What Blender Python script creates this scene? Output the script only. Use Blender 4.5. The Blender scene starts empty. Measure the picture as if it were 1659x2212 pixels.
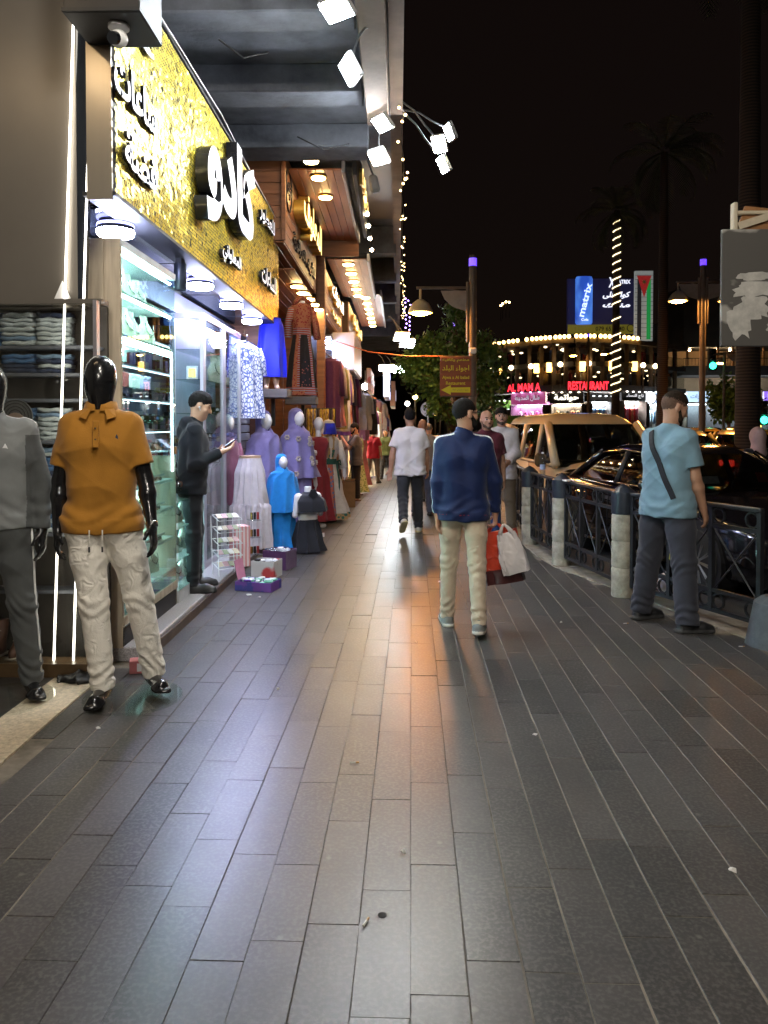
import bpy, bmesh, math, random
import numpy as np
from mathutils import Vector, Matrix
random.seed(7)
rng = np.random.default_rng(7)
sc = bpy.context.scene
C = sc.collection
R = math.radians

# ---------------------------------------------------------------- camera
CAM_H, PITCH, YAW = 1.55, R(-1.345), R(1.05)
FPX, PCX, PCY = 1661.0, 829.5, 956.0          # photo measured on a 1659 x 2212 grid
cd = bpy.data.cameras.new('camera')
cd.sensor_fit = 'VERTICAL'
cd.sensor_height = 24.0
cd.lens = 24.0 * FPX / 2212.0
cd.shift_y = -(1106.0 - PCY) / 2212.0                # uprights stay upright in the photograph
cd.clip_start, cd.clip_end = 0.05, 2000.0
cam = bpy.data.objects.new('camera', cd)
C.objects.link(cam)
cam.location = (0, 0, CAM_H)
cam.rotation_euler = (R(90) + PITCH, 0, YAW)
sc.camera = cam

# ---------------------------------------------------------------- night sky
world = bpy.data.worlds.new('World')
sc.world = world
world.use_nodes = True
wn = world.node_tree.nodes
wl = world.node_tree.links
sky = wn.new('ShaderNodeTexSky')
sky.sky_type = 'NISHITA'
sky.sun_disc = False
sky.sun_elevation = R(2)
sky.sun_rotation = R(200)
wmix = wn.new('ShaderNodeMixRGB')
wmix.blend_type = 'ADD'
wmix.inputs[0].default_value = 1.0
wsc = wn.new('ShaderNodeMixRGB')
wsc.blend_type = 'MULTIPLY'
wsc.inputs[0].default_value = 1.0
wsc.inputs[2].default_value = (0.004, 0.003, 0.003, 1)
wl.new(sky.outputs[0], wsc.inputs[1])
wl.new(wsc.outputs[0], wmix.inputs[1])
wmix.inputs[2].default_value = (0.028, 0.016, 0.013, 1)   # city glow in the night air
wl.new(wmix.outputs[0], wn['Background'].inputs[0])
wn['Background'].inputs[1].default_value = 0.035
sc.view_settings.view_transform = 'Standard'
sc.view_settings.look = 'None'
sc.view_settings.exposure = 2.1
sc.view_settings.gamma = 1.0
sc.cycles.use_denoising = True
try:
    sc.cycles.denoiser = 'OPENIMAGEDENOISE'
except Exception:
    pass
sc.cycles.max_bounces = 8
sc.cycles.diffuse_bounces = 3
sc.cycles.glossy_bounces = 3
sc.cycles.transmission_bounces = 4
sc.cycles.transparent_max_bounces = 16
sc.cycles.sample_clamp_indirect = 4.0
sc.cycles.caustics_reflective = False
sc.cycles.caustics_refractive = False
sc.cycles.use_light_tree = True

# ---------------------------------------------------------------- pixel -> place
_cp, _sp = math.cos(PITCH), math.sin(PITCH)
_f = Vector((-math.sin(YAW) * _cp, math.cos(YAW) * _cp, _sp))
_r = Vector((math.cos(YAW), math.sin(YAW), 0))
_u = _r.cross(_f)
def ray(x, y):
    return _f * FPX + _r * (x - PCX) - _u * (y - PCY)
def gz(y):                                    # the pavement falls away gently down the street
    return 0.0 if y < 11 else -0.021 * (min(y, 60) - 11)
def G(x, y, z=0.0):
    d = ray(x, y); t = (z - CAM_H) / d.z
    return Vector((0, 0, CAM_H)) + d * t
def atY(x, y, yd):
    d = ray(x, y); return Vector((0, 0, CAM_H)) + d * (yd / d.y)
def atX(x, y, xd):
    d = ray(x, y); return Vector((0, 0, CAM_H)) + d * (xd / d.x)

# ---------------------------------------------------------------- materials
MATS = {}
def S2L(c):
    return tuple(((v / 255) / 12.92 if v / 255 <= 0.04045 else ((v / 255 + 0.055) / 1.055) ** 2.4) for v in c)
def mat(name, col=(.5, .5, .5), rough=.6, metal=0., var=.18, vscale=6., bump=0., bscale=60., emit=None, estr=0.,
        spec=.5, sheen=0., coat=0., rvar=0., fold=0., fscale=5., stretch=(1, 1, 1), vdetail=4, trans=0.):
    if name in MATS:
        return MATS[name]
    m = bpy.data.materials.new(name)
    m.use_nodes = True
    nt = m.node_tree; N = nt.nodes; L = nt.links
    b = N['Principled BSDF']
    b.inputs['Roughness'].default_value = rough
    b.inputs['Metallic'].default_value = metal
    b.inputs['Specular IOR Level'].default_value = spec
    if sheen: b.inputs['Sheen Weight'].default_value = sheen; b.inputs['Sheen Roughness'].default_value = .5
    if coat: b.inputs['Coat Weight'].default_value = coat; b.inputs['Coat Roughness'].default_value = .06
    if trans: b.inputs['Transmission Weight'].default_value = trans
    if emit is not None:
        b.inputs['Emission Color'].default_value = (*emit, 1)
        b.inputs['Emission Strength'].default_value = estr
    if var or bump or rvar or fold:
        tc = N.new('ShaderNodeTexCoord')
        mp = N.new('ShaderNodeMapping'); mp.inputs['Scale'].default_value = stretch
        L.new(tc.outputs['Object'], mp.inputs[0])
    if var:
        n = N.new('ShaderNodeTexNoise'); n.inputs['Scale'].default_value = vscale
        n.inputs['Detail'].default_value = vdetail; n.inputs['Roughness'].default_value = .65
        L.new(mp.outputs[0], n.inputs['Vector'])
        cr = N.new('ShaderNodeValToRGB')
        e = cr.color_ramp.elements
        e[0].position, e[1].position = .28, .74
        e[0].color = (*[max(0, c * (1 - var)) for c in col], 1)
        e[1].color = (*[min(1, c * (1 + var)) for c in col], 1)
        L.new(n.outputs[0], cr.inputs[0]); L.new(cr.outputs[0], b.inputs['Base Color'])
        if rvar:
            mr = N.new('ShaderNodeMapRange')
            mr.inputs[1].default_value, mr.inputs[2].default_value = .3, .7
            mr.inputs[3].default_value, mr.inputs[4].default_value = max(.02, rough - rvar), min(1, rough + rvar)
            L.new(n.outputs[0], mr.inputs[0]); L.new(mr.outputs[0], b.inputs['Roughness'])
    else:
        b.inputs['Base Color'].default_value = (*col, 1)
    last = None
    if bump:
        n2 = N.new('ShaderNodeTexNoise'); n2.inputs['Scale'].default_value = bscale; n2.inputs['Detail'].default_value = 3
        L.new(mp.outputs[0], n2.inputs['Vector'])
        bp = N.new('ShaderNodeBump'); bp.inputs['Strength'].default_value = bump; bp.inputs['Distance'].default_value = .01
        L.new(n2.outputs[0], bp.inputs['Height']); last = bp
    if fold:
        n3 = N.new('ShaderNodeTexNoise'); n3.inputs['Scale'].default_value = fscale; n3.inputs['Detail'].default_value = 2.0; n3.noise_type = 'RIDGED_MULTIFRACTAL'; n3.normalize = True
        n3.inputs['Distortion'].default_value = 1.2
        L.new(mp.outputs[0], n3.inputs['Vector'])
        bp2 = N.new('ShaderNodeBump'); bp2.inputs['Strength'].default_value = fold; bp2.inputs['Distance'].default_value = .03
        L.new(n3.outputs[0], bp2.inputs['Height'])
        if last: L.new(last.outputs[0], bp2.inputs['Normal'])
        last = bp2
    if last: L.new(last.outputs[0], b.inputs['Normal'])
    MATS[name] = m
    return m
def cloth(name, col, rough=.85, **k):
    d = dict(var=.14, vscale=9, bump=.25, bscale=220, sheen=.15, fold=.42, fscale=6, spec=.25)
    d.update(k)
    return mat(name, col, rough, **d)
def emis(name, col, s):
    return mat(name, (.8, .8, .8), .4, var=0, emit=col, estr=s)
def glass(name='clear_glass', tint=(.93, .97, .96), refl=.06, rough=.015):
    if name in MATS: return MATS[name]
    m = bpy.data.materials.new(name); m.use_nodes = True
    N = m.node_tree.nodes; L = m.node_tree.links
    N.remove(N['Principled BSDF'])
    t = N.new('ShaderNodeBsdfTransparent'); t.inputs[0].default_value = (*tint, 1)
    g = N.new('ShaderNodeBsdfGlossy'); g.inputs['Roughness'].default_value = rough
    lw = N.new('ShaderNodeLayerWeight'); lw.inputs[0].default_value = .5
    pw = N.new('ShaderNodeMath'); pw.operation = 'POWER'; pw.inputs[1].default_value = 5.0
    ad = N.new('ShaderNodeMath'); ad.operation = 'MULTIPLY_ADD'; ad.inputs[1].default_value = 1 - refl; ad.inputs[2].default_value = refl
    mx = N.new('ShaderNodeMixShader')
    L.new(lw.outputs['Facing'], pw.inputs[0]); L.new(pw.outputs[0], ad.inputs[0]); L.new(ad.outputs[0], mx.inputs[0])
    L.new(t.outputs[0], mx.inputs[1]); L.new(g.outputs[0], mx.inputs[2])
    L.new(mx.outputs[0], N['Material Output'].inputs[0])
    MATS[name] = m
    return m
def two_tone(name, c1, c2, kind='noise', scale=10., thr=.5, rough=.8, stretch=(1, 1, 1), width=.04, emit=0.):
    """procedural two-colour print: noise patches, voronoi flowers, wave stripes, checks"""
    if name in MATS: return MATS[name]
    m = bpy.data.materials.new(name); m.use_nodes = True
    N = m.node_tree.nodes; L = m.node_tree.links; b = N['Principled BSDF']
    b.inputs['Roughness'].default_value = rough
    tc = N.new('ShaderNodeTexCoord'); mp = N.new('ShaderNodeMapping'); mp.inputs['Scale'].default_value = stretch
    L.new(tc.outputs['Object'], mp.inputs[0])
    if kind == 'noise':
        t = N.new('ShaderNodeTexNoise'); t.inputs['Scale'].default_value = scale; t.inputs['Detail'].default_value = 3; o = t.outputs[0]
    elif kind == 'voronoi':
        t = N.new('ShaderNodeTexVoronoi'); t.inputs['Scale'].default_value = scale; o = t.outputs['Distance']
    elif kind == 'edge':
        t = N.new('ShaderNodeTexVoronoi'); t.feature = 'DISTANCE_TO_EDGE'; t.inputs['Scale'].default_value = scale; o = t.outputs['Distance']
    elif kind == 'wave':
        t = N.new('ShaderNodeTexWave'); t.inputs['Scale'].default_value = scale; t.inputs['Distortion'].default_value = 1.0; o = t.outputs[0]
    elif kind == 'bands':
        t = N.new('ShaderNodeTexWave'); t.bands_direction = 'Z'; t.inputs['Scale'].default_value = scale; t.inputs['Distortion'].default_value = .6; o = t.outputs[0]
    L.new(mp.outputs[0], t.inputs['Vector'])
    cr = N.new('ShaderNodeValToRGB'); e = cr.color_ramp.elements
    e[0].position, e[1].position = max(0, thr - width), min(1, thr + width)
    e[0].color, e[1].color = (*c1, 1), (*c2, 1)
    L.new(o, cr.inputs[0]); L.new(cr.outputs[0], b.inputs['Base Color'])
    if emit:
        L.new(cr.outputs[0], b.inputs['Emission Color']); b.inputs['Emission Strength'].default_value = emit
    MATS[name] = m
    return m

# ---------------------------------------------------------------- mesh builder
class MB:
    def __init__(s):
        s.v, s.f, s.m, s.cm = [], [], [], 0
    def add(s, vs, fs, mi=None):
        o = len(s.v)
        s.v.extend(tuple(p) for p in vs)
        s.f.extend(tuple(i + o for i in f) for f in fs)
        s.m.extend([s.cm if mi is None else mi] * len(fs))
        return s
    def box(s, c, d, rot=None, mi=None):
        x, y, z = d[0] / 2, d[1] / 2, d[2] / 2
        vs = [Vector((i * x, j * y, k * z)) for k in (-1, 1) for j in (-1, 1) for i in (-1, 1)]
        if rot is not None: vs = [rot @ q for q in vs]
        c = Vector(c)
        return s.add([q + c for q in vs], [(0, 2, 3, 1), (4, 5, 7, 6), (0, 1, 5, 4), (2, 6, 7, 3), (0, 4, 6, 2), (1, 3, 7, 5)], mi)
    def rbox(s, c, d, b=.01, rot=None, mi=None):
        h = [q / 2 for q in d]; b = min(b, min(h) * .9)
        vs, ix = [], {}
        for i in (-1, 1):
            for j in (-1, 1):
                for k in (-1, 1):
                    for a in range(3):
                        p = [i * (h[0] - b), j * (h[1] - b), k * (h[2] - b)]
                        p[a] = (i, j, k)[a] * h[a]
                        ix[i, j, k, a] = len(vs); vs.append(Vector(p))
        fs = []
        for a in range(3):
            o1, o2 = [(1, 2), (2, 0), (0, 1)][a]
            for sg in (-1, 1):
                q = []
                for u, w in ((-1, -1), (1, -1), (1, 1), (-1, 1)):
                    t = [0, 0, 0]; t[a] = sg; t[o1] = u; t[o2] = w; q.append(ix[(*t, a)])
                fs.append(tuple(q if sg > 0 else q[::-1]))
            for u in (-1, 1):
                for w in (-1, 1):
                    q = []
                    for sg, ax in ((-1, o1), (1, o1), (1, o2), (-1, o2)):
                        t = [0, 0, 0]; t[a] = sg; t[o1] = u; t[o2] = w; q.append(ix[(*t, ax)])
                    fs.append(tuple(q if u * w < 0 else q[::-1]))
        for i in (-1, 1):
            for j in (-1, 1):
                for k in (-1, 1):
                    q = [ix[i, j, k, a] for a in range(3)]
                    fs.append(tuple(q if i * j * k > 0 else q[::-1]))
        if rot is not None: vs = [rot @ q for q in vs]
        c = Vector(c)
        return s.add([q + c for q in vs], fs, mi)
    def cyl(s, a, b, r0, r1=None, n=12, cap=True, mi=None):
        r1 = r0 if r1 is None else r1
        a, b = Vector(a), Vector(b); w = (b - a).normalized()
        u = w.orthogonal().normalized(); t = w.cross(u)
        vs = [a + (u * math.cos(2 * math.pi * i / n) + t * math.sin(2 * math.pi * i / n)) * r0 for i in range(n)]
        vs += [b + (u * math.cos(2 * math.pi * i / n) + t * math.sin(2 * math.pi * i / n)) * r1 for i in range(n)]
        fs = [(i, (i + 1) % n, n + (i + 1) % n, n + i) for i in range(n)]
        if cap: fs += [tuple(range(n))[::-1], tuple(range(n, 2 * n))]
        return s.add(vs, fs, mi)
    def tube(s, pts, r, n=6, mi=None, cap=True):
        pts = [Vector(p) for p in pts]; rr = r if isinstance(r, (list, tuple)) else [r] * len(pts)
        w = (pts[1] - pts[0]).normalized(); u = w.orthogonal().normalized(); rings = []
        for i, p in enumerate(pts):
            w = (pts[min(i + 1, len(pts) - 1)] - pts[max(i - 1, 0)]).normalized()
            u = (u - w * u.dot(w)); u = u.normalized() if u.length > 1e-6 else w.orthogonal().normalized()
            t = w.cross(u)
            rings.append([p + (u * math.cos(2 * math.pi * k / n) + t * math.sin(2 * math.pi * k / n)) * rr[i] for k in range(n)])
        return s.loft(rings, cap, mi)
    def loft(s, rings, cap=True, mi=None, closed=True):
        n = len(rings[0]); vs = [p for r in rings for p in r]; fs = []
        for i in range(len(rings) - 1):
            for k in range(n if closed else n - 1):
                k2 = (k + 1) % n
                fs.append((i * n + k, i * n + k2, (i + 1) * n + k2, (i + 1) * n + k))
        if cap: fs += [tuple(range(n))[::-1], tuple(range((len(rings) - 1) * n, len(rings) * n))]
        return s.add(vs, fs, mi)
    def lathe(s, prof, n=20, c=(0, 0, 0), M=None, mi=None, cap=True, sx=1, sy=1):
        c = Vector(c); rings = []
        for r, z in prof:
            ring = [Vector((r * sx * math.cos(2 * math.pi * k / n), r * sy * math.sin(2 * math.pi * k / n), z)) for k in range(n)]
            rings.append([(M @ p if M is not None else p) + c for p in ring])
        return s.loft(rings, cap, mi)
    def prism(s, poly, h0, h1, M=None, c=(0, 0, 0), mi=None):
        n = len(poly); c = Vector(c)
        vs = [Vector((x, y, h)) for h in (h0, h1) for x, y in poly]
        vs = [(M @ p if M is not None else p) + c for p in vs]
        fs = [(i, (i + 1) % n, n + (i + 1) % n, n + i) for i in range(n)] + [tuple(range(n))[::-1], tuple(range(n, 2 * n))]
        return s.add(vs, fs, mi)
    def quad(s, a, b, c, d, mi=None):
        return s.add([a, b, c, d], [(0, 1, 2, 3)], mi)
    def sph(s, c, r, nu=12, nv=8, mi=None):
        r = (r, r, r) if not isinstance(r, (tuple, list)) else r; c = Vector(c); vs, fs = [], []
        for j in range(nv + 1):
            th = math.pi * j / nv
            for i in range(nu):
                ph = 2 * math.pi * i / nu
                vs.append(c + Vector((r[0] * math.sin(th) * math.cos(ph), r[1] * math.sin(th) * math.sin(ph), r[2] * math.cos(th))))
        for j in range(nv):
            for i in range(nu):
                i2 = (i + 1) % nu
                fs.append((j * nu + i, (j + 1) * nu + i, (j + 1) * nu + i2, j * nu + i2))
        return s.add(vs, fs, mi)
    def ring(s, c, ro, ri, h, n=20, M=None, mi=None):
        return s.lathe([(ri, 0), (ro, 0), (ro, h), (ri, h), (ri, 0)], n, c, M, mi, cap=False)
    def build(s, name, mats, parent=None, loc=None, smooth=False, auto=None):
        me = bpy.data.meshes.new(name)
        me.from_pydata([tuple(p) for p in s.v], [], s.f)
        return finish(name, me, mats, parent, loc, smooth, s.m, auto)
def finish(name, me, mats, parent=None, loc=None, smooth=False, mi=None, auto=None):
    if not isinstance(mats, (list, tuple)): mats = [mats]
    for m in mats: me.materials.append(m)
    if mi is not None and len(mats) > 1: me.polygons.foreach_set('material_index', mi)
    if smooth: me.polygons.foreach_set('use_smooth', [True] * len(me.polygons))
    if smooth and auto:
        try: me.set_sharp_from_angle(angle=R(auto))
        except Exception: pass
    me.update()
    o = bpy.data.objects.new(name, me); C.objects.link(o)
    if parent is not None: o.parent = parent
    if loc is not None: o.location = loc
    return o
def tag(o, label, cat, group=None):
    o['label'] = label; o['category'] = cat
    if group: o['group'] = group
    return o
def thing(name, label, cat, loc=(0, 0, 0), rotz=0., group=None):
    o = bpy.data.objects.new(name, None); C.objects.link(o)
    o.location = loc; o.rotation_euler = (0, 0, rotz); o.empty_display_size = .1
    return tag(o, label, cat, group)
def struct(o):
    o['kind'] = 'structure'; return o
def stuff(o):
    o['kind'] = 'stuff'; return o
def copy_tree(o, parent=None, label=None, loc=None, rotz=None, mats=None):
    c = o.copy(); C.objects.link(c); c.parent = parent
    if label: c['label'] = label
    if loc is not None: c.location = loc
    if rotz is not None: c.rotation_euler = (0, 0, rotz)
    for ch in list(o.children): copy_tree(ch, c)
    return c
RX = lambda a: Matrix.Rotation(a, 3, 'X')
RY = lambda a: Matrix.Rotation(a, 3, 'Y')
RZ = lambda a: Matrix.Rotation(a, 3, 'Z')
# frames for lettering: local x = reading direction, local y = up, local z = out of the wall
M_STREET = Matrix(((0, 0, 1), (1, 0, 0), (0, 1, 0)))     # wall facing +X (shop signs), text x runs along +Y
M_FRONT = Matrix(((1, 0, 0), (0, 0, -1), (0, 1, 0)))     # wall facing -Y (towards the camera)

# ---------------------------------------------------------------- lettering
AF = {'ا': (0xFE8D, 2), 'أ': (0xFE83, 2), 'إ': (0xFE87, 2), 'آ': (0xFE81, 2), 'ب': (0xFE8F, 4), 'ة': (0xFE93, 2), 'ت': (0xFE95, 4), 'ث': (0xFE99, 4),
      'ج': (0xFE9D, 4), 'ح': (0xFEA1, 4), 'خ': (0xFEA5, 4), 'د': (0xFEA9, 2), 'ذ': (0xFEAB, 2), 'ر': (0xFEAD, 2), 'ز': (0xFEAF, 2),
      'س': (0xFEB1, 4), 'ش': (0xFEB5, 4), 'ص': (0xFEB9, 4), 'ض': (0xFEBD, 4), 'ط': (0xFEC1, 4), 'ظ': (0xFEC5, 4), 'ع': (0xFEC9, 4),
      'غ': (0xFECD, 4), 'ف': (0xFED1, 4), 'ق': (0xFED5, 4), 'ك': (0xFED9, 4), 'ل': (0xFEDD, 4), 'م': (0xFEE1, 4), 'ن': (0xFEE5, 4),
      'ه': (0xFEE9, 4), 'و': (0xFEED, 2), 'ى': (0xFEEF, 2), 'ي': (0xFEF1, 4), 'ء': (0xFE80, 1)}
def shape_ar(t):
    out = []
    for i, ch in enumerate(t):
        if ch not in AF: out.append(ch); continue
        base, k = AF[ch]
        pj = i > 0 and t[i - 1] in AF and AF[t[i - 1]][1] == 4
        nj = i + 1 < len(t) and t[i + 1] in AF and AF[t[i + 1]][1] > 1 and k == 4
        if k == 1: out.append(chr(base))
        elif k == 2: out.append(chr(base + (1 if pj else 0)))
        else: out.append(chr(base + (3 if pj and nj else 2 if nj else 1 if pj else 0)))
    return ''.join(reversed(out))
def text_mesh(txt, w, h, depth=.02, bold=0., shear=0., M=None, at=(0, 0, 0), name='lettering', mats=None, parent=None, fit=True, front=None):
    """extruded lettering whose box is w x h, centred on `at`; faces that look outward can take their own material"""
    if any(ch in AF for ch in txt): txt = shape_ar(txt)
    cu = bpy.data.curves.new(name, 'FONT'); cu.body = txt; cu.size = 1; cu.resolution_u = 3
    cu.offset = bold; cu.shear = shear; cu.extrude = .5
    ob = bpy.data.objects.new(name, cu); C.objects.link(ob)
    dg = bpy.context.evaluated_depsgraph_get(); dg.update()
    me = bpy.data.meshes.new_from_object(ob.evaluated_get(dg))
    bpy.data.objects.remove(ob); bpy.data.curves.remove(cu)
    n = len(me.vertices); co = np.empty(n * 3); me.vertices.foreach_get('co', co); co = co.reshape(-1, 3)
    lo, hi = co.min(0), co.max(0)
    s = np.array([w / max(hi[0] - lo[0], 1e-4), h / max(hi[1] - lo[1], 1e-4)])
    if not fit: s[:] = min(s)
    co[:, :2] = (co[:, :2] - (lo + hi)[:2] / 2) * s
    co[:, 2] = (co[:, 2] + .5) * depth
    Mn = np.array(M if M is not None else Matrix.Identity(3))
    nz = np.empty(len(me.polygons) * 3); me.polygons.foreach_get('normal', nz); nz = nz.reshape(-1, 3)[:, 2]
    co = co @ Mn.T + np.array(at)
    me.vertices.foreach_set('co', co.ravel())
    me.materials.clear()
    if front is not None:
        return finish(name, me, [mats, front], parent, mi=[1 if z > .7 else 0 for z in nz])
    return finish(name, me, mats, parent)

# ---------------------------------------------------------------- implicit surfaces (bodies, clothes)
class SDF:
    def __init__(s, lo, hi, h):
        s.h = h; s.lo = np.array(lo, float); n = np.ceil((np.array(hi) - s.lo) / h).astype(int) + 1
        s.ax = [s.lo[i] + h * np.arange(n[i]) for i in range(3)]
        s.D = np.full(tuple(n), .25, np.float32)
    def _sl(s, lo, hi):
        o = []
        for i in range(3):
            a = int(max(0, np.floor((lo[i] - s.lo[i]) / s.h))); b = int(min(len(s.ax[i]), np.ceil((hi[i] - s.lo[i]) / s.h) + 1))
            o.append(slice(a, max(a, b)))
        return tuple(o)
    def _put(s, lo, hi, fn, k, clip=None, sub=False):
        sl = s._sl(lo, hi)
        if any(q.stop <= q.start for q in sl): return s
        X = s.ax[0][sl[0]][:, None, None]; Y = s.ax[1][sl[1]][None, :, None]; Z = s.ax[2][sl[2]][None, None, :]
        d = fn(X, Y, Z)
        for p, n in (clip or []):
            d = np.maximum(d, (X - p[0]) * n[0] + (Y - p[1]) * n[1] + (Z - p[2]) * n[2])
        D = s.D[sl]
        if sub: s.D[sl] = np.maximum(D, -d); return s
        if k <= 0: s.D[sl] = np.minimum(D, d)
        else:
            hh = np.maximum(k - np.abs(D - d), 0) / k
            s.D[sl] = np.minimum(D, d) - hh * hh * k * .25
        return s
    def rc(s, a, b, ra, rb=None, k=.02, clip=None, sq=None, sub=False):
        rb = ra if rb is None else rb; a = np.array(a, float); b = np.array(b, float); ab = b - a; L2 = max(ab @ ab, 1e-9)
        pad = max(ra, rb) + k + 2 * s.h
        def fn(X, Y, Z):
            x, y, z = X - a[0], Y - a[1], Z - a[2]
            t = np.clip((x * ab[0] + y * ab[1] + z * ab[2]) / L2, 0, 1)
            dx, dy, dz = x - t * ab[0], y - t * ab[1], z - t * ab[2]
            if sq is not None:                       # flatten along a unit direction: (dir, factor > 1)
                n, fct = sq; q = dx * n[0] + dy * n[1] + dz * n[2]
                dx, dy, dz = dx + q * n[0] * (fct - 1), dy + q * n[1] * (fct - 1), dz + q * n[2] * (fct - 1)
            return np.sqrt(dx * dx + dy * dy + dz * dz) - (ra + (rb - ra) * t)
        return s._put(np.minimum(a, b) - pad, np.maximum(a, b) + pad, fn, k, clip, sub)
    def ell(s, c, r, k=.02, F=None, clip=None, sub=False):
        c = np.array(c, float); r = np.array(r, float); pad = max(r) + k + 2 * s.h
        F = np.eye(3) if F is None else F                # rows: local axes in world
        def fn(X, Y, Z):
            x, y, z = X - c[0], Y - c[1], Z - c[2]
            q = [(x * F[i][0] + y * F[i][1] + z * F[i][2]) for i in range(3)]
            k0 = np.sqrt(sum((q[i] / r[i]) ** 2 for i in range(3)))
            k1 = np.sqrt(sum((q[i] / r[i] ** 2) ** 2 for i in range(3))) + 1e-6
            return k0 * (k0 - 1) / k1
        return s._put(c - pad, c + pad, fn, k, clip, sub)
    def disp(s, fn):
        near = np.abs(s.D) < .06
        X = np.broadcast_to(s.ax[0][:, None, None], s.D.shape)[near]; Y = np.broadcast_to(s.ax[1][None, :, None], s.D.shape)[near]
        Z = np.broadcast_to(s.ax[2][None, None, :], s.D.shape)[near]
        s.D[near] += fn(X, Y, Z).astype(np.float32); return s
    def clip(s, p, n):
        X = s.ax[0][:, None, None]; Y = s.ax[1][None, :, None]; Z = s.ax[2][None, None, :]
        s.D = np.maximum(s.D, (X - p[0]) * n[0] + (Y - p[1]) * n[1] + (Z - p[2]) * n[2]).astype(np.float32); return s
    def mesh(s):
        D = s.D.copy()
        for i in range(3):
            ix = [slice(None)] * 3
            for e in (0, -1):
                ix[i] = e; D[tuple(ix)] = np.maximum(D[tuple(ix)], .01)
        I = D < 0
        nx, ny, nz = (np.array(D.shape) - 1)
        cs = np.zeros((nx, ny, nz), np.int8)
        for a in (0, 1):
            for b in (0, 1):
                for c in (0, 1):
                    cs += I[a:a + nx, b:b + ny, c:c + nz]
        act = np.argwhere((cs > 0) & (cs < 8))
        if len(act) == 0: return np.zeros((0, 3)), np.zeros((0, 4), int)
        idx = np.full((nx, ny, nz), -1, np.int32); idx[tuple(act.T)] = np.arange(len(act))
        cor = [(a, b, c) for a in (0, 1) for b in (0, 1) for c in (0, 1)]
        val = np.stack([D[act[:, 0] + a, act[:, 1] + b, act[:, 2] + c] for a, b, c in cor], 1)
        acc = np.zeros((len(act), 3)); cnt = np.zeros(len(act))
        for i in range(8):
            for j in range(i + 1, 8):
                if sum(abs(cor[i][q] - cor[j][q]) for q in range(3)) != 1: continue
                m = (val[:, i] < 0) != (val[:, j] < 0)
                t = val[m, i] / (val[m, i] - val[m, j])
                acc[m] += np.array(cor[i]) + t[:, None] * (np.array(cor[j]) - np.array(cor[i])); cnt[m] += 1
        V = (act + acc / cnt[:, None]) * s.h + s.lo
        F = []
        for ax in range(3):
            sl0 = [slice(1, -1)] * 3; sl1 = [slice(1, -1)] * 3
            sl0[ax] = slice(0, -1); sl1[ax] = slice(1, None)
            a, b = I[tuple(sl0)], I[tuple(sl1)]
            e = np.argwhere(a != b)
            if len(e) == 0: continue
            sgn = a[tuple(e.T)]
            off = np.ones(3, int); off[ax] = 0; e = e + off
            o1, o2 = [(1, 2), (2, 0), (0, 1)][ax]
            q = []
            for d1, d2 in ((-1, -1), (0, -1), (0, 0), (-1, 0)):
                g = e.copy(); g[:, o1] += d1; g[:, o2] += d2; q.append(idx[tuple(g.T)])
            q = np.stack(q, 1); q[~sgn] = q[~sgn][:, ::-1]; F.append(q)
        return V, np.concatenate(F)
def np_mesh(name, V, F):
    me = bpy.data.meshes.new(name)
    me.vertices.add(len(V)); me.vertices.foreach_set('co', np.asarray(V, np.float32).ravel())
    me.loops.add(len(F) * 4); me.loops.foreach_set('vertex_index', np.asarray(F, np.int32).ravel())
    me.polygons.add(len(F)); me.polygons.foreach_set('loop_start', np.arange(len(F), dtype=np.int32) * 4)
    try: me.polygons.foreach_set('loop_total', np.full(len(F), 4, np.int32))
    except Exception: pass
    me.update(calc_edges=True); me.validate()
    return me
def sdf_obj(name, s, mats, parent=None, mfn=None, smooth_it=1):
    V, F = s.mesh()
    for _ in range(smooth_it):                        # light Laplacian relax
        acc = np.zeros_like(V); cnt = np.zeros(len(V))
        for i in range(4):
            a, b = F[:, i], F[:, (i + 1) % 4]
            np.add.at(acc, a, V[b]); np.add.at(cnt, a, 1)
        V = V * .55 + (acc / np.maximum(cnt, 1)[:, None]) * .45
    me = np_mesh(name, V, F)
    mi = None
    if mfn is not None:
        ce = V[F].mean(1); mi = mfn(ce[:, 0], ce[:, 1], ce[:, 2]).astype(np.int32)
    return finish(name, me, mats, parent, smooth=True, mi=mi)
# ================================================================ figures
def nrm(v):
    v = np.array(v, float); return v / max(np.linalg.norm(v), 1e-9)
def ridge(ph, p=4):
    return (1 - np.abs(np.sin(ph))) ** p
def fold_fn(amp, seed=0., f=1.):
    """sharp cloth creases: three slanted families of narrow ridges, each fading in and out"""
    def fn(X, Y, Z):
        g = lambda q: np.clip(.5 + .9 * np.sin(q), 0, 1)
        a = ridge(f * (11 * X + 6.5 * Z + 2 * Y) + 1.2 * np.sin(6 * Z + seed) + seed) * g(7 * Z + 5 * X + 9 * Y + seed)
        b = ridge(f * (10 * X - 7.5 * Z + 3 * Y) + 1.3 * np.sin(5 * Z + 2 * seed) + 2.1 * seed) * g(6 * Z - 6 * X + 8 * Y + 2.3 * seed)
        c = ridge(f * (15 * Z + 4 * X) + 1.6 * np.sin(7 * X + 5 * Y + seed) + seed * 1.7, 5) * g(9 * X + 4 * Z + seed * 3.1)
        d = np.sin(37 * f * X + 2.4 * np.sin(5.5 * Z + seed)) * np.sin(31 * f * Y + 5 * Z)
        return -amp * (1.5 * a + 1.5 * b + 1.0 * c - .75) + .3 * amp * d
    return fn
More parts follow.
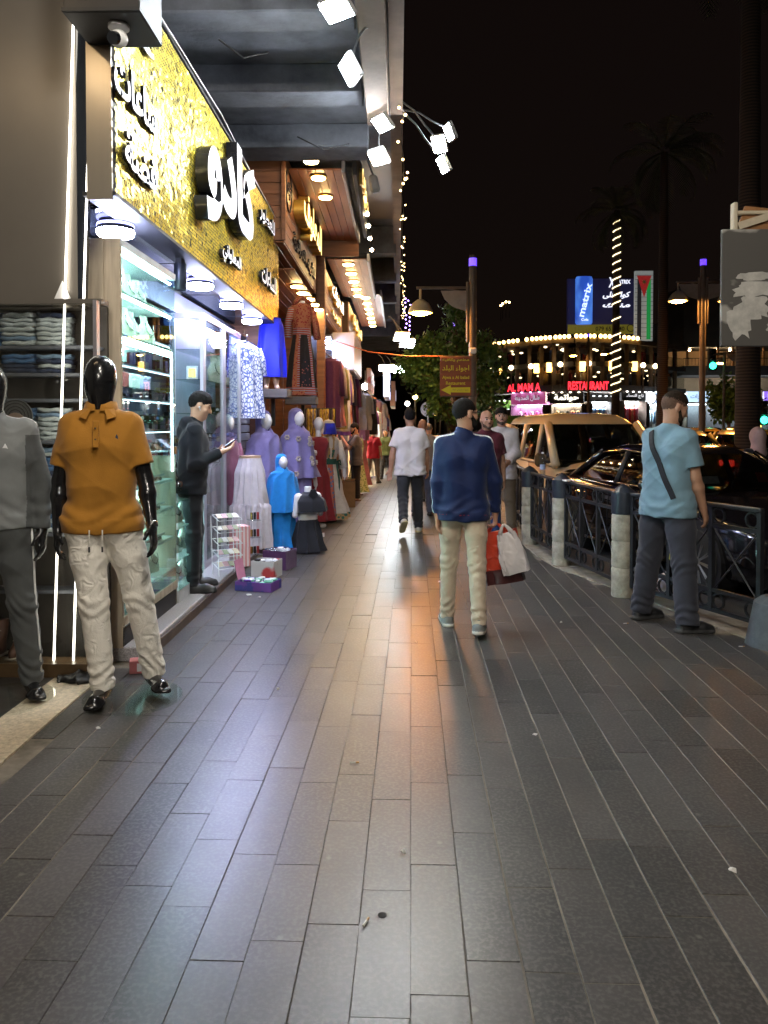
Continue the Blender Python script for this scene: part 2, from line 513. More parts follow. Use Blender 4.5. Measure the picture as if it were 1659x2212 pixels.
def fk(S, p):
    """joints of a figure that faces -Y; right side is -X"""
    J = {}
    lean = R(p.get('lean', 0)); up = np.array([0, -math.sin(lean), math.cos(lean)])
    J['up'] = up; J['pel'] = np.array([0, 0, 0.])
    J['chest'] = up * .36 * S; J['neck'] = up * .53 * S
    low = 9
    for sd, sx in (('R', -1), ('L', 1)):
        sw, bd, ab = [R(q) for q in p.get('leg' + sd, (0, 2, 4))[:3]]
        hip = np.array([sx * .088 * S, 0, 0])
        d1 = np.array([sx * math.sin(ab), -math.sin(sw) * math.cos(ab), -math.cos(sw) * math.cos(ab)])
        s2 = sw - bd
        d2 = np.array([sx * math.sin(ab) * .8, -math.sin(s2) * math.cos(ab), -math.cos(s2) * math.cos(ab)])
        kn = hip + d1 * .43 * S; an = kn + d2 * .415 * S
        J['hip' + sd], J['kn' + sd], J['an' + sd] = hip, kn, an
        fp = R(p.get('foot' + sd, 0)); out = R(p.get('out' + sd, 9))
        J['ft' + sd] = np.array([sx * math.sin(out) * math.cos(fp), -math.cos(out) * math.cos(fp), -math.sin(fp)])
        J['fd' + sd] = np.array([sx * math.sin(out) * -math.sin(fp), math.cos(out) * math.sin(fp), -math.cos(fp)])
        for q in (-.055, .19):
            low = min(low, (an + J['ft' + sd] * q * S + J['fd' + sd] * .085 * S)[2])
        sh = up * .462 * S + np.array([sx * .160 * S * p.get('shw', 1.), 0, 0])
        sw, ab, el, inn = [R(q) for q in p.get('arm' + sd, (0, 8, 8, 0))]
        a1 = np.array([sx * math.sin(ab), -math.sin(sw) * math.cos(ab), -math.cos(sw) * math.cos(ab)])
        e2 = sw + el
        a2 = np.array([sx * math.sin(ab * .4 - inn), -math.sin(e2) * math.cos(ab * .4 - inn), -math.cos(e2) * math.cos(ab * .4 - inn)])
        J['sh' + sd], J['el' + sd] = sh, sh + a1 * .285 * S
        J['wr' + sd] = J['el' + sd] + a2 * .245 * S; J['hd' + sd] = a2
    hy, hp = R(p.get('yaw', 0)), R(p.get('nod', 0))
    F = np.array([math.sin(hy) * math.cos(hp), -math.cos(hy) * math.cos(hp), -math.sin(hp)])
    Lx = np.array([math.cos(hy), math.sin(hy), 0]); Uz = np.cross(Lx, F) * -1
    if Uz[2] < 0: Uz = -Uz
    J['hF'] = np.array([Lx, F, Uz]); J['head'] = J['neck'] + up * .085 * S + Uz * .075 * S + F * .012 * S
    off = np.array([0, 0, -low])
    for k in list(J):
        if k[:2] in ('pe', 'ch', 'ne', 'hi', 'kn', 'an', 'sh', 'el', 'wr') or k == 'head': J[k] = J[k] + off
    return J
def put_hand(s, W, w, n, t, S, curl=25, k=.007, spread=1.):
    w, n = nrm(w), np.array(n, float); n = nrm(n - w * (n @ w)); t = np.array(t, float); t = nrm(t - w * (t @ w) - n * (t @ n))
    s.rc(W - w * .02 * S, W + w * .03 * S, .026 * S, .03 * S, .02, sq=(n, 1.4))
    s.rc(W + w * .025 * S + t * .006, W + w * .075 * S + t * .004, .031 * S, .036 * S, .015, sq=(n, 2.1))
    tips = []
    for off, ln, cu in ((.028, .074, .9), (.0095, .083, 1.), (-.0095, .077, 1.1), (-.027, .06, 1.25)):
        r0 = W + w * .082 * S + t * off * S * spread; q = r0
        for j, fr in enumerate((.48, .3, .24)):
            c = R(curl * cu * (j + .55)); d = w * math.cos(c) + n * math.sin(c); q2 = q + d * ln * fr * S
            s.rc(q, q2, (.0098 - .0009 * j) * S, (.0092 - .0011 * j) * S, k if j == 0 else .004); q = q2
        tips.append(q)
    q = W + w * .02 * S + t * .022 * S
    q2 = q + nrm(w * .7 + t * .75 + n * .35) * .04 * S; q3 = q2 + nrm(w * .95 + t * .2 + n * .5) * .033 * S
    s.rc(q, q2, .0135 * S, .0115 * S, .012); s.rc(q2, q3, .0113 * S, .009 * S, .004)
    return tips
def bounds(J, pad=.24):
    P = np.array([v for k, v in J.items() if k[:2] in ('pe', 'ch', 'ne', 'hi', 'kn', 'an', 'sh', 'el', 'wr', 'he') and v.shape == (3,)])
    return P.min(0) - pad, P.max(0) + pad
def figure(name, label, cat, loc, rotz, height=1.75, pose=None, h=.008, skin=None, hair=None, hair_kind='short', beard=None,
           shirt=None, trousers=None, shoes=None, sole=None, face=True, sleeve='short', hem=-.10, loose=.0, tl=.0, group=None, bald=False,
           mannequin=False, wide=1.0, neck_style=None, shoe_kind='shoe', lipcol=None, jacket_len=None, shirt_mfn=None, shirt_mats=None, curlR=22, curlL=22, seed=1., barefeet=False, amp=.0045, fade=None, bmat=None):
    S = height / 1.75; p = pose or {}
    J = fk(S, p); lo, hi = bounds(J); root = thing(name, label, cat, loc, rotz, group)
    root['figure'] = 1
    u = J['up']; X1 = np.array([1., 0, 0])
    # ---- body, one continuous skin
    s = SDF(lo, hi, h)
    for sx in (-1, 1):
        s.rc(J['pel'] + X1 * sx * .07 * S - u * .02, J['pel'] + X1 * sx * .055 * S + u * .17 * S, .092 * S, .082 * S, .05)
        s.rc(J['pel'] + X1 * sx * .055 * S + u * .17 * S, J['chest'] + X1 * sx * .08 * S + u * .02, .082 * S, .095 * S, .05)
        s.rc(J['chest'] + X1 * sx * .08 * S, J['chest'] + X1 * sx * .11 * S + u * .06 * S, .09 * S, .055 * S, .05)
    s.rc(J['neck'] - u * .06 * S, J['head'] - J['hF'][2] * .05 * S, .058 * S, .05 * S, .04)
    for sd, sx in (('R', -1), ('L', 1)):
        s.rc(J['hip' + sd], J['kn' + sd], .078 * S, .052 * S, .03); s.rc(J['kn' + sd], J['an' + sd], .052 * S, .035 * S, .02)
        s.rc(J['sh' + sd] - X1 * sx * .05 * S, J['sh' + sd], .048 * S, .050 * S, .04)
        m = (J['sh' + sd] + J['el' + sd]) / 2
        s.rc(J['sh' + sd], m, .050 * S, .046 * S, .03); s.rc(m, J['el' + sd], .048 * S, .038 * S, .02)
        fm = J['el' + sd] * .68 + J['wr' + sd] * .32
        s.rc(J['el' + sd], fm, .037 * S, .041 * S, .02); s.rc(fm, J['wr' + sd], .041 * S, .026 * S, .02)
        w = J['hd' + sd]; n = p.get('palm' + sd, (-sx, .25, 0)); t = p.get('thumb' + sd, (0, -1, 0))
        put_hand(s, J['wr' + sd], w, n, t, S, curlR if sd == 'R' else curlL)
        # feet
        f, d, an = J['ft' + sd], J['fd' + sd], J['an' + sd]
        if barefeet:
            cl = [(an + d * .083 * S, d)]
            s.rc(an + d * .045 * S - f * .035 * S, an + d * .055 * S + f * .12 * S, .037 * S, .036 * S, .03, clip=cl)
            side = np.cross(f, d)
            for q, (o, ln) in enumerate(((.026, .165), (.008, .17), (-.008, .163), (-.022, .152), (-.034, .14))):
                s.rc(an + d * .062 * S + f * .11 * S + side * o * S * sx, an + d * .07 * S + f * ln * S + side * o * S * sx, .017 * S, (.014 if q == 0 else .010) * S, .01, clip=cl)
        else:
            s.rc(an + d * .04 * S, an + d * .05 * S + f * .1 * S, .035 * S, .03 * S, .02)
    H = J['head']; Lx, Fw, Uz = J['hF']
    hp = lambda x, y, z: H + (Lx * x + Fw * y + Uz * z) * S
    if mannequin:
        s.ell(hp(0, -.012, .018), np.array([.076, .098, .105]) * S, .03, J['hF'])
        s.ell(hp(0, .022, -.045), np.array([.058, .068, .085]) * S, .06, J['hF'])
    else:
        s.ell(hp(0, -.012, .028), np.array([.074, .094, .092]) * S, .03, J['hF'])
        s.ell(hp(0, .026, -.05), np.array([.056, .062, .066]) * S, .05, J['hF'])
        s.ell(hp(0, .078, -.085), np.array([.02, .016, .015]) * S, .025, J['hF'])
        s.rc(hp(0, .083, .015), hp(0, .108, -.022), .009 * S, .0135 * S, .014)
        for sx in (-1, 1):
            s.rc(hp(sx * .012, .09, -.027), hp(sx * .014, .088, -.027), .009 * S, None, .008)
            s.ell(hp(sx * .078, -.008, -.008), np.array([.010, .02, .033]) * S, .006, J['hF'])
            s.rc(hp(sx * .016, .083, .03), hp(sx * .05, .07, .028), .009 * S, .007 * S, .014)
            s.ell(hp(sx * .044, .058, -.022), np.array([.022, .02, .022]) * S, .025, J['hF'])
            s.ell(hp(sx * .032, .092, .008), np.array([.016, .016, .011]) * S, sub=True, F=J['hF'])
            s.ell(hp(sx * .032, .073, .007), np.array([.014, .0135, .012]) * S, .004, J['hF'])
        s.rc(hp(-.022, .084, -.055), hp(.022, .084, -.055), .008 * S, None, .01)
    def bm(X, Y, Z):
        q = np.stack([X, Y, Z], 1) - H; x, y, z = (q @ Lx) / S, (q @ Fw) / S, (q @ Uz) / S
        i = np.zeros(len(X))
        ey = (np.abs(np.abs(x) - .032) < .0145) & (np.abs(z - .007) < .0065) & (y > .06)
        i[ey] = 2; i[ey & (np.abs(np.abs(x) - .032) < .0065)] = 3
        i[(np.abs(np.abs(x) - .033) < .02) & (np.abs(z - .031) < .0045) & (y > .05)] = 1
        i[(np.abs(x) < .023) & (np.abs(z + .056) < .0065) & (y > .075)] = 4
        if hair_kind != 'none':
            jit = .004 * np.sin(330 * X + 200 * Z) * np.sin(310 * Y + 90 * Z)
            reg = ((y - .088) * -.51 + (z - .052) * .86 > jit) & (z > -.078 + jit) & (y < .076) & ~((np.abs(x) > .066) & (np.abs(y + .004) < .026) & (z < .026))
            i[reg & ((i == 0) | (i == 1))] = 1
            if fade is not None: i[reg & (z < .046 + 2 * jit)] = 5
        return i
    skin = skin or MATS['skin_a']
    hairm = hair or MATS['hair_black']
    if mannequin: sdf_obj('body', s, skin, root)
    else: sdf_obj('body', s, [skin, hairm, MATS['eye_white'], MATS['eye_dark'], lipcol or MATS['lip'], fade or hairm], root, bm)
    # ---- hair / beard
    hl, hh = H - .17 * S, H + .17 * S
    hv = min(h, .007)
    if not mannequin and hair_kind in ('short', 'curly', 'fade'):
        s = SDF(hl, hh, hv)
        th = {'buzz': .001, 'short': .009, 'curly': .009, 'fade': .0025}[hair_kind]
        cl = [(hp(0, .088, .060), -(Uz * .80 - Fw * .60)), (hp(0, -.02, -.05), -Uz), (hp(0, .074, 0), Fw)]
        cl.append((hp(0, 0, .022 if hair_kind == 'curly' else .030), -Uz))
        if hair_kind == 'fade': s.ell(hp(0, -.014, .03), (np.array([.076, .096, .094]) + th) * S, 0, J['hF'], clip=cl)
        if hair_kind == 'fade':
            s2 = SDF(hl, hh, hv); s2.ell(hp(0, -.004, .05), np.array([.069, .0905, .0775]) * S, 0, J['hF'], clip=[(hp(0, .088, .058), -(Uz * .97 - Fw * .24))]); s2.disp(lambda X, Y, Z: .0015 * np.sin(220 * X) * np.sin(200 * Y + 1)); sdf_obj('hair', s2, hairm, root); 
        if hair_kind in ('curly', 'short'):
            s.ell(hp(0, -.006, .052), (np.array([.066, .084, .068]) + th) * S, .0, J['hF']); s.ell(hp(0, -.03, .02), (np.array([.070, .072, .075]) + th * .5) * S, .03, J['hF'])
        a = {'buzz': .0006, 'short': .003, 'curly': .007, 'fade': .001}[hair_kind]
        fq = 1 if hair_kind == 'curly' else 1.5
        s.disp(lambda X, Y, Z: a * np.sin(150 * fq * X + 2 * np.sin(90 * Z)) * np.sin(140 * fq * Y + 1) * np.sin(130 * fq * Z + 2))
        for sx in (-1, 1):
            s.ell(hp(sx * .088, .0, -.016), np.array([.03, .03, .036]) * S, sub=True, F=J['hF'])
        if hair_kind != 'fade': sdf_obj('hair', s, hairm, root)
    if beard:
        s = SDF(hl - .03, hh, hv); t = beard
        for sx in (-1, 1):
            s.rc(hp(sx * .066, .012, -.02), hp(sx * .05, .05, -.075), (.010 + t * .5) * S, (.016 + t) * S, .012)
            s.rc(hp(sx * .05, .05, -.075), hp(0, .078, -.095), (.016 + t) * S, (.018 + t * 1.4) * S, .015)
            s.rc(hp(0, .094, -.04), hp(sx * .028, .08, -.052), .0075 * S, .007 * S, .008)
        s.disp(lambda X, Y, Z: .0015 * np.sin(210 * X) * np.sin(190 * Y + 1) * np.sin(160 * Z + 2))
        sdf_obj('beard', s, bmat or hairm, root)
    # ---- trousers
    tD = None
    if trousers:
        s = SDF(lo, hi, h)
        top = J['pel'] + u * ((hem + .05) if (shirt or shirt_mats) else .13) * S
        for sx in (-1, 1):
            s.rc(J['pel'] + X1 * sx * .072 * S - u * .035 * S, J['pel'] + X1 * sx * .066 * S + u * .14 * S, (.108 + tl * .4) * S, .097 * S, .05, clip=[(top, u)])
            s.ell(J['pel'] + X1 * sx * .055 * S + np.array([0, .045, -.03]) * S, np.array([.085, .085, .1]) * S, .05, clip=[(top, u)])
        for sd in 'RL':
            f, an, kn, hip = J['ft' + sd], J['an' + sd], J['kn' + sd], J['hip' + sd]
            dn = nrm(an - kn); cut = an + dn * (.03 * S)
            m = hip * .5 + kn * .5
            s.rc(hip, m, (.096 + tl) * S, (.08 + tl) * S, .04); s.rc(m, kn, (.08 + tl) * S, (.066 + tl) * S, .03)
            s.rc(kn, an + dn * .08 * S, (.066 + tl) * S, (.052 + tl * 1.15) * S, .03, clip=[(cut, dn)])
        s.disp(fold_fn(amp * .8, seed))
        for sd in 'RL':
            kn, an = J['kn' + sd], J['an' + sd]
            s.disp(lambda X, Y, Z: .006 * np.sin(95 * Z + 22 * X + 9 * np.sin(14 * X + seed)) * (np.exp(-((Z - an[2] - .06) / .07) ** 2) + .7 * np.exp(-((Z - kn[2] + .03) / .08) ** 2))
                   * (np.abs(X - an[0]) < .13))
        sdf_obj('trousers', s, trousers, root); tD = s.D
    # ---- upper garment
    if shirt or shirt_mats:
        s = SDF(lo, hi, h); lz = loose
        hb = J['pel'] + u * hem * S
        cb = [(hb, -u)]
        for sx in (-1, 1):
            q0 = J['pel'] + X1 * sx * .076 * S * wide + u * (hem - .05) * S + np.array([0, .012 * S, 0]); q1 = J['pel'] + X1 * sx * .068 * S * wide + u * .16 * S
            q2 = J['chest'] + X1 * sx * .086 * S * wide
            s.rc(q0, q1, (.124 + lz) * S, (.1 + lz) * S, .06, clip=cb); s.rc(q1, q2, (.1 + lz) * S, (.107 + lz * .6) * S, .06, clip=cb)
            s.rc(q2, q2 + u * .055 * S + X1 * sx * .02 * S, (.105 + lz * .5) * S, .066 * S, .06)
            s.rc(J['neck'] - u * .012 * S, J['sh' + ('R' if sx < 0 else 'L')] - X1 * sx * .035 * S + u * .012 * S, .056 * S, .054 * S, .045)
        for sd, sx in (('R', -1), ('L', 1)):
            sh, el, wr = J['sh' + sd], J['el' + sd], J['wr' + sd]
            a1 = nrm(el - sh); a2 = nrm(wr - el)
            s.rc(sh - X1 * sx * .06 * S, sh, .060 * S, (.058 + lz * .3) * S, .035)
            if sleeve == 'short':
                cut = sh + a1 * .215 * S
                s.rc(sh, sh + a1 * .27 * S, (.057 + lz * .4) * S, (.066 + lz) * S, .03, clip=[(cut, a1)])
            else:
                s.rc(sh, el, (.058 + lz * .4) * S, (.053 + lz * .7) * S, .03)
                cut = wr + a2 * (-.005 * S)
                s.rc(el, wr + a2 * .03 * S, (.053 + lz * .7) * S, (.041 + lz * .35) * S, .03, clip=[(cut, a2)])
        if neck_style in ('collar', 'hood', 'high'):
            s.rc(J['neck'] - u * .01 * S, J['neck'] + u * .035 * S + J['hF'][1] * .005, .068 * S, .064 * S, .012, clip=[(J['neck'] + u * (.035 if neck_style != 'high' else .055) * S + J['hF'][1] * .03, nrm(u + J['hF'][1] * .35))])
        if neck_style == 'hood':
            b = np.array([0, .075, .0]) * S
            s.rc(J['neck'] + b - X1 * .09 * S, J['neck'] + b + X1 * .09 * S, .045 * S, .045 * S, .03)
            s.rc(J['neck'] + b - X1 * .05 * S - u * .02, J['neck'] + b * 1.35 - u * .09 * S, .06 * S, .045 * S, .04)
            s.rc(J['neck'] + b + X1 * .05 * S - u * .02, J['neck'] + b * 1.35 - u * .09 * S, .06 * S, .045 * S, .04)
        for sx in (-1, 1):
            s.rc(J['pel'] + X1 * sx * .055 * S + u * .17 * S, J['chest'] + X1 * sx * .08 * S + u * .02, .092 * S, .105 * S, .05, clip=cb)
            s.rc(J['chest'] + X1 * sx * .08 * S, J['chest'] + X1 * sx * .11 * S + u * .06 * S, .101 * S, .066 * S, .05)
        s.rc(J['chest'] + u * .02 * S, J['neck'] - u * .035 * S, .09 * S, .066 * S, .03)
        s.disp(fold_fn(amp, seed + 3))
        if tD is not None:
            q = tD - .010; X_, Y_, Z_ = s.ax[0][:, None, None], s.ax[1][None, :, None], s.ax[2][None, None, :]
            q = np.maximum(q, -((X_ - hb[0]) * u[0] + (Y_ - hb[1]) * u[1] + (Z_ - hb[2]) * u[2])); hh_ = np.maximum(.02 - np.abs(s.D - q), 0) / .02
            s.D = (np.minimum(s.D, q) - hh_ * hh_ * .005).astype(np.float32)
        # gathers above the hem
        s.disp(lambda X, Y, Z: .004 * np.sin(75 * (Z - hb[2]) + 5 * np.sin(11 * X + seed) + 3 * Y) * np.exp(-((Z - hb[2] - .09) / .08) ** 2))
        sdf_obj('shirt' if sleeve == 'short' else 'top', s, shirt_mats or shirt, root, (lambda X, Y, Z: shirt_mfn(X, Y, Z, J, S)) if shirt_mfn else None)
    # ---- shoes
    if shoes:
        for sd, sx in (('R', -1), ('L', 1)):
            f, d, an = J['ft' + sd], J['fd' + sd], J['an' + sd]
            l2, h2 = an - .3 * S, an + .3 * S
            s = SDF(l2, h2, min(h, .008)); cl = [(an + d * .085 * S, d)]
            if shoe_kind == 'sandal':
                s.rc(an + d * .07 * S - f * .05 * S, an + d * .07 * S + f * .16 * S, .036 * S, .042 * S, .02, clip=cl + [(an + d * .06 * S, -d)])
                s.rc(an + d * .05 * S + f * .09 * S, an + d * .05 * S + f * .12 * S, .04 * S, .04 * S, .01, clip=cl)
            else:
                s.rc(an + d * .05 * S - f * .035 * S, an + d * .055 * S + f * .11 * S, .042 * S, .044 * S, .02, clip=cl)
                s.rc(an + d * .055 * S + f * .11 * S, an + d * .06 * S + f * .165 * S, .044 * S, .034 * S, .02, clip=cl)
                s.rc(an - d * .01 * S - f * .005 * S, an + d * .05 * S + f * .0 * S, .043 * S, .044 * S, .02, clip=cl)
                s.rc(an + d * .075 * S - f * .045 * S, an + d * .078 * S + f * .16 * S, .047 * S, .045 * S, .006, clip=cl + [(an + d * .058 * S, -d)])
            A, DD = an.copy(), d.copy()
            sdf_obj('shoe', s, [shoes, sole or shoes], root, lambda X, Y, Z: ((np.stack([X, Y, Z], 1) - A) @ DD > .06 * S).astype(int), smooth_it=1)
    root['S'] = S
    return root, J
for nm, c in (('skin_a', (.50, .27, .17)), ('skin_b', (.42, .215, .13)), ('skin_c', (.56, .32, .21))):
    mat(nm, c, .5, var=.12, vscale=14, bump=.08, bscale=180, spec=.4)
mat('hair_black', (.012, .010, .009), .75, var=.5, vscale=60, bump=.6, bscale=260, spec=.15)
mat('hair_grey', (.10, .095, .09), .6, var=.4, vscale=60, bump=.4, bscale=260)
mat('hair_brown', (.03, .019, .012), .75, var=.5, vscale=60, bump=.5, bscale=260, spec=.15)
mat('eye_white', (.42, .36, .31), .25, var=0)
mat('stubble', (.10, .062, .045), .7, var=.4, vscale=90, bump=.3, bscale=260, spec=.2)
mat('fade_hair', (.13, .075, .052), .7, var=.35, vscale=70, spec=.2)
mat('eye_dark', (.012, .009, .008), .15, var=0)
mat('lip', (.36, .15, .12), .45, var=0)

def drape(rings, name, mats, parent, n=48, cap=True, smooth=True, seed=0., mi_fn=None):
    """hanging cloth: rings of (x, y, z, rx, ry, fold depth, fold count)"""
    b = MB(); rr = []
    for i, q in enumerate(rings):
        x, y, z, rx, ry, am, nf = q[:7]; ring = []
        for k in range(n):
            a = 2 * math.pi * k / n
            m = 1 + 1.4 * am * (2.4 * (1 - abs(math.sin(nf * a / 2 + seed + .35 * math.sin(z * 4 + seed)))) ** 1.6 - .7 + math.sin(round(nf * .62 + 1) * a + 2 * seed + z * 1.5) * .5)
            ring.append(Vector((x + rx * m * math.cos(a), y + ry * m * math.sin(a), z + am * .03 * math.sin(nf * a * .5 + seed))))
        rr.append(ring)
    b.loft(rr, cap)
    if mi_fn: b.m = [mi_fn(sum((Vector(b.v[j]) for j in f), Vector()) / len(f)) for f in b.f]
    return b.build(name, mats, parent, smooth=smooth, auto=60)
def dense(rings, m=5):
    """subdivide drape rings smoothly"""
    out = []
    for i in range(len(rings) - 1):
        for j in range(m):
            t = j / m; t2 = t * t * (3 - 2 * t) * .5 + t * .5
            out.append(tuple(rings[i][q] + (rings[i + 1][q] - rings[i][q]) * (t if q == 2 else t2) for q in range(7)))
    out.append(rings[-1])
    return out
# ================================================================ ground
def kerb_x(y):                                   # outer edge of the dark paving
    pts = [(-3, 5.2), (3.3, 3.22), (5.4, 2.53), (6.91, 2.12), (8.5, 1.62), (10, 1.58), (14, 1.75), (20, 2.1), (30, 2.8), (60, 5.0), (90, 7)]
    for (a, xa), (b, xb) in zip(pts, pts[1:]):
        if y <= b: return xa + (xb - xa) * (y - a) / (b - a)
    return 7
def paver_material():
    m = bpy.data.materials.new('basalt_paver'); m.use_nodes = True
    N = m.node_tree.nodes; L = m.node_tree.links; b = N['Principled BSDF']
    oi = N.new('ShaderNodeObjectInfo'); at = N.new('ShaderNodeAttribute'); at.attribute_name = 'tone'
    ad = N.new('ShaderNodeMath'); ad.operation = 'ADD'; L.new(oi.outputs['Random'], ad.inputs[0]); L.new(at.outputs['Fac'], ad.inputs[1])
    fr = N.new('ShaderNodeMath'); fr.operation = 'FRACT'; L.new(ad.outputs[0], fr.inputs[0])
    ge = N.new('ShaderNodeNewGeometry')
    cr = N.new('ShaderNodeValToRGB'); e = cr.color_ramp.elements
    e[0].color = (.014, .0135, .013, 1); e[1].color = (.060, .054, .049, 1)
    el = cr.color_ramp.elements.new(.5); el.color = (.038, .034, .031, 1)
    el = cr.color_ramp.elements.new(.75); el.color = (.045, .038, .036, 1)
    L.new(fr.outputs[0], cr.inputs[0])
    n1 = N.new('ShaderNodeTexNoise'); n1.inputs['Scale'].default_value = 3.2; n1.inputs['Detail'].default_value = 8; n1.inputs['Roughness'].default_value = .7
    n2 = N.new('ShaderNodeTexNoise'); n2.inputs['Scale'].default_value = 70; n2.inputs['Detail'].default_value = 4
    n3 = N.new('ShaderNodeTexVoronoi'); n3.inputs['Scale'].default_value = 5.5; n3.inputs['Randomness'].default_value = 1
    n4 = N.new('ShaderNodeTexNoise'); n4.inputs['Scale'].default_value = 22; n4.inputs['Detail'].default_value = 6; n4.inputs['Roughness'].default_value = .8
    for q in (n1, n2, n3, n4): L.new(ge.outputs['Position'], q.inputs['Vector'])
    def mixc(fac, a, col, kind='MIX'):
        x = N.new('ShaderNodeMixRGB'); x.blend_type = kind
        L.new(fac, x.inputs[0]); L.new(a, x.inputs[1])
        if isinstance(col, tuple): x.inputs[2].default_value = col
        else: L.new(col, x.inputs[2])
        return x.outputs[0]
    def ramp(src, a, c, lo=0., hi=1.):
        x = N.new('ShaderNodeMapRange'); x.inputs[1].default_value, x.inputs[2].default_value = a, c
        x.inputs[3].default_value, x.inputs[4].default_value = lo, hi; L.new(src, x.inputs[0]); return x.outputs[0]
    c = mixc(ramp(n1.outputs[0], .38, .72, 0, .6), cr.outputs[0], (.070, .063, .056, 1))
    c = mixc(ramp(n1.outputs[0], .48, .25, 0, .55), c, (.022, .020, .019, 1))
    c = mixc(ramp(n2.outputs[0], .46, .62, 0, .6), c, (.105, .097, .088, 1))
    c = mixc(ramp(n4.outputs[0], .56, .76, 0, .6), c, (.135, .12, .10, 1))       # dust and scuffs
    c = mixc(ramp(n3.outputs['Distance'], .075, .03, 0, .5), c, (.20, .185, .165, 1))  # trodden chewing gum
    n5 = N.new('ShaderNodeTexNoise'); n5.inputs['Scale'].default_value = 1.1; n5.inputs['Detail'].default_value = 5; n5.inputs['Roughness'].default_value = .75; L.new(ge.outputs['Position'], n5.inputs['Vector'])
    c = mixc(ramp(n5.outputs[0], .52, .30, 0, .6), c, (.016, .015, .014, 1))     # old spills
    c = mixc(ramp(n5.outputs[0], .58, .75, 0, .35), c, (.12, .105, .088, 1))     # pale dust
    L.new(c, b.inputs['Base Color'])
    sx = N.new('ShaderNodeSeparateXYZ'); L.new(ge.outputs['Position'], sx.inputs[0])
    off = N.new('ShaderNodeMath'); off.operation = 'ADD'; off.inputs[1].default_value = .25; L.new(sx.outputs[0], off.inputs[0])
    ab = N.new('ShaderNodeMath'); ab.operation = 'ABSOLUTE'; L.new(off.outputs[0], ab.inputs[0])
    worn = ramp(ab.outputs[0], .45, 1.4, .315, .48)                               # polished by walking along the middle
    rn = ramp(n1.outputs[0], .35, .7, -.012, .03)
    ra = N.new('ShaderNodeMath'); ra.operation = 'ADD'; L.new(worn, ra.inputs[0]); L.new(rn, ra.inputs[1])
    L.new(ra.outputs[0], b.inputs['Roughness'])
    bp = N.new('ShaderNodeBump'); bp.inputs['Strength'].default_value = .10; bp.inputs['Distance'].default_value = .004
    L.new(n2.outputs[0], bp.inputs['Height'])
    bp2 = N.new('ShaderNodeBump'); bp2.inputs['Strength'].default_value = .012; bp2.inputs['Distance'].default_value = .02
    L.new(n4.outputs[0], bp2.inputs['Height']); L.new(bp.outputs[0], bp2.inputs['Normal'])
    L.new(bp2.outputs[0], b.inputs['Normal'])
    MATS['basalt_paver'] = m
    return m
M_PAV = paver_material()
M_GROUT = mat('sandy_grout', (.20, .172, .135), .9, var=.75, vscale=3.5, bump=.4, bscale=150)
def _grout():
    N = M_GROUT.node_tree.nodes; L = M_GROUT.node_tree.links; b = N['Principled BSDF']; src = b.inputs['Base Color'].links[0].from_socket
    ge = N.new('ShaderNodeNewGeometry'); sx = N.new('ShaderNodeSeparateXYZ'); L.new(ge.outputs['Position'], sx.inputs[0])
    off = N.new('ShaderNodeMath'); off.operation = 'ADD'; off.inputs[1].default_value = .45; L.new(sx.outputs[0], off.inputs[0]); ab = N.new('ShaderNodeMath'); ab.operation = 'ABSOLUTE'; L.new(off.outputs[0], ab.inputs[0])
    mr = N.new('ShaderNodeMapRange'); mr.inputs[1].default_value, mr.inputs[2].default_value = .55, .95; L.new(ab.outputs[0], mr.inputs[0])
    mx = N.new('ShaderNodeMixRGB'); mx.inputs[1].default_value = (.05, .045, .04, 1); L.new(mr.outputs[0], mx.inputs[0]); L.new(src, mx.inputs[2]); L.new(mx.outputs[0], b.inputs['Base Color'])
_grout()
M_ROAD = mat('asphalt', (.045, .043, .041), .62, var=.25, vscale=3, bump=.5, bscale=160)
M_KERB = mat('kerb_limestone', (.30, .26, .20), .8, var=.35, vscale=7, bump=.4, bscale=70)
ys = list(range(-3, 12)) + [14, 18, 24, 32, 45, 60, 90]
def strip(name, xl, xr, yy, mt, dz=0., zf=gz):
    b = MB()
    for a, c in zip(yy, yy[1:]):
        b.quad((xl(a), a, zf(a) + dz), (xr(a), a, zf(a) + dz), (xr(c), c, zf(c) + dz), (xl(c), c, zf(c) + dz))
    return struct(b.build(name, mt))
terr = MB().quad((-900, -300, -2.2), (900, -300, -2.2), (900, 1500, -2.2), (-900, 1500, -2.2)).build('terrain', M_ROAD); struct(terr)
rz = lambda y: gz(y) - .12
def road_z(x, y):                                # the carriageway climbs gently to its crown
    t = min(1, max(0, (x - kerb_x(y) - .3) / 4.)); return rz(y) * (1 - t) + .02 * t
rb0 = MB()
for a, c in zip(ys, ys[1:]):
    for o0, o1 in ((.30, 4.3), (4.3, 70)):
        rb0.quad(*[(kerb_x(q) + o, q, road_z(kerb_x(q) + o, q)) for o, q in ((o0, a), (o1, a), (o1, c), (o0, c))])
struct(rb0.build('road', M_ROAD))
pavement = strip('pavement', lambda y: -6, lambda y: kerb_x(y) + .06, ys, M_GROUT, -.0030)
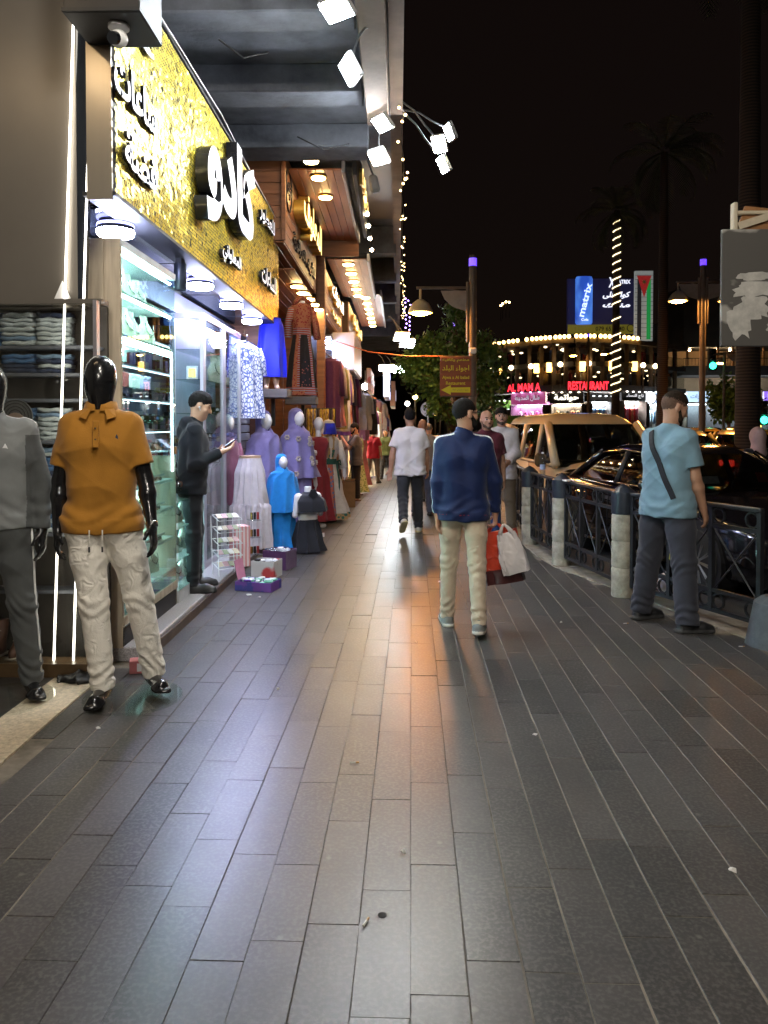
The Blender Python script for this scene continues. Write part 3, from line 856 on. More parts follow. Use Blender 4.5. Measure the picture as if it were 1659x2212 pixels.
# pavers: nearest ones single parts, the rest one joined part
PITCH_X = .16
lens = [.40, .48, .55, .62, .70, .80]
pm = {}
for ln in lens:
    for q in range(2):
        b = MB(); b.rbox((0, 0, -.02), (PITCH_X - (.0065 if q else .0019), ln - (.0042 if q else .0019), .04), .0014 if q else .0008)
        me = bpy.data.meshes.new('paver'); me.from_pydata([tuple(v) for v in b.v], [], b.f); me.materials.append(M_PAV); pm[ln, q] = me
cells = []
for k in range(-13, 20):
    y = .9 + random.random() * .4
    while y < 46:
        ln = random.choice(lens); yc = y + ln / 2; y += ln
        x = .19 + PITCH_X * (k + .5) + .0175 * (yc - 1.85)
        lim = -1.80 if yc < 4.9 else -1.66
        if x < lim + .02 or x > kerb_x(yc) + .02: continue
        # visible?
        v = Vector((x, yc, gz(yc))) - Vector((0, 0, CAM_H)); dep = v.dot(_f)
        if dep < .3: continue
        px = PCX + FPX * v.dot(_r) / dep; py = PCY - FPX * v.dot(_u) / dep
        vis = -40 < px < 1700 and py < 2290
        cells.append((vis, yc, x, ln, k))
cells.sort(key=lambda c: (not c[0], c[1]))
n_part = 0; joined = MB(); tones = []
for vis, yc, x, ln, k in cells:
    z = random.uniform(-.0008, .0008)
    if vis and n_part < 298:
        o = bpy.data.objects.new('paver', pm[ln, 1 if (k < -8 or k >= 0) else 0]); C.objects.link(o); o.parent = pavement
        o.location = (x + random.uniform(-.0015, .0015), yc, gz(yc) + z)
        o.rotation_euler = (random.uniform(-.0015, .0015), random.uniform(-.004, .004), -.0175 + random.uniform(-.003, .003)); n_part += 1
    else:
        n0 = len(joined.f)
        joined.box((x, yc, gz(yc) + z - .02), (PITCH_X - .0055, ln - .004, .04), RZ(-.0175) @ RX(-.021 if yc > 11 else 0))
        tones += [random.random()] * (len(joined.f) - n0)
jp = joined.build('paver_field', M_PAV, pavement); stuff(jp)
ta = jp.data.attributes.new('tone', 'FLOAT', 'FACE'); ta.data.foreach_set('value', tones)
# kerb: single stones along the road edge
kb = MB()
for a, c in zip(ys, ys[1:]):
    for y0 in np.linspace(a, c, 4)[:-1]:
        y1 = y0 + (c - a) / 3
        kb.quad((kerb_x(y0) + .04, y0, gz(y0) - .03), (kerb_x(y0) + .40, y0, gz(y0) - .03), (kerb_x(y1) + .40, y1, gz(y1) - .03), (kerb_x(y1) + .04, y1, gz(y1) - .03))
kerb = struct(kb.build('kerb', M_GROUT))
y = 3.4
while y < 30:
    ln = .62; ya, yb = y, y + ln - .012
    b = MB(); P = []
    for q in (ya, yb):
        P += [Vector((kerb_x(q) + .03, q, gz(q) + .008)), Vector((kerb_x(q) + .36, q, gz(q) + .008))]
    b.add([*P, *[p + Vector((0, 0, -.16)) for p in P]], [(0, 1, 3, 2), (4, 6, 7, 5), (0, 4, 5, 1), (2, 3, 7, 6), (0, 2, 6, 4), (1, 5, 7, 3)])
    b.build('kerb_stone', M_KERB, kerb); y += ln

# ---------------------------------------------------------------- bollards and railings
M_BST = mat('bollard_limestone', (.42, .37, .29), .85, var=.4, vscale=9, bump=.7, bscale=55)
M_IRON = mat('black_paint_iron', (.018, .019, .022), .42, var=.35, vscale=12, bump=.3, bscale=90)
M_IRONB = mat('blue_black_paint', (.022, .027, .038), .38, var=.3, vscale=12, bump=.15, bscale=60)
def bollard(x, y, label, lean=0., z0=None):
    t = thing('bollard', label, 'bollard', (x, y, gz(y) if z0 is None else z0), random.random() * 6, 'stone bollards along the kerb')
    t.rotation_euler[0] = lean
    for i, (a, b_) in enumerate(((0, .265), (.268, .505), (.508, .745))):
        q = MB(); q.lathe([(.0, a), (.098, a), (.103, a + .012), (.103, b_ - .012), (.098, b_), (0, b_)], 22); q.build('stone_drum', M_BST, t, smooth=True, auto=40)
    q = MB(); q.lathe([(0, .745), (.09, .745), (.106, .75), (.106, .93), (.104, .945), (.098, .95), (.05, .995), (0, 1.02)], 22); q.build('cap', M_IRONB, t, smooth=True, auto=35)
    return t
BP = [(2.03, 6.95), (1.80, 8.47), (1.70, 9.95), (1.80, 12.0)]
bollard(*BP[0], 'limestone bollard with blue-black cap right behind the man in the light blue shirt')
bollard(*BP[1], 'limestone bollard with blue-black cap beside the rear wheel of the black sedan')
bollard(*BP[2], 'limestone bollard with a water bottle on its rail, in front of the gold van')
bollard(*BP[3], 'brownish bollard beside the man in the white sweater', lean=.03)
def railing(a, b, label, first=0., last=0., orn=True):
    a, b = Vector(a), Vector(b); d = (b - a); L_ = d.length; ang = math.atan2(d.y, d.x)
    t = thing('railing', label, 'railing', (a.x, a.y, gz((a.y + b.y) / 2)), ang, 'black iron railings between the bollards')
    x0, x1 = .11 + first, L_ - .11 - last
    m = MB(); m.rbox(((x0 + x1) / 2, 0, .93), (x1 - x0, .05, .035), .008); m.build('top_rail', M_IRON, t)
    for z in (.775, .27, .115):
        m = MB(); m.box(((x0 + x1) / 2, 0, z), (x1 - x0, .03, .03)); m.build('rail', M_IRON, t)
    n = max(2, round((x1 - x0) / .42)); xs = [x0 + .02 + (x1 - x0 - .04) * i / n for i in range(n + 1)]
    for x in xs:
        m = MB(); m.box((x, 0, .52), (.036, .036, .80)); m.build('upright', M_IRON, t)
    for i in range(n):
        xa, xb = xs[i] + .02, xs[i + 1] - .02
        for s_ in (0, 1):
            p, q = (xa, 0, .28 if s_ else .765), (xb, 0, .765 if s_ else .28)
            m = MB(); m.cyl((p[0], .006 * (s_ * 2 - 1), p[2]), (q[0], .006 * (s_ * 2 - 1), q[2]), .007, n=6); m.build('cross_brace', M_IRON, t)
        for xx in ((xa + .05, xb - .05) if orn else ()):
            for z in (.853, .192):
                m = MB(); m.ring((xx, .009, z), .062, .05, .018, 18, RX(R(90))); m.build('ring_ornament', M_IRON, t)
    return t
railing(BP[1], BP[0], 'iron railing with crossed braces hiding the sedan rear wheel')
railing(BP[2], BP[1], 'short iron railing holding the plastic water bottle')
railing(BP[3], BP[2], 'iron railing beside the maroon-shirted man')
railing(BP[0], (2.66, 5.45), 'iron railing behind the legs of the man in the light blue shirt')
# grey lamp-post foot and its pole with a battered notice board
M_POST = mat('grey_painted_steel', (.10, .105, .115), .55, var=.3, vscale=9, bump=.3, bscale=60)
M_BOARD = two_tone('torn_poster_board', (.095, .088, .08), (.34, .32, .29), 'noise', 3.2, .60, .85, (1, 1, 1.6), .03)
pb = thing('notice_post', 'grey steel post with conical foot carrying a torn poster board', 'post', (2.66, 5.42, 0))
m = MB(); m.lathe([(.0, 0), (.205, 0), (.20, .03), (.15, .30), (.10, .34), (0, .34)], 20); m.build('foot', M_POST, pb, smooth=True, auto=40)
m = MB(); m.cyl((0.03, 0, .3), (0.03, 0, 4.3), .055, n=16); m.build('pole', M_POST, pb, smooth=True, auto=40)
bq = [atY(1572, 488, 5.22), atY(1572, 745, 5.22)]
zt, zb, xl = bq[0].z, bq[1].z, bq[0].x
m = MB(); m.rbox((xl + .24 - 2.66, -.10, (zt + zb) / 2), (.48, .03, zt - zb), .004); bo = m.build('board', M_BOARD, pb)
M_PAPER = mat('weathered_paper', (.50, .48, .44), .85, var=.25, vscale=14)
for (a, c, w_, h_) in ((.10, .22, .16, .25), (.19, .36, .22, .17), (.22, .56, .38, .11), (.20, .70, .30, .06), (.33, .16, .10, .08)):
    pts = []
    nq = 22
    for i in range(nq):
        an = 2 * math.pi * i / nq; jj = random.uniform(.78, 1.0)
        jj = random.uniform(.55, 1.0); pts.append((w_ * .56 * jj * math.copysign(abs(math.cos(an)) ** .6, math.cos(an)), h_ * .56 * jj * math.copysign(abs(math.sin(an)) ** .6, math.sin(an))))
    q = MB(); q.prism(pts, 0, .002, M_FRONT, (xl + a + .02 - 2.66, -.1165 - random.random() * .003, zb + (zt - zb) * (c - .05) * .8 + .06)); q.build('poster_scrap', M_PAPER, bo)
br = MB(); br.rbox((xl + .30 - 2.66, -.03, zt + .13), (.36, .05, .025), .006); br.rbox((xl + .115 - 2.66, -.03, zt + .10), (.03, .06, .20), .006)
br.box((xl + .24 - 2.66, -.05, zt + .07), (.22, .012, .05), RY(R(-18))); br.build('bracket', MATS.get('cream_paint') or mat('cream_paint', (.55, .47, .34), .6, var=.2), pb)
m = MB(); m.prism([(0, 0), (.40, 0), (.40, .12), (.05, .16)], 0, .02, M_FRONT, (xl + .14 - 2.66, -.01, zt + .02)); m.build('shield', mat('rust_orange_sheet', (.30, .14, .05), .6, var=.3), pb)
# ================================================================ left side: watch shop and its gold sign
M_CONC = mat('soffit_concrete', (.15, .16, .185), .9, var=.5, vscale=1.9, bump=.5, bscale=16, vdetail=8)
M_CONCB = mat('brown_edge_beam', (.20, .15, .12), .85, var=.25, vscale=2.2, bump=.3, bscale=20)
M_TAUPE = mat('taupe_metal_cladding', (.155, .14, .12), .42, .3, var=.08, vscale=1.3, spec=.5)
M_BRUSH = mat('brushed_bronze_panel', (.38, .34, .28), .34, .7, var=.10, vscale=3, stretch=(1, 1, .05))
M_DARKG = mat('dark_gloss_panel', (.012, .014, .018), .10, 0, var=.1, spec=.6)
M_BLACK = mat('matt_black', (.012, .012, .013), .6, var=.2)
M_ALU = mat('lilac_aluminium', (.62, .60, .66), .32, .75, var=.06)
M_OAK = mat('grey_oak_laminate', (.43, .36, .27), .6, var=.28, vscale=3.2, stretch=(6, 6, .45), bump=.1, bscale=40)
M_GRAN = mat('speckled_granite', (.34, .33, .34), .35, var=.55, vscale=130, vdetail=2)
M_BRSTONE = mat('brown_riser_stone', (.10, .068, .05), .5, var=.4, vscale=7)
E_LED = emis('led_cool_white', (.66, .92, 1.), 22.)
E_LEDW = emis('led_neutral_white', (1., .93, .80), 2.6)
E_RING = emis('ring_light_white', (.58, .63, 1.), 55.)
E_RINGB = emis('ring_light_blue_glow', (.34, .36, 1.), 1.4)
E_FLOOD = emis('flood_panel_white', (.88, .94, 1.), 80.)
E_WARM = emis('warm_downlight', (1., .66, .26), 22.)
GL = glass()
GLG = glass('green_edge_glass', (.80, .95, .90), .05)

# ---- building shell
bd = thing('arcade_building', 'concrete building whose overhanging storeys roof the pavement', 'building', (0, 0, 0))
m = MB(); m.box((-2.35, 5.2, 5.40), (4.5, 10.9, .22)); m.build('ceiling_slab', M_CONC, bd)
def beam_from(v0, v1):
    return G(500, v0, 5.0).y, G(500, v1, 5.0).y
for a, c in ((25, 70), (198, 233), (318, 349)):
    y0, y1 = sorted(beam_from(a, c)); m = MB(); m.rbox((-2.42, (y0 + y1) / 2, 5.145), (4.1, y1 - y0, .29), .015); m.build('cross_beam', M_CONC, bd)
for yy in (1.2, 3.6):
    m = MB(); m.rbox((-2.42, yy, 5.145), (4.1, .35, .29), .015); m.build('cross_beam', M_CONC, bd)
m = MB(); m.rbox((-.225, 4.6, 5.10), (.24, 8.2, .40), .01); m.build('edge_beam', M_CONCB, bd)
m = MB(); m.box((-.02, 4.3, 5.55), (.14, 9.2, .9)); m.build('balcony_edge', M_CONCB, bd)
m = MB(); m.box((-2.5, 28.2, 6.05), (4.9, 34.6, .25)); m.build('ceiling_slab', M_CONC, bd)
M_CORR = two_tone('brown_corrugated_sheet', (.13, .095, .07), (.24, .18, .13), 'wave', 5.0, .5, .5, (0, 1, 0), .4)
m = MB(); m.box((-.30, 13.4, 5.86), (.62, 5.2, .12)); m.build('corrugated_soffit', M_CORR, bd)
for yy in (17.2, 20.5, 24, 28, 33):
    m = MB(); m.rbox((-1.4, yy, 5.62), (2.7, .35, .60), .015); m.build('cross_beam', M_CONC, bd)
m = MB(); m.box((-.02, 26, 5.85), (.16, 32, .65)); m.build('balcony_edge', M_CONCB, bd)
m = MB(); m.box((-3.2, 5, 8.2), (6.2, 12, 5.2)); m.build('upper_wall', M_CONC, bd)
m = MB(); m.box((-3.2, 28.8, 8.9), (6.2, 35, 5.2)); m.build('upper_wall', M_CONC, bd)
m = MB(); m.box((-5.2, 22, 2.5), (.2, 48, 6)); m.build('rear_wall', mat('plaster_wall', (.33, .31, .28), .9, var=.15, vscale=1.2), bd)
for (x0, x1, yy, zz) in ((-1.2, -.6, 9.2, 4.97), (-1.6, -1.2, 6.9, 4.98)):
    m = MB(); m.tube([(x0, yy, zz), ((x0 + x1) / 2, yy + .1, zz - .12), (x1, yy + .25, zz)], .008); m.build('loose_cable', M_BLACK, bd)

# ---- step in front of the shops
st = MB(); st.rbox((-2.55, 8.1, .05), (1.80, 6.3, .10), .008); ste = st.build('shop_step', M_GRAN); struct(ste)
m = MB(); m.box((-1.638, 8.1, .035), (.012, 6.3, .07)); m.build('riser', M_BRSTONE, ste)
m = MB(); m.box((-1.95, 3.4, .004), (.28, 2.7, .012)); o = m.build('stone_threshold', mat('pale_terrazzo', (.55, .46, .33), .55, var=.35, vscale=45, bump=.1, bscale=80)); struct(o)
m = MB(); m.box((-3.3, 3.4, .002), (2.42, 2.7, .012)); o = m.build('side_floor', mat('dark_doorway_floor', (.05, .045, .04), .6, var=.3, vscale=8)); struct(o)

# ---- jeans window with its clad wall
jw = thing('clothes_shop_front', 'taupe clad shop corner with two upright light strips and a glazed jeans display', 'shop front', (0, -.15, 0))
m = MB(); m.box((-2.75, 4.93, 3.75), (1.56, .14, 2.96)); m.build('cladding_panel', M_TAUPE, jw)
m = MB(); m.box((-2.95, 4.855, 3.75), (.012, .012, 2.96)); m.build('panel_joint', M_BLACK, jw)
yL = 4.69
s1 = [atY(160, 0, yL), atY(117, 1405, yL)]; s2 = [atY(198, 49, yL), atY(159, 1416, yL)]
s1 = [p_ + Vector((0, .15, 0)) for p_ in s1]; s2 = [p_ + Vector((0, .15, 0)) for p_ in s2]
def up_to(a, b, z): 
    t = (z - b.z) / (a.z - b.z); return b + (a - b) * t
q = [up_to(*s1, 5.0), up_to(*s1, 2.28), up_to(*s2, 2.28), up_to(*s2, 5.0)]
def slab_xz(name, pts, y0, y1, mt, par):
    b = MB(); n = len(pts); vs = [(p[0], y0, p[1]) for p in pts] + [(p[0], y1, p[1]) for p in pts]
    b.add(vs, [tuple(range(n)), tuple(range(n, 2 * n))[::-1]] + [(i, n + i, n + (i + 1) % n, (i + 1) % n) for i in range(n)])
    return b.build(name, mt, par)
slab_xz('mirror_panel', [(p.x, p.z) for p in q], 4.865, 4.90, M_DARKG, jw)
slab_xz('bronze_panel', [(q[2].x + .03, 2.96), (-1.74, 2.96), (-1.74, 5.0), (q[3].x, 5.0)], 4.872, 4.92, M_BRUSH, jw)
for a, c in (s1, s2):
    t0, t1 = up_to(a, c, 5.0), up_to(a, c, .06)
    m = MB(); m.tube([t0, t1], .0065, 6); m.build('light_strip', E_LEDW, jw)
m = MB(); m.box((-2.6, 4.885, 2.30), (1.58, .12, .035)); m.build('window_head', M_TAUPE, jw)
m = MB(); m.box((-2.6, 4.775, 1.18), (1.56, .010, 2.2)); m.build('window_glass', glass('shop_window_glass', (.9, .91, .89), .09), jw)
m = MB(); m.box((-1.828, 4.79, 1.18), (.022, .05, 2.24)); m.build('window_edge', M_ALU, jw)
m = MB(); m.box((-2.6, 4.84, .045), (1.58, .15, .09)); m.build('window_base', mat('brown_base_board', (.16, .10, .05), .35, var=.3, vscale=6), jw)
m = MB(); m.box((-2.63, 5.06, 1.15), (1.54, .03, 2.3)); m.build('back_panel', mat('grey_brown_backing', (.06, .052, .045), .5, var=.15), jw)
SH = [2.03, 1.86, 1.70, 1.44, 1.16, .86, .50]
for z in SH:
    m = MB(); m.rbox((-2.63, 4.98, z), (1.50, .15, .022), .004); m.build('shelf', mat('grey_blue_shelf', (.13, .14, .17), .45, var=.1), jw)
m = MB(); m.prism([(-.05, 0), (.05, 0), (0, .11)], 0, .012, M_FRONT, (-2.06, 4.86, 2.32)); m.build('triangle_badge', mat('white_plastic', (.75, .75, .75), .4, var=.05), jw)
DEN = [mat('denim_blue', (.07, .16, .34), .85, var=.35, vscale=40, bump=.3, bscale=300), mat('denim_pale', (.48, .54, .57), .85, var=.25, vscale=40, bump=.3, bscale=300),
       mat('denim_mid', (.18, .28, .42), .85, var=.3, vscale=40, bump=.3, bscale=300), mat('denim_navy', (.03, .045, .095), .85, var=.3, vscale=40, bump=.3, bscale=300)]
def folded(w, d, t, seed):
    b = MB(); rings = []
    for i in range(9):
        a = 2 * math.pi * i / 8
    n = 14
    for xk in np.linspace(-.5, .5, 7):
        ring = []
        for i in range(n):
            a = 2 * math.pi * i / n
            yy = (d / 2) * max(-1, min(1, 1.25 * math.cos(a))); zz = t / 2 + (t / 2) * (abs(math.sin(a)) ** .6) * (1 if math.sin(a) > 0 else -1)
            ring.append(Vector((xk * w * (1 - .02 * math.sin(i + seed)), yy + .006 * math.sin(xk * 9 + seed + i), zz + .004 * math.sin(xk * 11 + seed * 2))))
        rings.append(ring)
    b.loft(rings); return b
LBL = {0: 'stack of folded blue jeans on the window shelf', 1: 'stack of folded pale jeans on the window shelf', 2: 'stack of folded mid-blue jeans on the window shelf', 3: 'stack of folded navy jeans on the window shelf'}
for si, z in enumerate(SH[:6]):
    xs = np.arange(-3.26, -1.93, .222)
    top = .165 if si else .22
    for xi, x in enumerate(xs):
        if (si, xi) in ((1, 3), (2, 1)) or random.random() < .08: continue
        ci = random.choice((0, 1, 1, 2, 3)); nf = (7, 4, 4, 7, 8, 8)[si]
        t = thing('jeans_stack', LBL[ci], 'jeans', (float(x), 4.815, z + .011), random.uniform(-.06, .06), 'folded jeans in the window')
        for k in range(nf):
            th = .026 + random.random() * .006
            b = folded(.19 + random.random() * .02, .11, th * 1.05, random.random() * 9)
            o = b.build('folded_jeans', DEN[ci if random.random() < .7 else random.randint(0, 3)], t, smooth=True); o.location = (random.uniform(-.006, .006), 0, k * .029)
# printed portrait of a man in a flat hat, and a pair of brown boots behind the glass
pt = thing('hat_portrait', 'printed cut-out of a face under a round grey hat behind the window glass', 'poster', (-2.37, 4.735, 1.62))
m = MB(); m.lathe([(0, 0), (.105, 0), (.105, .01), (0, .01)], 28, (0, 0, -.02), M_FRONT); m.build('hat_brim', mat('hat_grey', (.16, .16, .165), .8, var=.2), pt)
for r_ in (.04, .06, .08, .098):
    m = MB(); m.ring((0, -.010, -.02), r_ + .004, r_, .005, 26, M_FRONT); m.build('hat_stitching', MATS['matt_black'], pt)
m = MB(); m.lathe([(0, 0), (.075, 0), (.075, .006), (0, .006)], 24, (.0, -.012, -.09), M_FRONT, sy=1.25); m.build('printed_face', mat('printed_skin', (.42, .30, .24), .6, var=.15), pt)
for sx in (-1, 1):
    m = MB(); m.box((sx * .028, -.020, -.075), (.03, .004, .009)); m.build('printed_eye', MATS['hair_brown'], pt)
for i in range(2):
    t = thing('brown_boot', 'brown laced boot standing behind the window glass', 'boot', (-2.52 + .14 * i, 4.78, .092), -.3 + .2 * i, 'boots in the jeans window')
    m = MB(); m.loft([[Vector((.035 * math.cos(a) * sx_, .09 * math.sin(a) * sy_ + oy, z_)) for a in np.linspace(0, 2 * math.pi, 15)[:-1]] for sx_, sy_, oy, z_ in ((1, 1, -.03, .015), (1, 1, -.03, .05), (.9, .75, -.01, .085), (.85, .5, .02, .13), (.9, .5, .03, .22))]); m.build('upper', mat('brown_leather', (.14, .06, .035), .5, var=.3), t, smooth=True)
    m = MB(); m.rbox((0, -.03, .008), (.075, .19, .016), .006); m.build('sole', mat('pale_rubber', (.45, .40, .33), .7), t)
    for k in range(4):
        m = MB(); m.box((0, -.045 + .018 * k, .105 + .028 * k), (.05, .006, .006)); m.build('lace', MATS['pale_rubber'], t)

# ---- gold sequin sign
SX, SY0, SY1, SZ0, SZ1 = -1.70, 4.60, 10.90, 2.94, 4.41
gs = thing('gold_sequin_sign', 'long gold sequin shop sign with raised white Arabic letters', 'shop sign', (SX, SY0, SZ0))
W_, H_ = SY1 - SY0, SZ1 - SZ0
m = MB(); m.box((-.078, W_ / 2, H_ / 2), (.15, W_, H_)); m.build('sign_box', M_BLACK, gs)
m = MB(); m.box((-.078, -.012, H_ / 2 + .1), (.15, .02, H_ + .3)); m.build('end_panel', M_BRUSH, gs)
for z in (-.012, H_ + .012):
    m = MB(); m.box((-.085, W_ / 2, z), (.20, W_ + .02, .024)); m.build('frame', M_BLACK, gs)
vs, fs = [], []
pit = .0335; n_r = int(H_ / (pit * .9)); n_c = int(W_ / pit)
hx = np.array([[0, math.cos(a) * .0165, math.sin(a) * .0165] for a in np.linspace(0, 2 * math.pi, 8)[:-1]])
for r_ in range(n_r):
    for c_ in range(n_c):
        yy = (c_ + .5 + .5 * (r_ % 2)) * pit; zz = (r_ + .5) * pit * .9
        if yy > W_ - .01: continue
        tx, tz = np.random.default_rng(r_ * 1000 + c_).normal(0, .085, 2)
        tz += .03 * math.sin(yy * 1.9 + zz * 2.3)
        if abs(tx) > .22: continue
        P_ = hx.copy(); P_[:, 0] = P_[:, 1] * math.tan(tx) + P_[:, 2] * math.tan(tz)
        o_ = len(vs); vs += [(p[0] + .010, p[1] + yy, p[2] + zz) for p in P_]; fs.append(tuple(range(o_, o_ + 7)))
M_SEQ = mat('gold_sequin', (.70, .55, .06), .33, .68, var=.28, vscale=30, rvar=.08)
me = bpy.data.meshes.new('sequins'); me.from_pydata(vs, [], fs); o = finish('sequins', me, M_SEQ, gs); stuff(o)
M_LETS = mat('letter_return_black', (.03, .03, .034), .25, .3, var=.1)
E_LET = emis('letter_face_white', (.62, .67, 1.), .13)
E_LET2 = emis('small_letter_white', (.7, .75, 1.), .11)
def sign_text(txt, v0, v1, w, h, depth, bold, par=gs, org=(SX, SY0, SZ0), name='lettering', face=E_LET, x=None, shear=0.):
    """v0 = photo pixel of the middle of the text on the sign plane"""
    p = atX(v0, v1, SX + .02)
    at = (p.x - org[0], p.y - org[1], p.z - org[2])
    return text_mesh(txt, w, h, depth, bold, shear, M_STREET, at, name, M_LETS, par, front=face)
sign_text('كادو', 482, 414, 2.15, 1.06, .11, .05)
sign_text('ساعات', 290, 208, .80, .24, .022, .03, face=E_LET2)
sign_text('فضة', 300, 352, .62, .22, .022, .03, face=E_LET2)
sign_text('عطور', 288, 62, .70, .22, .022, .03, face=E_LET2)
sign_text('المعلواني', 494, 560, .85, .20, .04, .02, face=E_LET2)
sign_text('للعطور', 572, 478, 1.1, .24, .04, .02, face=E_LET2)
sign_text('للساعات', 576, 605, 1.1, .22, .04, .02, face=E_LET2)
m = MB(); m.tube([atX(v_, w_, SX + .03) - Vector((SX, SY0, SZ0)) for v_, w_ in ((318, 2), (340, 25), (480, 250), (520, 330), (600, 480))], .006); m.build('cable', mat('white_cable', (.7, .7, .72), .5, var=0), gs)
# soffit behind the sign, round ceiling lights
sf = thing('sign_soffit', 'dark glossy soffit panel under the gold sign', 'soffit', (0, 0, 0))
m = MB(); m.box((-2.5, 7.98, 2.945), (1.58, 6.1, .03)); m.build('panel', M_DARKG, sf)
for yy in (6.6, 8.2, 9.8):
    m = MB(); m.box((-2.5, yy, 2.9285), (1.58, .008, .004)); m.build('panel_joint', M_BLACK, sf)
m = MB(); m.box((-2.30, 7.98, 2.80), (.05, 6.1, .20)); m.build('shutter_rail', mat('blue_grey_steel', (.07, .075, .10), .5, .2, var=.15), sf)
def ring_light(x, y, z, label, group, r=.125, e1=None, e2=None, body=None):
    t = thing('ceiling_light', label, 'ceiling light', (x, y, z), 0, group)
    m = MB(); m.lathe([(0, 0), (r * .86, 0), (r * .86, -.012), (0, -.012)], 24); m.build('mount', body or M_BLACK, t)
    m = MB(); m.lathe([(r * .70, -.012), (r * .97, -.012), (r, -.022), (r, -.030), (r * .70, -.030)], 26); m.build('upper_glow', e2 or E_RINGB, t, smooth=True, auto=40)
    m = MB(); m.lathe([(r * .7, -.030), (r * .98, -.030), (r * .98, -.055), (r * .7, -.055)], 26); m.build('black_band', body or M_BLACK, t, smooth=True, auto=40)
    m = MB(); m.lathe([(0, -.055), (r * .98, -.055), (r, -.066), (r * .97, -.085), (r * .85, -.095), (0, -.098)], 26); m.build('diffuser', e1 or E_RING, t, smooth=True, auto=40)
    return t
for i, (v0, w0) in enumerate(((432, 618), (500, 660), (544, 694))):
    p = G(v0, w0, 2.86)
    ring_light(p.x, p.y, 2.928, 'round blue-white ceiling light under the gold sign', 'round lights under the gold sign')
ring_light(-1.93, 5.25, 2.928, 'round ceiling light seen over the top of the glass showcase', None)
t = thing('track_spot', 'black cylindrical spot lamp hanging under the gold sign', 'spot lamp', (-1.80, 6.35, 2.928))
m = MB(); m.box((0, 0, -.03), (.05, .10, .06)); m.build('bracket', M_BLACK, t)
m = MB(); m.lathe([(0, -.05), (.05, -.05), (.052, -.06), (.052, -.26), (.045, -.27), (0, -.255)], 20); m.build('barrel', mat('blue_black_metal', (.05, .06, .08), .35, .4), t, smooth=True, auto=40)
# canopy box with security camera
cb = thing('canopy_box', 'dark canopy box above the shop corner', 'canopy', (-1.62, 4.42, 3.80))
m = MB(); m.rbox((0, 0, .3), (.42, .40, .6), .006); m.build('box', mat('dark_brown_panel', (.018, .016, .015), .55, var=.15), cb)
m = MB(); m.box((0, -.012, .012), (.43, .40, .02)); m.build('trim', M_BLACK, cb)
t = thing('security_camera', 'white turret security camera hanging from the canopy box', 'security camera', (-1.575, 4.36, 3.80))
m = MB(); m.lathe([(0, 0), (.058, 0), (.058, -.02), (.035, -.035), (0, -.035)], 20); m.build('mount', MATS['white_plastic'], t, smooth=True, auto=40)
m = MB(); m.sph((0, 0, -.075), .05, 18, 12); m.build('housing', MATS['white_plastic'], t, smooth=True)
m = MB(); m.cyl((-.008, -.028, -.085), (-.016, -.058, -.098), .036, .034, 18); m.build('lens', MATS['dark_gloss_panel'], t, smooth=True, auto=40)

# ---- tall glass showcase
VX, VY0, VY1 = -1.79, 4.95, 6.16
vt = thing('glass_showcase', 'tall oak-sided glass showcase lit by white shelf strips', 'showcase', (VX, VY0, .10))
VL = VY1 - VY0
m = MB(); m.rbox((-.20, .012, 1.32), (.40, .03, 2.66), .004); m.build('side_panel', M_OAK, vt)
m = MB(); m.box((-.12, -.008, 1.9), (.03, .012, 1.5)); m.build('cover_strip', M_OAK, vt)
m = MB(); m.rbox((-.20, VL - .012, .6), (.40, .024, 1.2), .004); m.build('side_panel', M_OAK, vt)
m = MB(); m.box((-.20, VL / 2, 2.625), (.41, VL, .05)); m.build('top', mat('silver_edge', (.55, .58, .60), .35, .4), vt)
m = MB(); m.box((-.20, VL / 2, .06), (.40, VL, .12)); m.build('plinth', M_BLACK, vt)
m = MB(); m.box((-.002, VL / 2, .165), (.02, VL, .06)); m.build('front_rail', M_OAK, vt)
m = MB(); m.box((0.002, VL / 2, 1.40), (.006, VL - .05, 2.40)); m.build('front_glass', GLG, vt)
M_VBACK = mat('pale_aqua_back', (.55, .66, .65), .5, var=.06)
m = MB(); m.box((-.39, VL / 2, 2.28), (.012, VL - .05, .66)); m.build('back_panel', M_VBACK, vt)
m = MB(); m.box((-.39, VL / 2, .62), (.012, VL - .05, .98)); m.build('back_panel', mat('mid_aqua_back', (.30, .40, .40), .5, var=.1), vt)
M_SHG = mat('white_shelf', (.62, .66, .66), .4, var=.05)
vshelf = [2.33, 2.05]                     # upper lit decks (relative)
lower = [.30, .56, .80, 1.02]
for z in vshelf + lower:
    m = MB(); m.rbox((-.20, VL / 2, z - .012), (.37, VL - .06, .022), .003); m.build('shelf', M_SHG, vt)
for z in (2.565, 2.295, 2.018, 1.99):
    m = MB(); m.box((-.025, VL / 2, z), (.014, VL - .10, .012)); m.build('shelf_light', E_LED, vt)
    m = MB(); m.box((-.33, VL / 2 - .1, z), (.014, VL - .34, .012)); m.build('shelf_light', E_LED, vt)
for yy in (.06, VL * .52, VL - .05):
    m = MB(); m.box((-.36, yy, .62), (.014, .014, .94)); m.build('upright_light', E_LED, vt)
for z in (1.70, 1.45, 1.24):
    m = MB(); m.box((-.20, VL / 2, z), (.36, VL - .06, .008)); m.build('glass_shelf', GLG, vt)
m = MB(); m.box((-.015, VL - .05, 1.55), (.012, .012, .95)); m.build('upright_light', emis('led_strip_blue_white', (.7, .8, 1.), 4.), vt)
M_VEL = mat('cream_velvet', (.56, .54, .40), .9, var=.12, sheen=.2)
M_JEW = mat('dark_silver', (.30, .29, .28), .25, 1., var=.4, vscale=60)
M_GOLDJ = mat('gold_jewellery', (.8, .55, .15), .22, 1.)
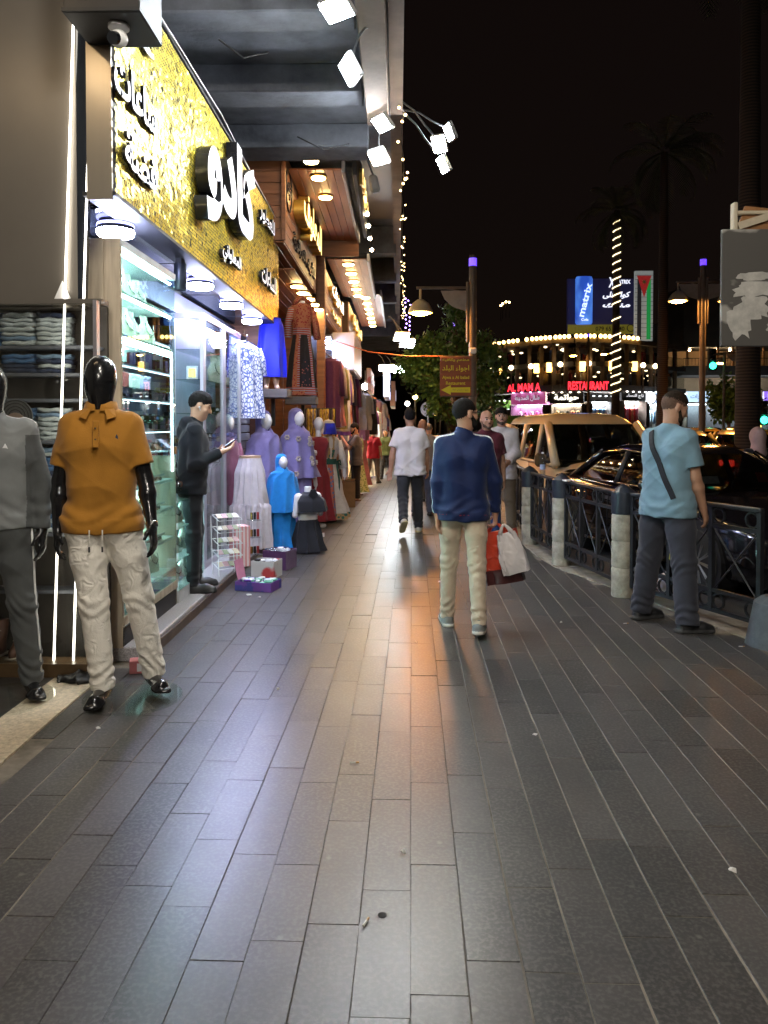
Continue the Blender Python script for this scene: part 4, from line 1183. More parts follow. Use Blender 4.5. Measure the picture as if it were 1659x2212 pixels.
def bust(x, y, z, h, label, group, rot, vel=None, lean=.25):
    t = thing('necklace_bust', label, 'necklace bust', (x, y, z), rot, group)
    b = MB(); rings = []
    for u_, rx, ry in ((0, .40, .13), (.12, .42, .15), (.30, .44, .17), (.52, .40, .16), (.66, .25, .13), (.76, .15, .11), (.88, .135, .105), (.97, .14, .11), (1., .12, .09)):
        rings.append([Vector((rx * h * math.cos(a), ry * h * math.sin(a) + lean * h * u_ * .6, u_ * h)) for a in np.linspace(0, 2 * math.pi, 19)[:-1]])
    b.loft(rings); b.build('bust', vel or M_VEL, t, smooth=True, auto=50)
    pts = []
    for i in range(9):
        a = math.pi * i / 8; u_ = .74 - .42 * math.sin(a) * (.9 if i else 1)
        pts.append(Vector((.20 * h * math.cos(a) * (1 + .5 * math.sin(a)), -.16 * h - .012 * h + lean * h * u_ * .6 - .03 * h * math.sin(a), u_ * h)))
    b = MB(); b.tube(pts, .012 * h + .0012, 5); b.sph(pts[4] + Vector((0, -.004, -.02 * h)), .03 * h, 8, 6); b.build('necklace', M_JEW, t, smooth=True)
    return t
RB = R(75)
for i in range(4):
    bust(VX - .17 - .02 * (i % 2), VY0 + .17 + .25 * i, .10 + vshelf[0], .225, 'cream necklace bust on the top lit deck of the showcase', 'busts on the top deck', RB)
for i in range(5):
    bust(VX - .15 - .03 * (i % 2), VY0 + .12 + .215 * i, .10 + vshelf[1], .24, 'cream necklace bust on the second lit deck of the showcase', 'busts on the second deck', RB)
for i in range(5):
    bust(VX - .12 - .02 * (i % 2), VY0 + .14 + .21 * i, .10 + lower[0], .20, 'cream necklace bust on the lowest deck of the showcase', 'busts on the lowest deck', RB, mat('ivory_card', (.70, .68, .58), .85, var=.1))
def ring_tray(par_loc, w, l, label, n, seed, group):
    t = thing('ring_tray', label, 'jewellery tray', par_loc, 0, group)
    m = MB(); m.rbox((0, 0, .008), (w, l, .016), .003, RY(R(-14))); m.build('tray', mat('grey_felt', (.42, .42, .40), .9, var=.1), t)
    rs = np.random.default_rng(seed); b = MB()
    for _ in range(n):
        x, y = rs.uniform(-w / 2 + .02, w / 2 - .02), rs.uniform(-l / 2 + .02, l / 2 - .02)
        M3 = RZ(rs.uniform(0, 6)) @ RX(rs.uniform(.4, 1.3)); r_ = rs.uniform(.010, .015)
        b.ring((x, y, .03 - x * .25), r_, r_ * .72, .006, 9, M3, mi=int(rs.random() < .25)); b.sph(Vector((x, y, .045 - x * .25)), .008, 6, 4, mi=int(rs.random() < .3))
    o = b.build('rings', [M_JEW, M_GOLDJ], t, smooth=True); stuff(o)
for j, z in enumerate(lower[1:]):
    for i in range(3):
        ring_tray((VX - .17, VY0 + .22 + .33 * i, .10 + z), .28, .29, 'felt tray of silver rings on %s of the showcase' % ('the second deck', 'the third deck', 'the fourth deck')[j], 60, i * 7 + j, 'ring trays on %s' % ('the second deck', 'the third deck', 'the fourth deck')[j])
def watch(x, y, z, rot, dial, s=1.):
    t = thing('wrist_watch', 'wrist watch with %s dial on a display cuff' % dial, 'watch', (x, y, z), rot, 'watches with %s dials in the showcase' % dial)
    m = MB(); m.lathe([(.024 * s, -.011), (.027 * s, -.011), (.027 * s, .011), (.024 * s, .011), (.024 * s, -.011)], 16, (0, 0, .028 * s), M_STREET.transposed() @ RX(0), cap=False); m.build('strap', M_BLACK if dial != 'tan' else MATS['brown_leather'], t, smooth=True, auto=50)
    m = MB(); m.cyl((0, -.026 * s, .03 * s), (0, -.036 * s, .032 * s), .019 * s, n=16); m.build('case', M_JEW, t, smooth=True, auto=40)
    m = MB(); m.cyl((0, -.0362 * s, .032 * s), (0, -.0372 * s, .032 * s), .015 * s, n=16); m.build('dial', {'white': MATS['white_plastic'], 'blue': mat('blue_dial', (.05, .18, .5), .3), 'black': M_DARKG, 'tan': M_GOLDJ}[dial], t)
dl = ('white', 'blue', 'black', 'tan')
for j, z in enumerate((1.454, 1.244)):
    for i in range(9):
        watch(VX - .09, VY0 + .10 + .115 * i, .10 + z, R(70), dl[(i * 3 + j) % 4], 1.25)
for j, z in enumerate((1.704,)):
    for i in range(4):
        t = thing('gift_box', 'small %s gift box on the upper glass shelf of the showcase' % ('dark', 'red', 'white', 'lilac')[i], 'box', (VX - .2, VY0 + .2 + .24 * i, .10 + z))
        mm = mat('box_' + ('dark', 'red', 'white', 'lilac')[i], ((.05, .05, .06), (.35, .03, .03), (.6, .6, .6), (.35, .3, .5))[i], .5)
        m = MB(); m.rbox((0, 0, .045), (.13, .17, .09), .004); m.build('carton', mm, t); m = MB(); m.rbox((0, 0, .1), (.135, .175, .03), .004); m.build('lid', mm, t)
# ---- low glass counter next to it
CX0, CY0, CY1 = -1.78, 6.18, 6.96
ct = thing('glass_counter', 'low glass counter with necklace cards beside the tall showcase', 'counter', (CX0, CY0, .10)); CL = CY1 - CY0
m = MB(); m.box((-.18, CL / 2, .05), (.36, CL, .10)); m.build('plinth', mat('white_panel', (.5, .5, .5), .5), ct)
m = MB(); m.box((.002, CL / 2, .50), (.006, CL, .80)); m.build('front_glass', GLG, ct)
m = MB(); m.box((-.18, CL - .003, .50), (.36, .006, .80)); m.build('side_glass', GLG, ct)
m = MB(); m.box((-.18, CL / 2, .905), (.36, CL, .010)); m.build('top_glass', GLG, ct)
m = MB(); m.box((-.35, CL / 2, .5), (.012, CL, .8)); m.build('back_panel', M_VBACK, ct)
for z in (.34, .60, .82):
    m = MB(); m.box((-.18, CL / 2, z), (.35, CL - .02, .010)); m.build('shelf', M_SHG, ct)
    m = MB(); m.box((-.33, CL / 2, z - .02), (.012, CL - .06, .012)); m.build('shelf_light', E_LED, ct)
for z, q in ((.10, 'bottom'), (.345, 'middle'), (.605, 'upper')):
    for i in range(3):
        bust(CX0 - .13, CY0 + .14 + .25 * i, .10 + z, .19, 'ivory necklace card on the %s shelf of the low counter' % q, 'necklace cards on the %s shelf' % q, R(68), MATS['ivory_card'])
for i in range(2):
    t = thing('bracelet_rack', 'sloping rack of leather bracelets on the glass counter', 'bracelet rack', (CX0 - .14, CY0 + .22 + .34 * i, 1.012), R(80), 'bracelet racks on the counter')
    m = MB(); m.box((0, 0, .10), (.28, .012, .22), RX(R(-30))); m.build('board', M_BLACK, t)
    for k in range(4):
        m = MB(); m.cyl((-.12, -.05 + .035 * k, .03 + .052 * k), (.12, -.05 + .035 * k, .03 + .052 * k), .016, n=8); m.build('roll', mat('grey_velvet', (.2, .2, .21), .9), t)
        for j in range(5):
            m = MB(); m.ring((-.10 + .05 * j - .008, -.05 + .035 * k, .03 + .052 * k), .026, .020, .016, 10, M_STREET); m.build('bracelet', (M_JEW, MATS['brown_leather'], M_BLACK)[(j + k) % 3], t, smooth=True)
# interior glow of the shop: ceiling panel lamps and back shelving seen through the glass
it = thing('shop_interior', 'lit back shelves inside the watch shop behind the glass', 'shelving', (-2.9, 7.6, .10))
m = MB(); m.box((-.3, .2, 1.35), (.05, 5.4, 2.7)); m.build('back_board', mat('blue_grey_board', (.22, .25, .32), .6, var=.2, vscale=3), it)
for k in range(7):
    m = MB(); m.box((-.15, .2, .3 + .36 * k), (.26, 5.2, .02)); m.build('shelf', M_SHG, it)
    m = MB(); m.box((-.04, .2, .275 + .36 * k), (.012, 5.2, .012)); m.build('shelf_light', emis('led_soft', (.7, .8, 1.), 1.6), it)
    b = MB(); rs = np.random.default_rng(k)
    for y_ in np.arange(-2.3, 2.7, .11):
        hh = rs.uniform(.08, .24); b.rbox((-.14, y_, .31 + .36 * k + hh / 2), (.10, rs.uniform(.05, .1), hh), .004, mi=int(rs.integers(0, 5)))
    o = b.build('boxed_goods', [M_BLACK, MATS['box_red'], MATS['box_white'], MATS['box_lilac'], MATS['dark_silver']], it); stuff(o)
# ---- aluminium-framed glass cabinet
KX0, KX1, KY0, KY1, KZ = -2.26, -1.93, 7.62, 9.45, 2.56
kb_ = thing('aluminium_cabinet', 'aluminium-framed glass cabinet with watches and a necklace bust', 'cabinet', ((KX0 + KX1) / 2, (KY0 + KY1) / 2, .10))
wx, wy = (KX1 - KX0), (KY1 - KY0)
def kframe(cx, cy, w, along, par):
    for sgn in (-1, 1):
        m = MB(); d_ = (sgn * (w / 2 - .02), 0) if along == 'x' else (0, sgn * (w / 2 - .02))
        m.rbox((cx + d_[0], cy + d_[1], KZ / 2), (.04, .04, KZ), .004); m.build('upright', M_ALU, par)
    for z in (.03, KZ - .03):
        m = MB(); m.rbox((cx, cy, z), ((w - .08, .036, .06) if along == 'x' else (.036, w - .08, .06)), .004); m.build('frame_bar', M_ALU, par)
    m = MB(); m.box((cx, cy, KZ / 2), ((w - .07, .006, KZ - .1) if along == 'x' else (.006, w - .07, KZ - .1))); m.build('pane', GL, par)
kframe(0, -wy / 2 + .02, wx, 'x', kb_)
kframe(wx / 2 - .02, -wy / 4 + .02, wy / 2 - .05, 'y', kb_); kframe(wx / 2 - .02, wy / 4, wy / 2 - .05, 'y', kb_)
m = MB(); m.box((-wx / 2, 0, KZ / 2), (.02, wy, KZ)); m.build('back_panel', mat('violet_grey_back', (.30, .29, .38), .5, var=.1), kb_)
for z in (.4, .75, 1.0, 1.28, 1.56, 1.9, 2.2):
    m = MB(); m.box((0, 0, z), (wx - .05, wy - .06, .008)); m.build('glass_shelf', GLG, kb_)
m = MB(); m.box((-.1, 0, KZ - .02), (.03, wy - .2, .02)); m.build('cabinet_light', emis('cabinet_led', (.7, .7, 1.), 14.), kb_)
for j, z in enumerate((1.004, 1.284, 1.564)):
    for i in range(10):
        watch(KX1 - .10, KY0 + .14 + .17 * i, .10 + z, R(62), dl[(i + j * 2) % 4], 1.4)
for i in range(2):
    bust(KX1 - .12, KY0 + 1.05 + .28 * i, 2.0, .32, 'tall cream necklace bust in the aluminium cabinet', 'busts in the aluminium cabinet', R(70))
for i in range(3):
    t = thing('framed_card', 'small framed card on a shelf of the aluminium cabinet', 'frame', (KX1 - .16, KY0 + .16 + .1 * i, .10 + (1.904, 1.284, 1.564)[i]), R(10), 'framed cards in the aluminium cabinet')
    m = MB(); m.rbox((0, 0, .07), (.11, .012, .14), .003); m.build('frame', MATS['white_plastic'], t); m = MB(); m.box((0, -.008, .07), (.07, .004, .09)); m.build('picture', MATS['gold_jewellery'], t)
t = thing('gift_sign', 'black jasmin perfume sign above orange packets', 'sign', (-1.98, 7.1, 1.28), R(20))
m = MB(); m.rbox((0, 0, .12), (.26, .02, .10), .004); m.build('plate', M_BLACK, t)
text_mesh('Jasmin', .20, .055, .006, .01, 0, M_FRONT, (0, -.0105, .12), 'lettering', M_GOLDJ, t)
for i in range(4):
    m = MB(); m.rbox((-.10 + .065 * i, .0, .03), (.05, .03, .07), .004); m.build('packet', mat('packet%s' % 'abcd'[i], ((.6, .2, .03), (.08, .25, .5), (.6, .15, .05), (.7, .6, .5))[i], .5), t)
m = MB(); m.box((0, 0, -.6), (.04, .04, 1.16)); m.build('stand', M_ALU, t)
# ================================================================ flood lights on the arcade edge
M_HOUS = mat('white_lamp_housing', (.55, .55, .56), .5, var=.15)
def look(nrm_, roll=0.):
    z = Vector(nrm_).normalized(); x = Vector((0, 0, 1)).cross(z).normalized(); y = z.cross(x)
    return Matrix((x, y, z)).transposed() @ RZ(roll)
def flood(p, n, w, h, label, anchor, group=None, e=None, bars=1, roll=0.):
    t = thing('flood_light', label, 'flood light', p, 0, group); M3 = look(n, roll)
    m = MB(); m.rbox(M3 @ Vector((0, 0, -.03)), (w + .03, h + .03, .05), .008, M3); m.build('housing', M_HOUS, t)
    for i in range(bars):
        hh = h / bars; yo = -h / 2 + hh * (i + .5)
        m = MB(); m.box(M3 @ Vector((0, yo, .002)), (w, hh - (.02 if bars > 1 else 0), .006), M3); m.build('light_panel', e or E_FLOOD, t)
    if anchor is not None:
        a = Vector(anchor) - Vector(p); mid = a * .5 + Vector((0, 0, .10))
        m = MB(); m.tube([M3 @ Vector((0, 0, -.05)), mid * .6, mid, mid * .6 + a * .5, a], .011, 6); m.build('arm', M_POST, t, smooth=True)
    return t
FL1 = atY(726, 22, 6.0); FL2 = atY(752, 152, 6.4); FL3 = atY(824, 268, 8.3); FL4 = atY(816, 341, 8.6)
flood(FL1, (-.28, -.42, -.86), .23, .16, 'wide flood light with bright panel hung under the ceiling near the gold sign', (-.32, 6.1, 4.95))
flood(FL2, (-.80, -.30, -.52), .22, .18, 'flood light with red lettered housing angled at the gold sign', (-.25, 6.6, 4.92))
flood(FL3, (-.55, -.42, -.72), .20, .16, 'flood light on the end of the brown edge beam', (-.2, 8.6, 4.95))
flood(FL4, (-.40, -.55, -.73), .19, .17, 'double-bar flood light below the end of the edge beam', (-.2, 8.7, 4.9), bars=2)
for (v0, w0, yy, lb, n_, e_, w_) in ((948, 312, 8.6, 'warm-white square flood light on a thin curved arm', (-.30, -.72, -.62), emis('flood_panel_warm', (1., .86, .58), 75.), .14),
                           (969, 286, 9.0, 'slim flood light on the outermost curved arm', (-.85, -.30, -.42), None, .14),
                           (955, 356, 8.8, 'slim flood light just under the warm square one', (-.82, -.32, -.48), None, .14)):
    p = atY(v0, w0, yy); flood(p, n_, w_, .17, lb, (-.08, yy + .4, 5.35), e=e_)
# unseen flood lights added to continue the row, lighting figures from the camera side
for (p_, tgt, lb, w_) in (((-.42, 2.1, 4.72), (-1.9, 4.7, 1.0), 'added flood light under the ceiling aimed at the jeans window mannequins', .30), ((.42, 1.4, 4.62), (1.2, 5.6, .8), 'added flood light on an arm aimed along the railing', .30), ((-.42, -1.6, 4.72), (-.8, 3.5, .4), 'added flood light under the ceiling aimed at the near paving', .30), ((.45, -2.6, 4.62), (1.6, 5, .6), 'added flood light on an arm far behind aimed down the pavement', .30)):
    flood(Vector(p_), Vector(tgt) - Vector(p_), w_, .22, lb, (-.2, p_[1] + .3, 5.0), e=emis('added_flood_panel%s' % ('_bright' if p_[0] > 0 else ''), (1., .93, .82), 78. if p_[0] > 0 else 58.))
for x_ in (-2.75, -2.15):  # spot lamps added out of view for warm front light on the shop corner
    t = thing('added_spot_lamp', 'added warm spot lamp over the clothes shop %s' % ('door side' if x_ < -2.5 else 'threshold'), 'spot lamp', (x_, 3.5, 4.25)); m = MB(); m.cyl((0, 0, 0), (0, .06, -.16), .05, n=14); m.build('barrel', M_BLACK, t); m = MB(); m.cyl((0, .061, -.163), (0, .064, -.17), .045, n=14); m.build('lens', emis('added_spot_warm', (1., .72, .42), 34.), t); m = MB(); m.cyl((0, 0, 0), (0, -.05, .9), .012, n=6); m.build('stem', M_BLACK, t)
# lights of the next buildings down the street
for (v0, w0, yy, lb, n_) in ((868, 728, 17, 'slim white flood light beyond the wooden shop signs', (.25, -.6, -.7)), (880, 742, 17.5, 'white tube light next to the slim flood light', (.2, -.7, -.7)),
                             (835, 795, 26, 'bright white lamp over the far shop signs', (0, -.8, -.6)), (850, 797, 27, 'white lamp beside the bright one over the far shops', (.1, -.8, -.6)), (866, 800, 27, 'white tube lamp reaching towards the street tree', (.3, -.7, -.6))):
    p = atY(v0, w0, yy); flood(p, n_, .5 if yy > 20 else .32, .22, lb, p + Vector((-.3, .3, .5)), e=emis('flood_far', (.85, .95, 1.), 30.))
p = atY(789, 835, 24)
t = thing('bare_bulb', 'glaring bare warm bulb hanging among the far clothes', 'bulb', p)
m = MB(); m.sph((0, 0, 0), .10, 14, 10); m.build('globe', emis('bare_bulb_warm', (1., .80, .55), 60.), t, smooth=True)
m = MB(); m.cyl((0, 0, .09), (0, 0, .5), .02); m.build('holder', M_BLACK, t)
# string lights along the outer edge
E_STR = emis('string_bulb', (1., .62, .22), 5.)
sl = thing('light_string', 'string of tiny warm bulbs hanging along the outer edge of the arcade', 'string lights', (.05, 8.5, 5.0))
rs = np.random.default_rng(3); pts = []
for i in range(60):
    u_ = i / 59; yy = 8.5 + 15 * u_ ** .9; pts.append(Vector((.0 + .10 * u_ + .02 * math.sin(i * 1.7), yy - 8.5, .14 * math.sin(i * .9) - .03 * i / 10)))
m = MB(); m.tube(pts, .006, 4); m.build('wire', M_BLACK, sl)
for i, q in enumerate(pts):
    m = MB(); m.sph(q + Vector((rs.uniform(-.05, .05), rs.uniform(-.1, .1), rs.uniform(-.1, .02))), .011 if i > 10 else .016, 6, 4); m.build('bulb', E_STR, sl)
E_STRB = emis('string_bulb_violet', (.4, .2, 1.), 6.)
for i in range(16):
    m = MB(); q = atY(876 + 8 * (i % 2) + rs.uniform(-3, 3), 645 + 4.5 * i, 21) - sl.location; m.sph(q, .018, 6, 4); m.build('bulb', E_STRB, sl)
sp = thing('loudspeaker', 'small grey loudspeaker under the balcony by the string lights', 'loudspeaker', atY(808, 398, 10.6))
m = MB(); m.rbox((0, 0, 0), (.13, .12, .24), .03, RY(R(-12))); m.build('cabinet', mat('grey_plastic', (.22, .21, .20), .6), sp); m = MB(); m.tube([(0, .05, .1), (-.1, .2, .4)], .012); m.build('arm', M_POST, sp)

# ================================================================ wood-clad shop signs
M_WOOD = mat('varnished_red_planks', (.26, .095, .04), .42, var=.35, vscale=2.2, stretch=(6, .5, 6), bump=.15, bscale=24)
M_WOODZ = mat('varnished_end_planks', (.22, .09, .042), .45, var=.35, vscale=2.2, stretch=(.6, 6, 6), bump=.15, bscale=24)
E_GOLDL = emis('letter_warm_lit', (1., .66, .20), .8)
M_GOLDR = mat('letter_return_gold', (.62, .42, .10), .3, .7)
M_DKLET = mat('letter_dark', (.02, .02, .03), .4)
def planks(par, x, y0, y1, z0, z1, n, mt=None, name='plank', axis='x'):
    h = (z1 - z0) / n
    for i in range(n):
        m = MB()
        if axis == 'x': m.rbox((x, (y0 + y1) / 2, z0 + h * (i + .5)), (.022, y1 - y0, h - .006), .004)
        m.build(name, mt or M_WOOD, par)
def plank_soffit(par, x0, x1, y0, y1, z, n, mt=None):
    w = (x1 - x0) / n
    for i in range(n):
        m = MB(); m.rbox((x0 + w * (i + .5), (y0 + y1) / 2, z), (w - .006, y1 - y0, .02), .004); m.build('soffit_plank', mt or M_WOOD, par)
def warm_lamp(x, y, z, label, group, r=.085, e=None):
    t = thing('downlight', label, 'ceiling light', (x, y, z), 0, group)
    m = MB(); m.lathe([(0, 0), (r * 1.15, 0), (r * 1.18, -.02), (r, -.03), (0, -.03)], 22); m.build('trim', M_GOLDR, t, smooth=True, auto=40)
    m = MB(); m.lathe([(0, -.03), (r, -.03), (r * .92, -.045), (0, -.048)], 22); m.build('diffuser', e or E_WARM, t, smooth=True, auto=40)
ws = thing('wooden_sign_box', 'red plank sign box with glowing gold letters past the gold sign', 'shop sign', (0, 0, 0))
m = MB(); m.box((-1.93, 12.55, 4.68), (.70, 4.1, 1.24)); m.build('carcass', mat('dark_wood_core', (.06, .03, .018), .7), ws)
planks(ws, -1.565, 10.48, 14.62, 4.05, 5.30, 8)
for i in range(8):
    m = MB(); h_ = 1.25 / 8; m.rbox((-1.93, 10.485, 4.05 + h_ * (i + .5)), (.72, .022, h_ - .006), .004); m.build('end_plank', M_WOODZ, ws)
m = MB(); m.rbox((-1.555, 10.475, 4.68), (.06, .05, 1.26), .006); m.build('corner_post', M_WOODZ, ws)
plank_soffit(ws, -2.28, -1.56, 10.5, 14.6, 4.04, 6)
text_mesh('المعلوف', 2.6, .66, .16, .03, 0, M_STREET, (-1.55, 12.75, 4.80), 'lettering', M_GOLDR, ws, front=E_GOLDL)
text_mesh('للأزياء التراثية', 2.9, .30, .03, .01, 0, M_STREET, (-1.55, 12.75, 4.30), 'lettering', M_DKLET, ws)
m = MB(); m.ring((-1.553, 10.92, 4.85), .30, .27, .02, 26, M_STREET @ RZ(0)); m.build('emblem_ring', M_DKLET, ws)
text_mesh('تراث', .36, .24, .02, .01, 0, M_STREET, (-1.552, 10.92, 4.85), 'emblem', M_DKLET, ws)
cn = thing('plank_canopy', 'varnished plank canopy with warm downlights beside the wooden sign', 'canopy', (0, 0, 0))
plank_soffit(cn, -1.53, -.78, 10.75, 14.9, 5.10, 6)
m = MB(); m.rbox((-.76, 12.8, 5.12), (.05, 4.2, .16), .006); m.build('fascia', mat('grey_gutter', (.36, .36, .38), .45, .4), cn)
m = MB(); m.rbox((-1.15, 14.92, 5.0), (.78, .05, .42), .006); m.build('end_board', M_WOODZ, cn)
for i, yy in enumerate((10.98, 11.55, 12.7)):
    v_ = ((672, 350), (688, 386), (703, 428))[i]; p = G(*v_, 5.05); warm_lamp(p.x, p.y, 5.09, 'warm round downlight in the plank canopy', 'downlights in the plank canopy', .10)
pl = thing('wood_panel_post', 'upright varnished post between the two wooden sign boxes', 'post', (-1.50, 15.0, gz(15)))
m = MB(); m.rbox((0, 0, 2.6), (.16, .16, 5.2), .01); m.build('shaft', M_WOODZ, pl)
for (yA, yB, xf, z0, z1, t1, t2, lab, e1, lab2) in ((15.15, 19.6, -1.42, 3.72, 4.62, 'المطرزات', 'الثوب', 'second plank sign box with white glowing letters', emis('letter_white_lit', (1., .93, .8), .8), 'in the second plank sign'),
                                    (20.0, 26.5, -1.28, 3.75, 4.75, 'القدس للتراث', 'هدايا', 'farthest plank sign box flooded with warm light', E_GOLDL, 'in the farthest plank sign')):
    w2 = thing('wooden_sign_box', lab, 'shop sign', (0, 0, 0)); ym, yl = (yA + yB) / 2, yB - yA
    m = MB(); m.box((xf - .38, ym, (z0 + z1) / 2), (.70, yl, z1 - z0 - .02)); m.build('carcass', MATS['dark_wood_core'], w2)
    planks(w2, xf - .015, yA, yB, z0, z1, 6); plank_soffit(w2, xf - .73, xf - .02, yA, yB, z0 - .012, 5)
    text_mesh(t1, yl * .72, (z1 - z0) * .42, .08, .03, 0, M_STREET, (xf, ym, z0 + (z1 - z0) * .68), 'lettering', M_GOLDR, w2, front=e1)
    text_mesh(t2, yl * .5, (z1 - z0) * .26, .05, .02, 0, M_STREET, (xf, ym, z0 + (z1 - z0) * .25), 'lettering', M_GOLDR, w2, front=E_GOLDL)
    c2 = thing('plank_canopy', 'plank canopy with rows of warm lamps over the %s' % ('white-lettered sign' if xf < -1.35 else 'farthest wooden sign'), 'canopy', (0, 0, 0))
    plank_soffit(c2, xf + .02, xf + .80, yA, yB, z1 + .18, 5); m = MB(); m.rbox((xf + .83, ym, z1 + .2), (.05, yl, .16), .006); m.build('fascia', MATS['grey_gutter'], c2)
    for i in range(5 if xf < -1.35 else 7):
        warm_lamp(xf + .42, yA + .35 + (yl - .7) * i / (4 if xf < -1.35 else 6), z1 + .17, 'warm round downlight over the %s' % ('white-lettered sign' if xf < -1.35 else 'farthest wooden sign'), 'canopy downlights %s' % lab2, .11)
fs_ = thing('gold_letter_board', 'dark board with gold letters seen almost edge-on above the canopy', 'shop sign', (-.60, 12.4, 4.98))
m = MB(); m.rbox((0, 0, .3), (.06, 3.6, .62), .006); m.build('board', M_BLACK, fs_); text_mesh('مطعم', 2.2, .4, .05, .02, 0, M_STREET, (.03, 0, .3), 'lettering', M_GOLDR, fs_, front=E_GOLDL)
for i in range(3): warm_lamp(-.40, 10.95 + .62 * i, 5.85, 'warm lamp beside the edge-on gold-letter board', 'lamps beside the gold-letter board', .10)
for i in range(4):
    p = atY((793, 796, 799, 803)[i], (463, 488, 515, 540)[i], 13 + i * .8); t = thing('bulb', 'small bare bulb under the corrugated soffit', 'bulb', p, 0, 'bare bulbs under the corrugated soffit')
    m = MB(); m.sph((0, 0, 0), .035, 10, 8); m.build('globe', emis('small_bulb', (1., .75, .45), 30.), t); m = MB(); m.cyl((0, 0, .03), (0, 0, .3), .008, n=6); m.build('flex', M_BLACK, t)
# shop ceilings below the signs
sf2 = thing('shop_soffit', 'plank soffit with warm lamps above the embroidered dresses', 'soffit', (0, 0, 0)); plank_soffit(sf2, -2.9, -1.50, 11.15, 16.2, 3.80, 9)
for i in range(6): warm_lamp(-1.62 + .02 * i, 12.35 + .62 * i, 3.79, 'warm downlight above the embroidered dresses', 'downlights above the embroidered dresses', .10)
sf3 = thing('shop_soffit', 'blue-grey soffit with cold lamps over the hanging robes', 'soffit', (0, 0, 0)); m = MB(); m.box((-2.2, 19.5, 3.45), (1.5, 6.2, .03)); m.build('panel', MATS['blue_grey_board'], sf3)
for i in range(4): ring_light(-1.62 + .07 * i, 16.9 + 1.25 * i, 3.43, 'cold round light over the hanging robes', 'cold lights over the hanging robes', .14)
# partition walls and posts of the shop bays
for (yy, mt_, nm) in ((10.75, M_WOODZ, 'plank partition beside the blue skirt'), (16.4, M_WOODZ, 'plank partition beyond the scarf rack'), (22.8, M_CONC, 'grey partition beyond the hanging robes')):
    w3 = thing('partition', nm, 'partition', (-2.6, yy, gz(yy)));
    for k in range(6):
        m = MB(); m.rbox((-.9 + .3 * k, 0, 1.95), (.292, .05, 3.9), .006); m.build('board', mt_, w3)
bw = thing('back_shelving', 'warm-lit back shelving of the dress shop', 'shelving', (-3.6, 13.6, gz(13)))
m = MB(); m.box((0, 0, 1.9), (.05, 5.4, 3.8)); m.build('back_board', mat('tan_board', (.34, .25, .16), .7, var=.2, vscale=2), bw)
for k in range(5):
    m = MB(); m.box((.16, 0, .5 + .6 * k), (.3, 5.2, .03)); m.build('shelf', MATS['dark_wood_core'], bw)
    b = MB(); rs2 = np.random.default_rng(40 + k)
    for y_ in np.arange(-2.5, 2.6, .17):
        hh = rs2.uniform(.12, .45); b.rbox((.16, y_, .515 + .6 * k + hh / 2), (.2, .14, hh), .02, mi=int(rs2.integers(0, 5)))
    stuff(b.build('folded_goods', [cloth('goods_%s' % q, c) for q, c in (('red', (.35, .04, .04)), ('ochre', (.5, .3, .06)), ('blue', (.06, .1, .35)), ('cream', (.6, .55, .45)), ('green', (.05, .2, .1)))], bw))
bw2 = copy_tree(bw, None, 'cold-lit back shelving behind the hanging robes', (-3.0, 19.4, gz(19)))

# ================================================================ clothes on stands and hangers
def slat_wall(x, y0, y1, z0, z1, label):
    t = thing('slat_wall', label, 'slat wall', (x, (y0 + y1) / 2, z0))
    m = MB(); m.box((-.03, 0, (z1 - z0) / 2), (.02, y1 - y0, z1 - z0)); m.build('back_board', M_BLACK, t)
    n = int((z1 - z0) / .11)
    for i in range(n):
        m = MB(); m.rbox((0, 0, .055 + .11 * i), (.02, y1 - y0, .095), .004); m.build('slat', mat('pale_blue_slat', (.50, .53, .62), .45, var=.06), t)
    return t
slat_wall(-2.08, 9.5, 10.7, .12, 2.75, 'pale slat wall behind the hanging printed blouse')
M_LEAF = two_tone('blue_leaf_print', (.10, .14, .36), (.72, .76, .84), 'edge', 26, .10, .85, (1, 1, .7), .03)
def hanger(par, z, w=.2):
    b = MB(); b.tube([(-w, 0, z - .06), (-w * .5, 0, z - .02), (0, 0, z), (w * .5, 0, z - .02), (w, 0, z - .06)], .007, 6); b.tube([(0, 0, z), (0, 0, z + .05), (.02, 0, z + .08), (.035, 0, z + .05)], .004, 5); b.build('hanger', MATS['dark_silver'], par, smooth=True)
def garment(name, label, cat, loc, rot, w, h, mats, group=None, sleeves=True, flare=1.1, seed=1., th=.07, sl_len=.5, mi_fn=None, folds=.10, nf=9):
    """clothing on a hanger, hung from the top: z runs from 0 (neck) downwards"""
    t = thing(name, label, cat, loc, rot, group)
    hanger(t, .03, w * .42)
    rr = [(0, 0, 0, .05, .045, 0, nf), (0, 0, -.025, w * .30, .05, .0, nf), (0, 0, -.06, w * .47, th, .02, nf), (0, 0, -.16, w * .48, th * 1.1, .04, nf), (0, 0, -h * .5, w * .47 * (1 + flare) / 2, th * 1.1, folds * .7, nf), (0, 0, -h, w * .5 * flare, th * 1.25, folds, nf)]
    drape(dense(rr, 4), 'cloth', mats, t, 36, True, True, seed, mi_fn)
    if sleeves:
        for sx in (-1, 1):
            b = MB(); b.tube([(sx * w * .42, 0, -.07), (sx * w * .55, -.01, -.07 - h * sl_len * .4), (sx * w * .60, -.02, -.07 - h * sl_len)], [.055, .052, .05], 10); b.build('sleeve', mats if not isinstance(mats, list) else mats[0], t, smooth=True)
    return t
garment('printed_blouse', 'white blouse with blue leaf print hanging from the slat wall', 'blouse', (-1.93, 9.75, 2.58), R(52), .46, .95, M_LEAF, sleeves=True, sl_len=.35, flare=1.15, th=.10)
M_PINKH = cloth('mauve_cloth', (.17, .055, .09))
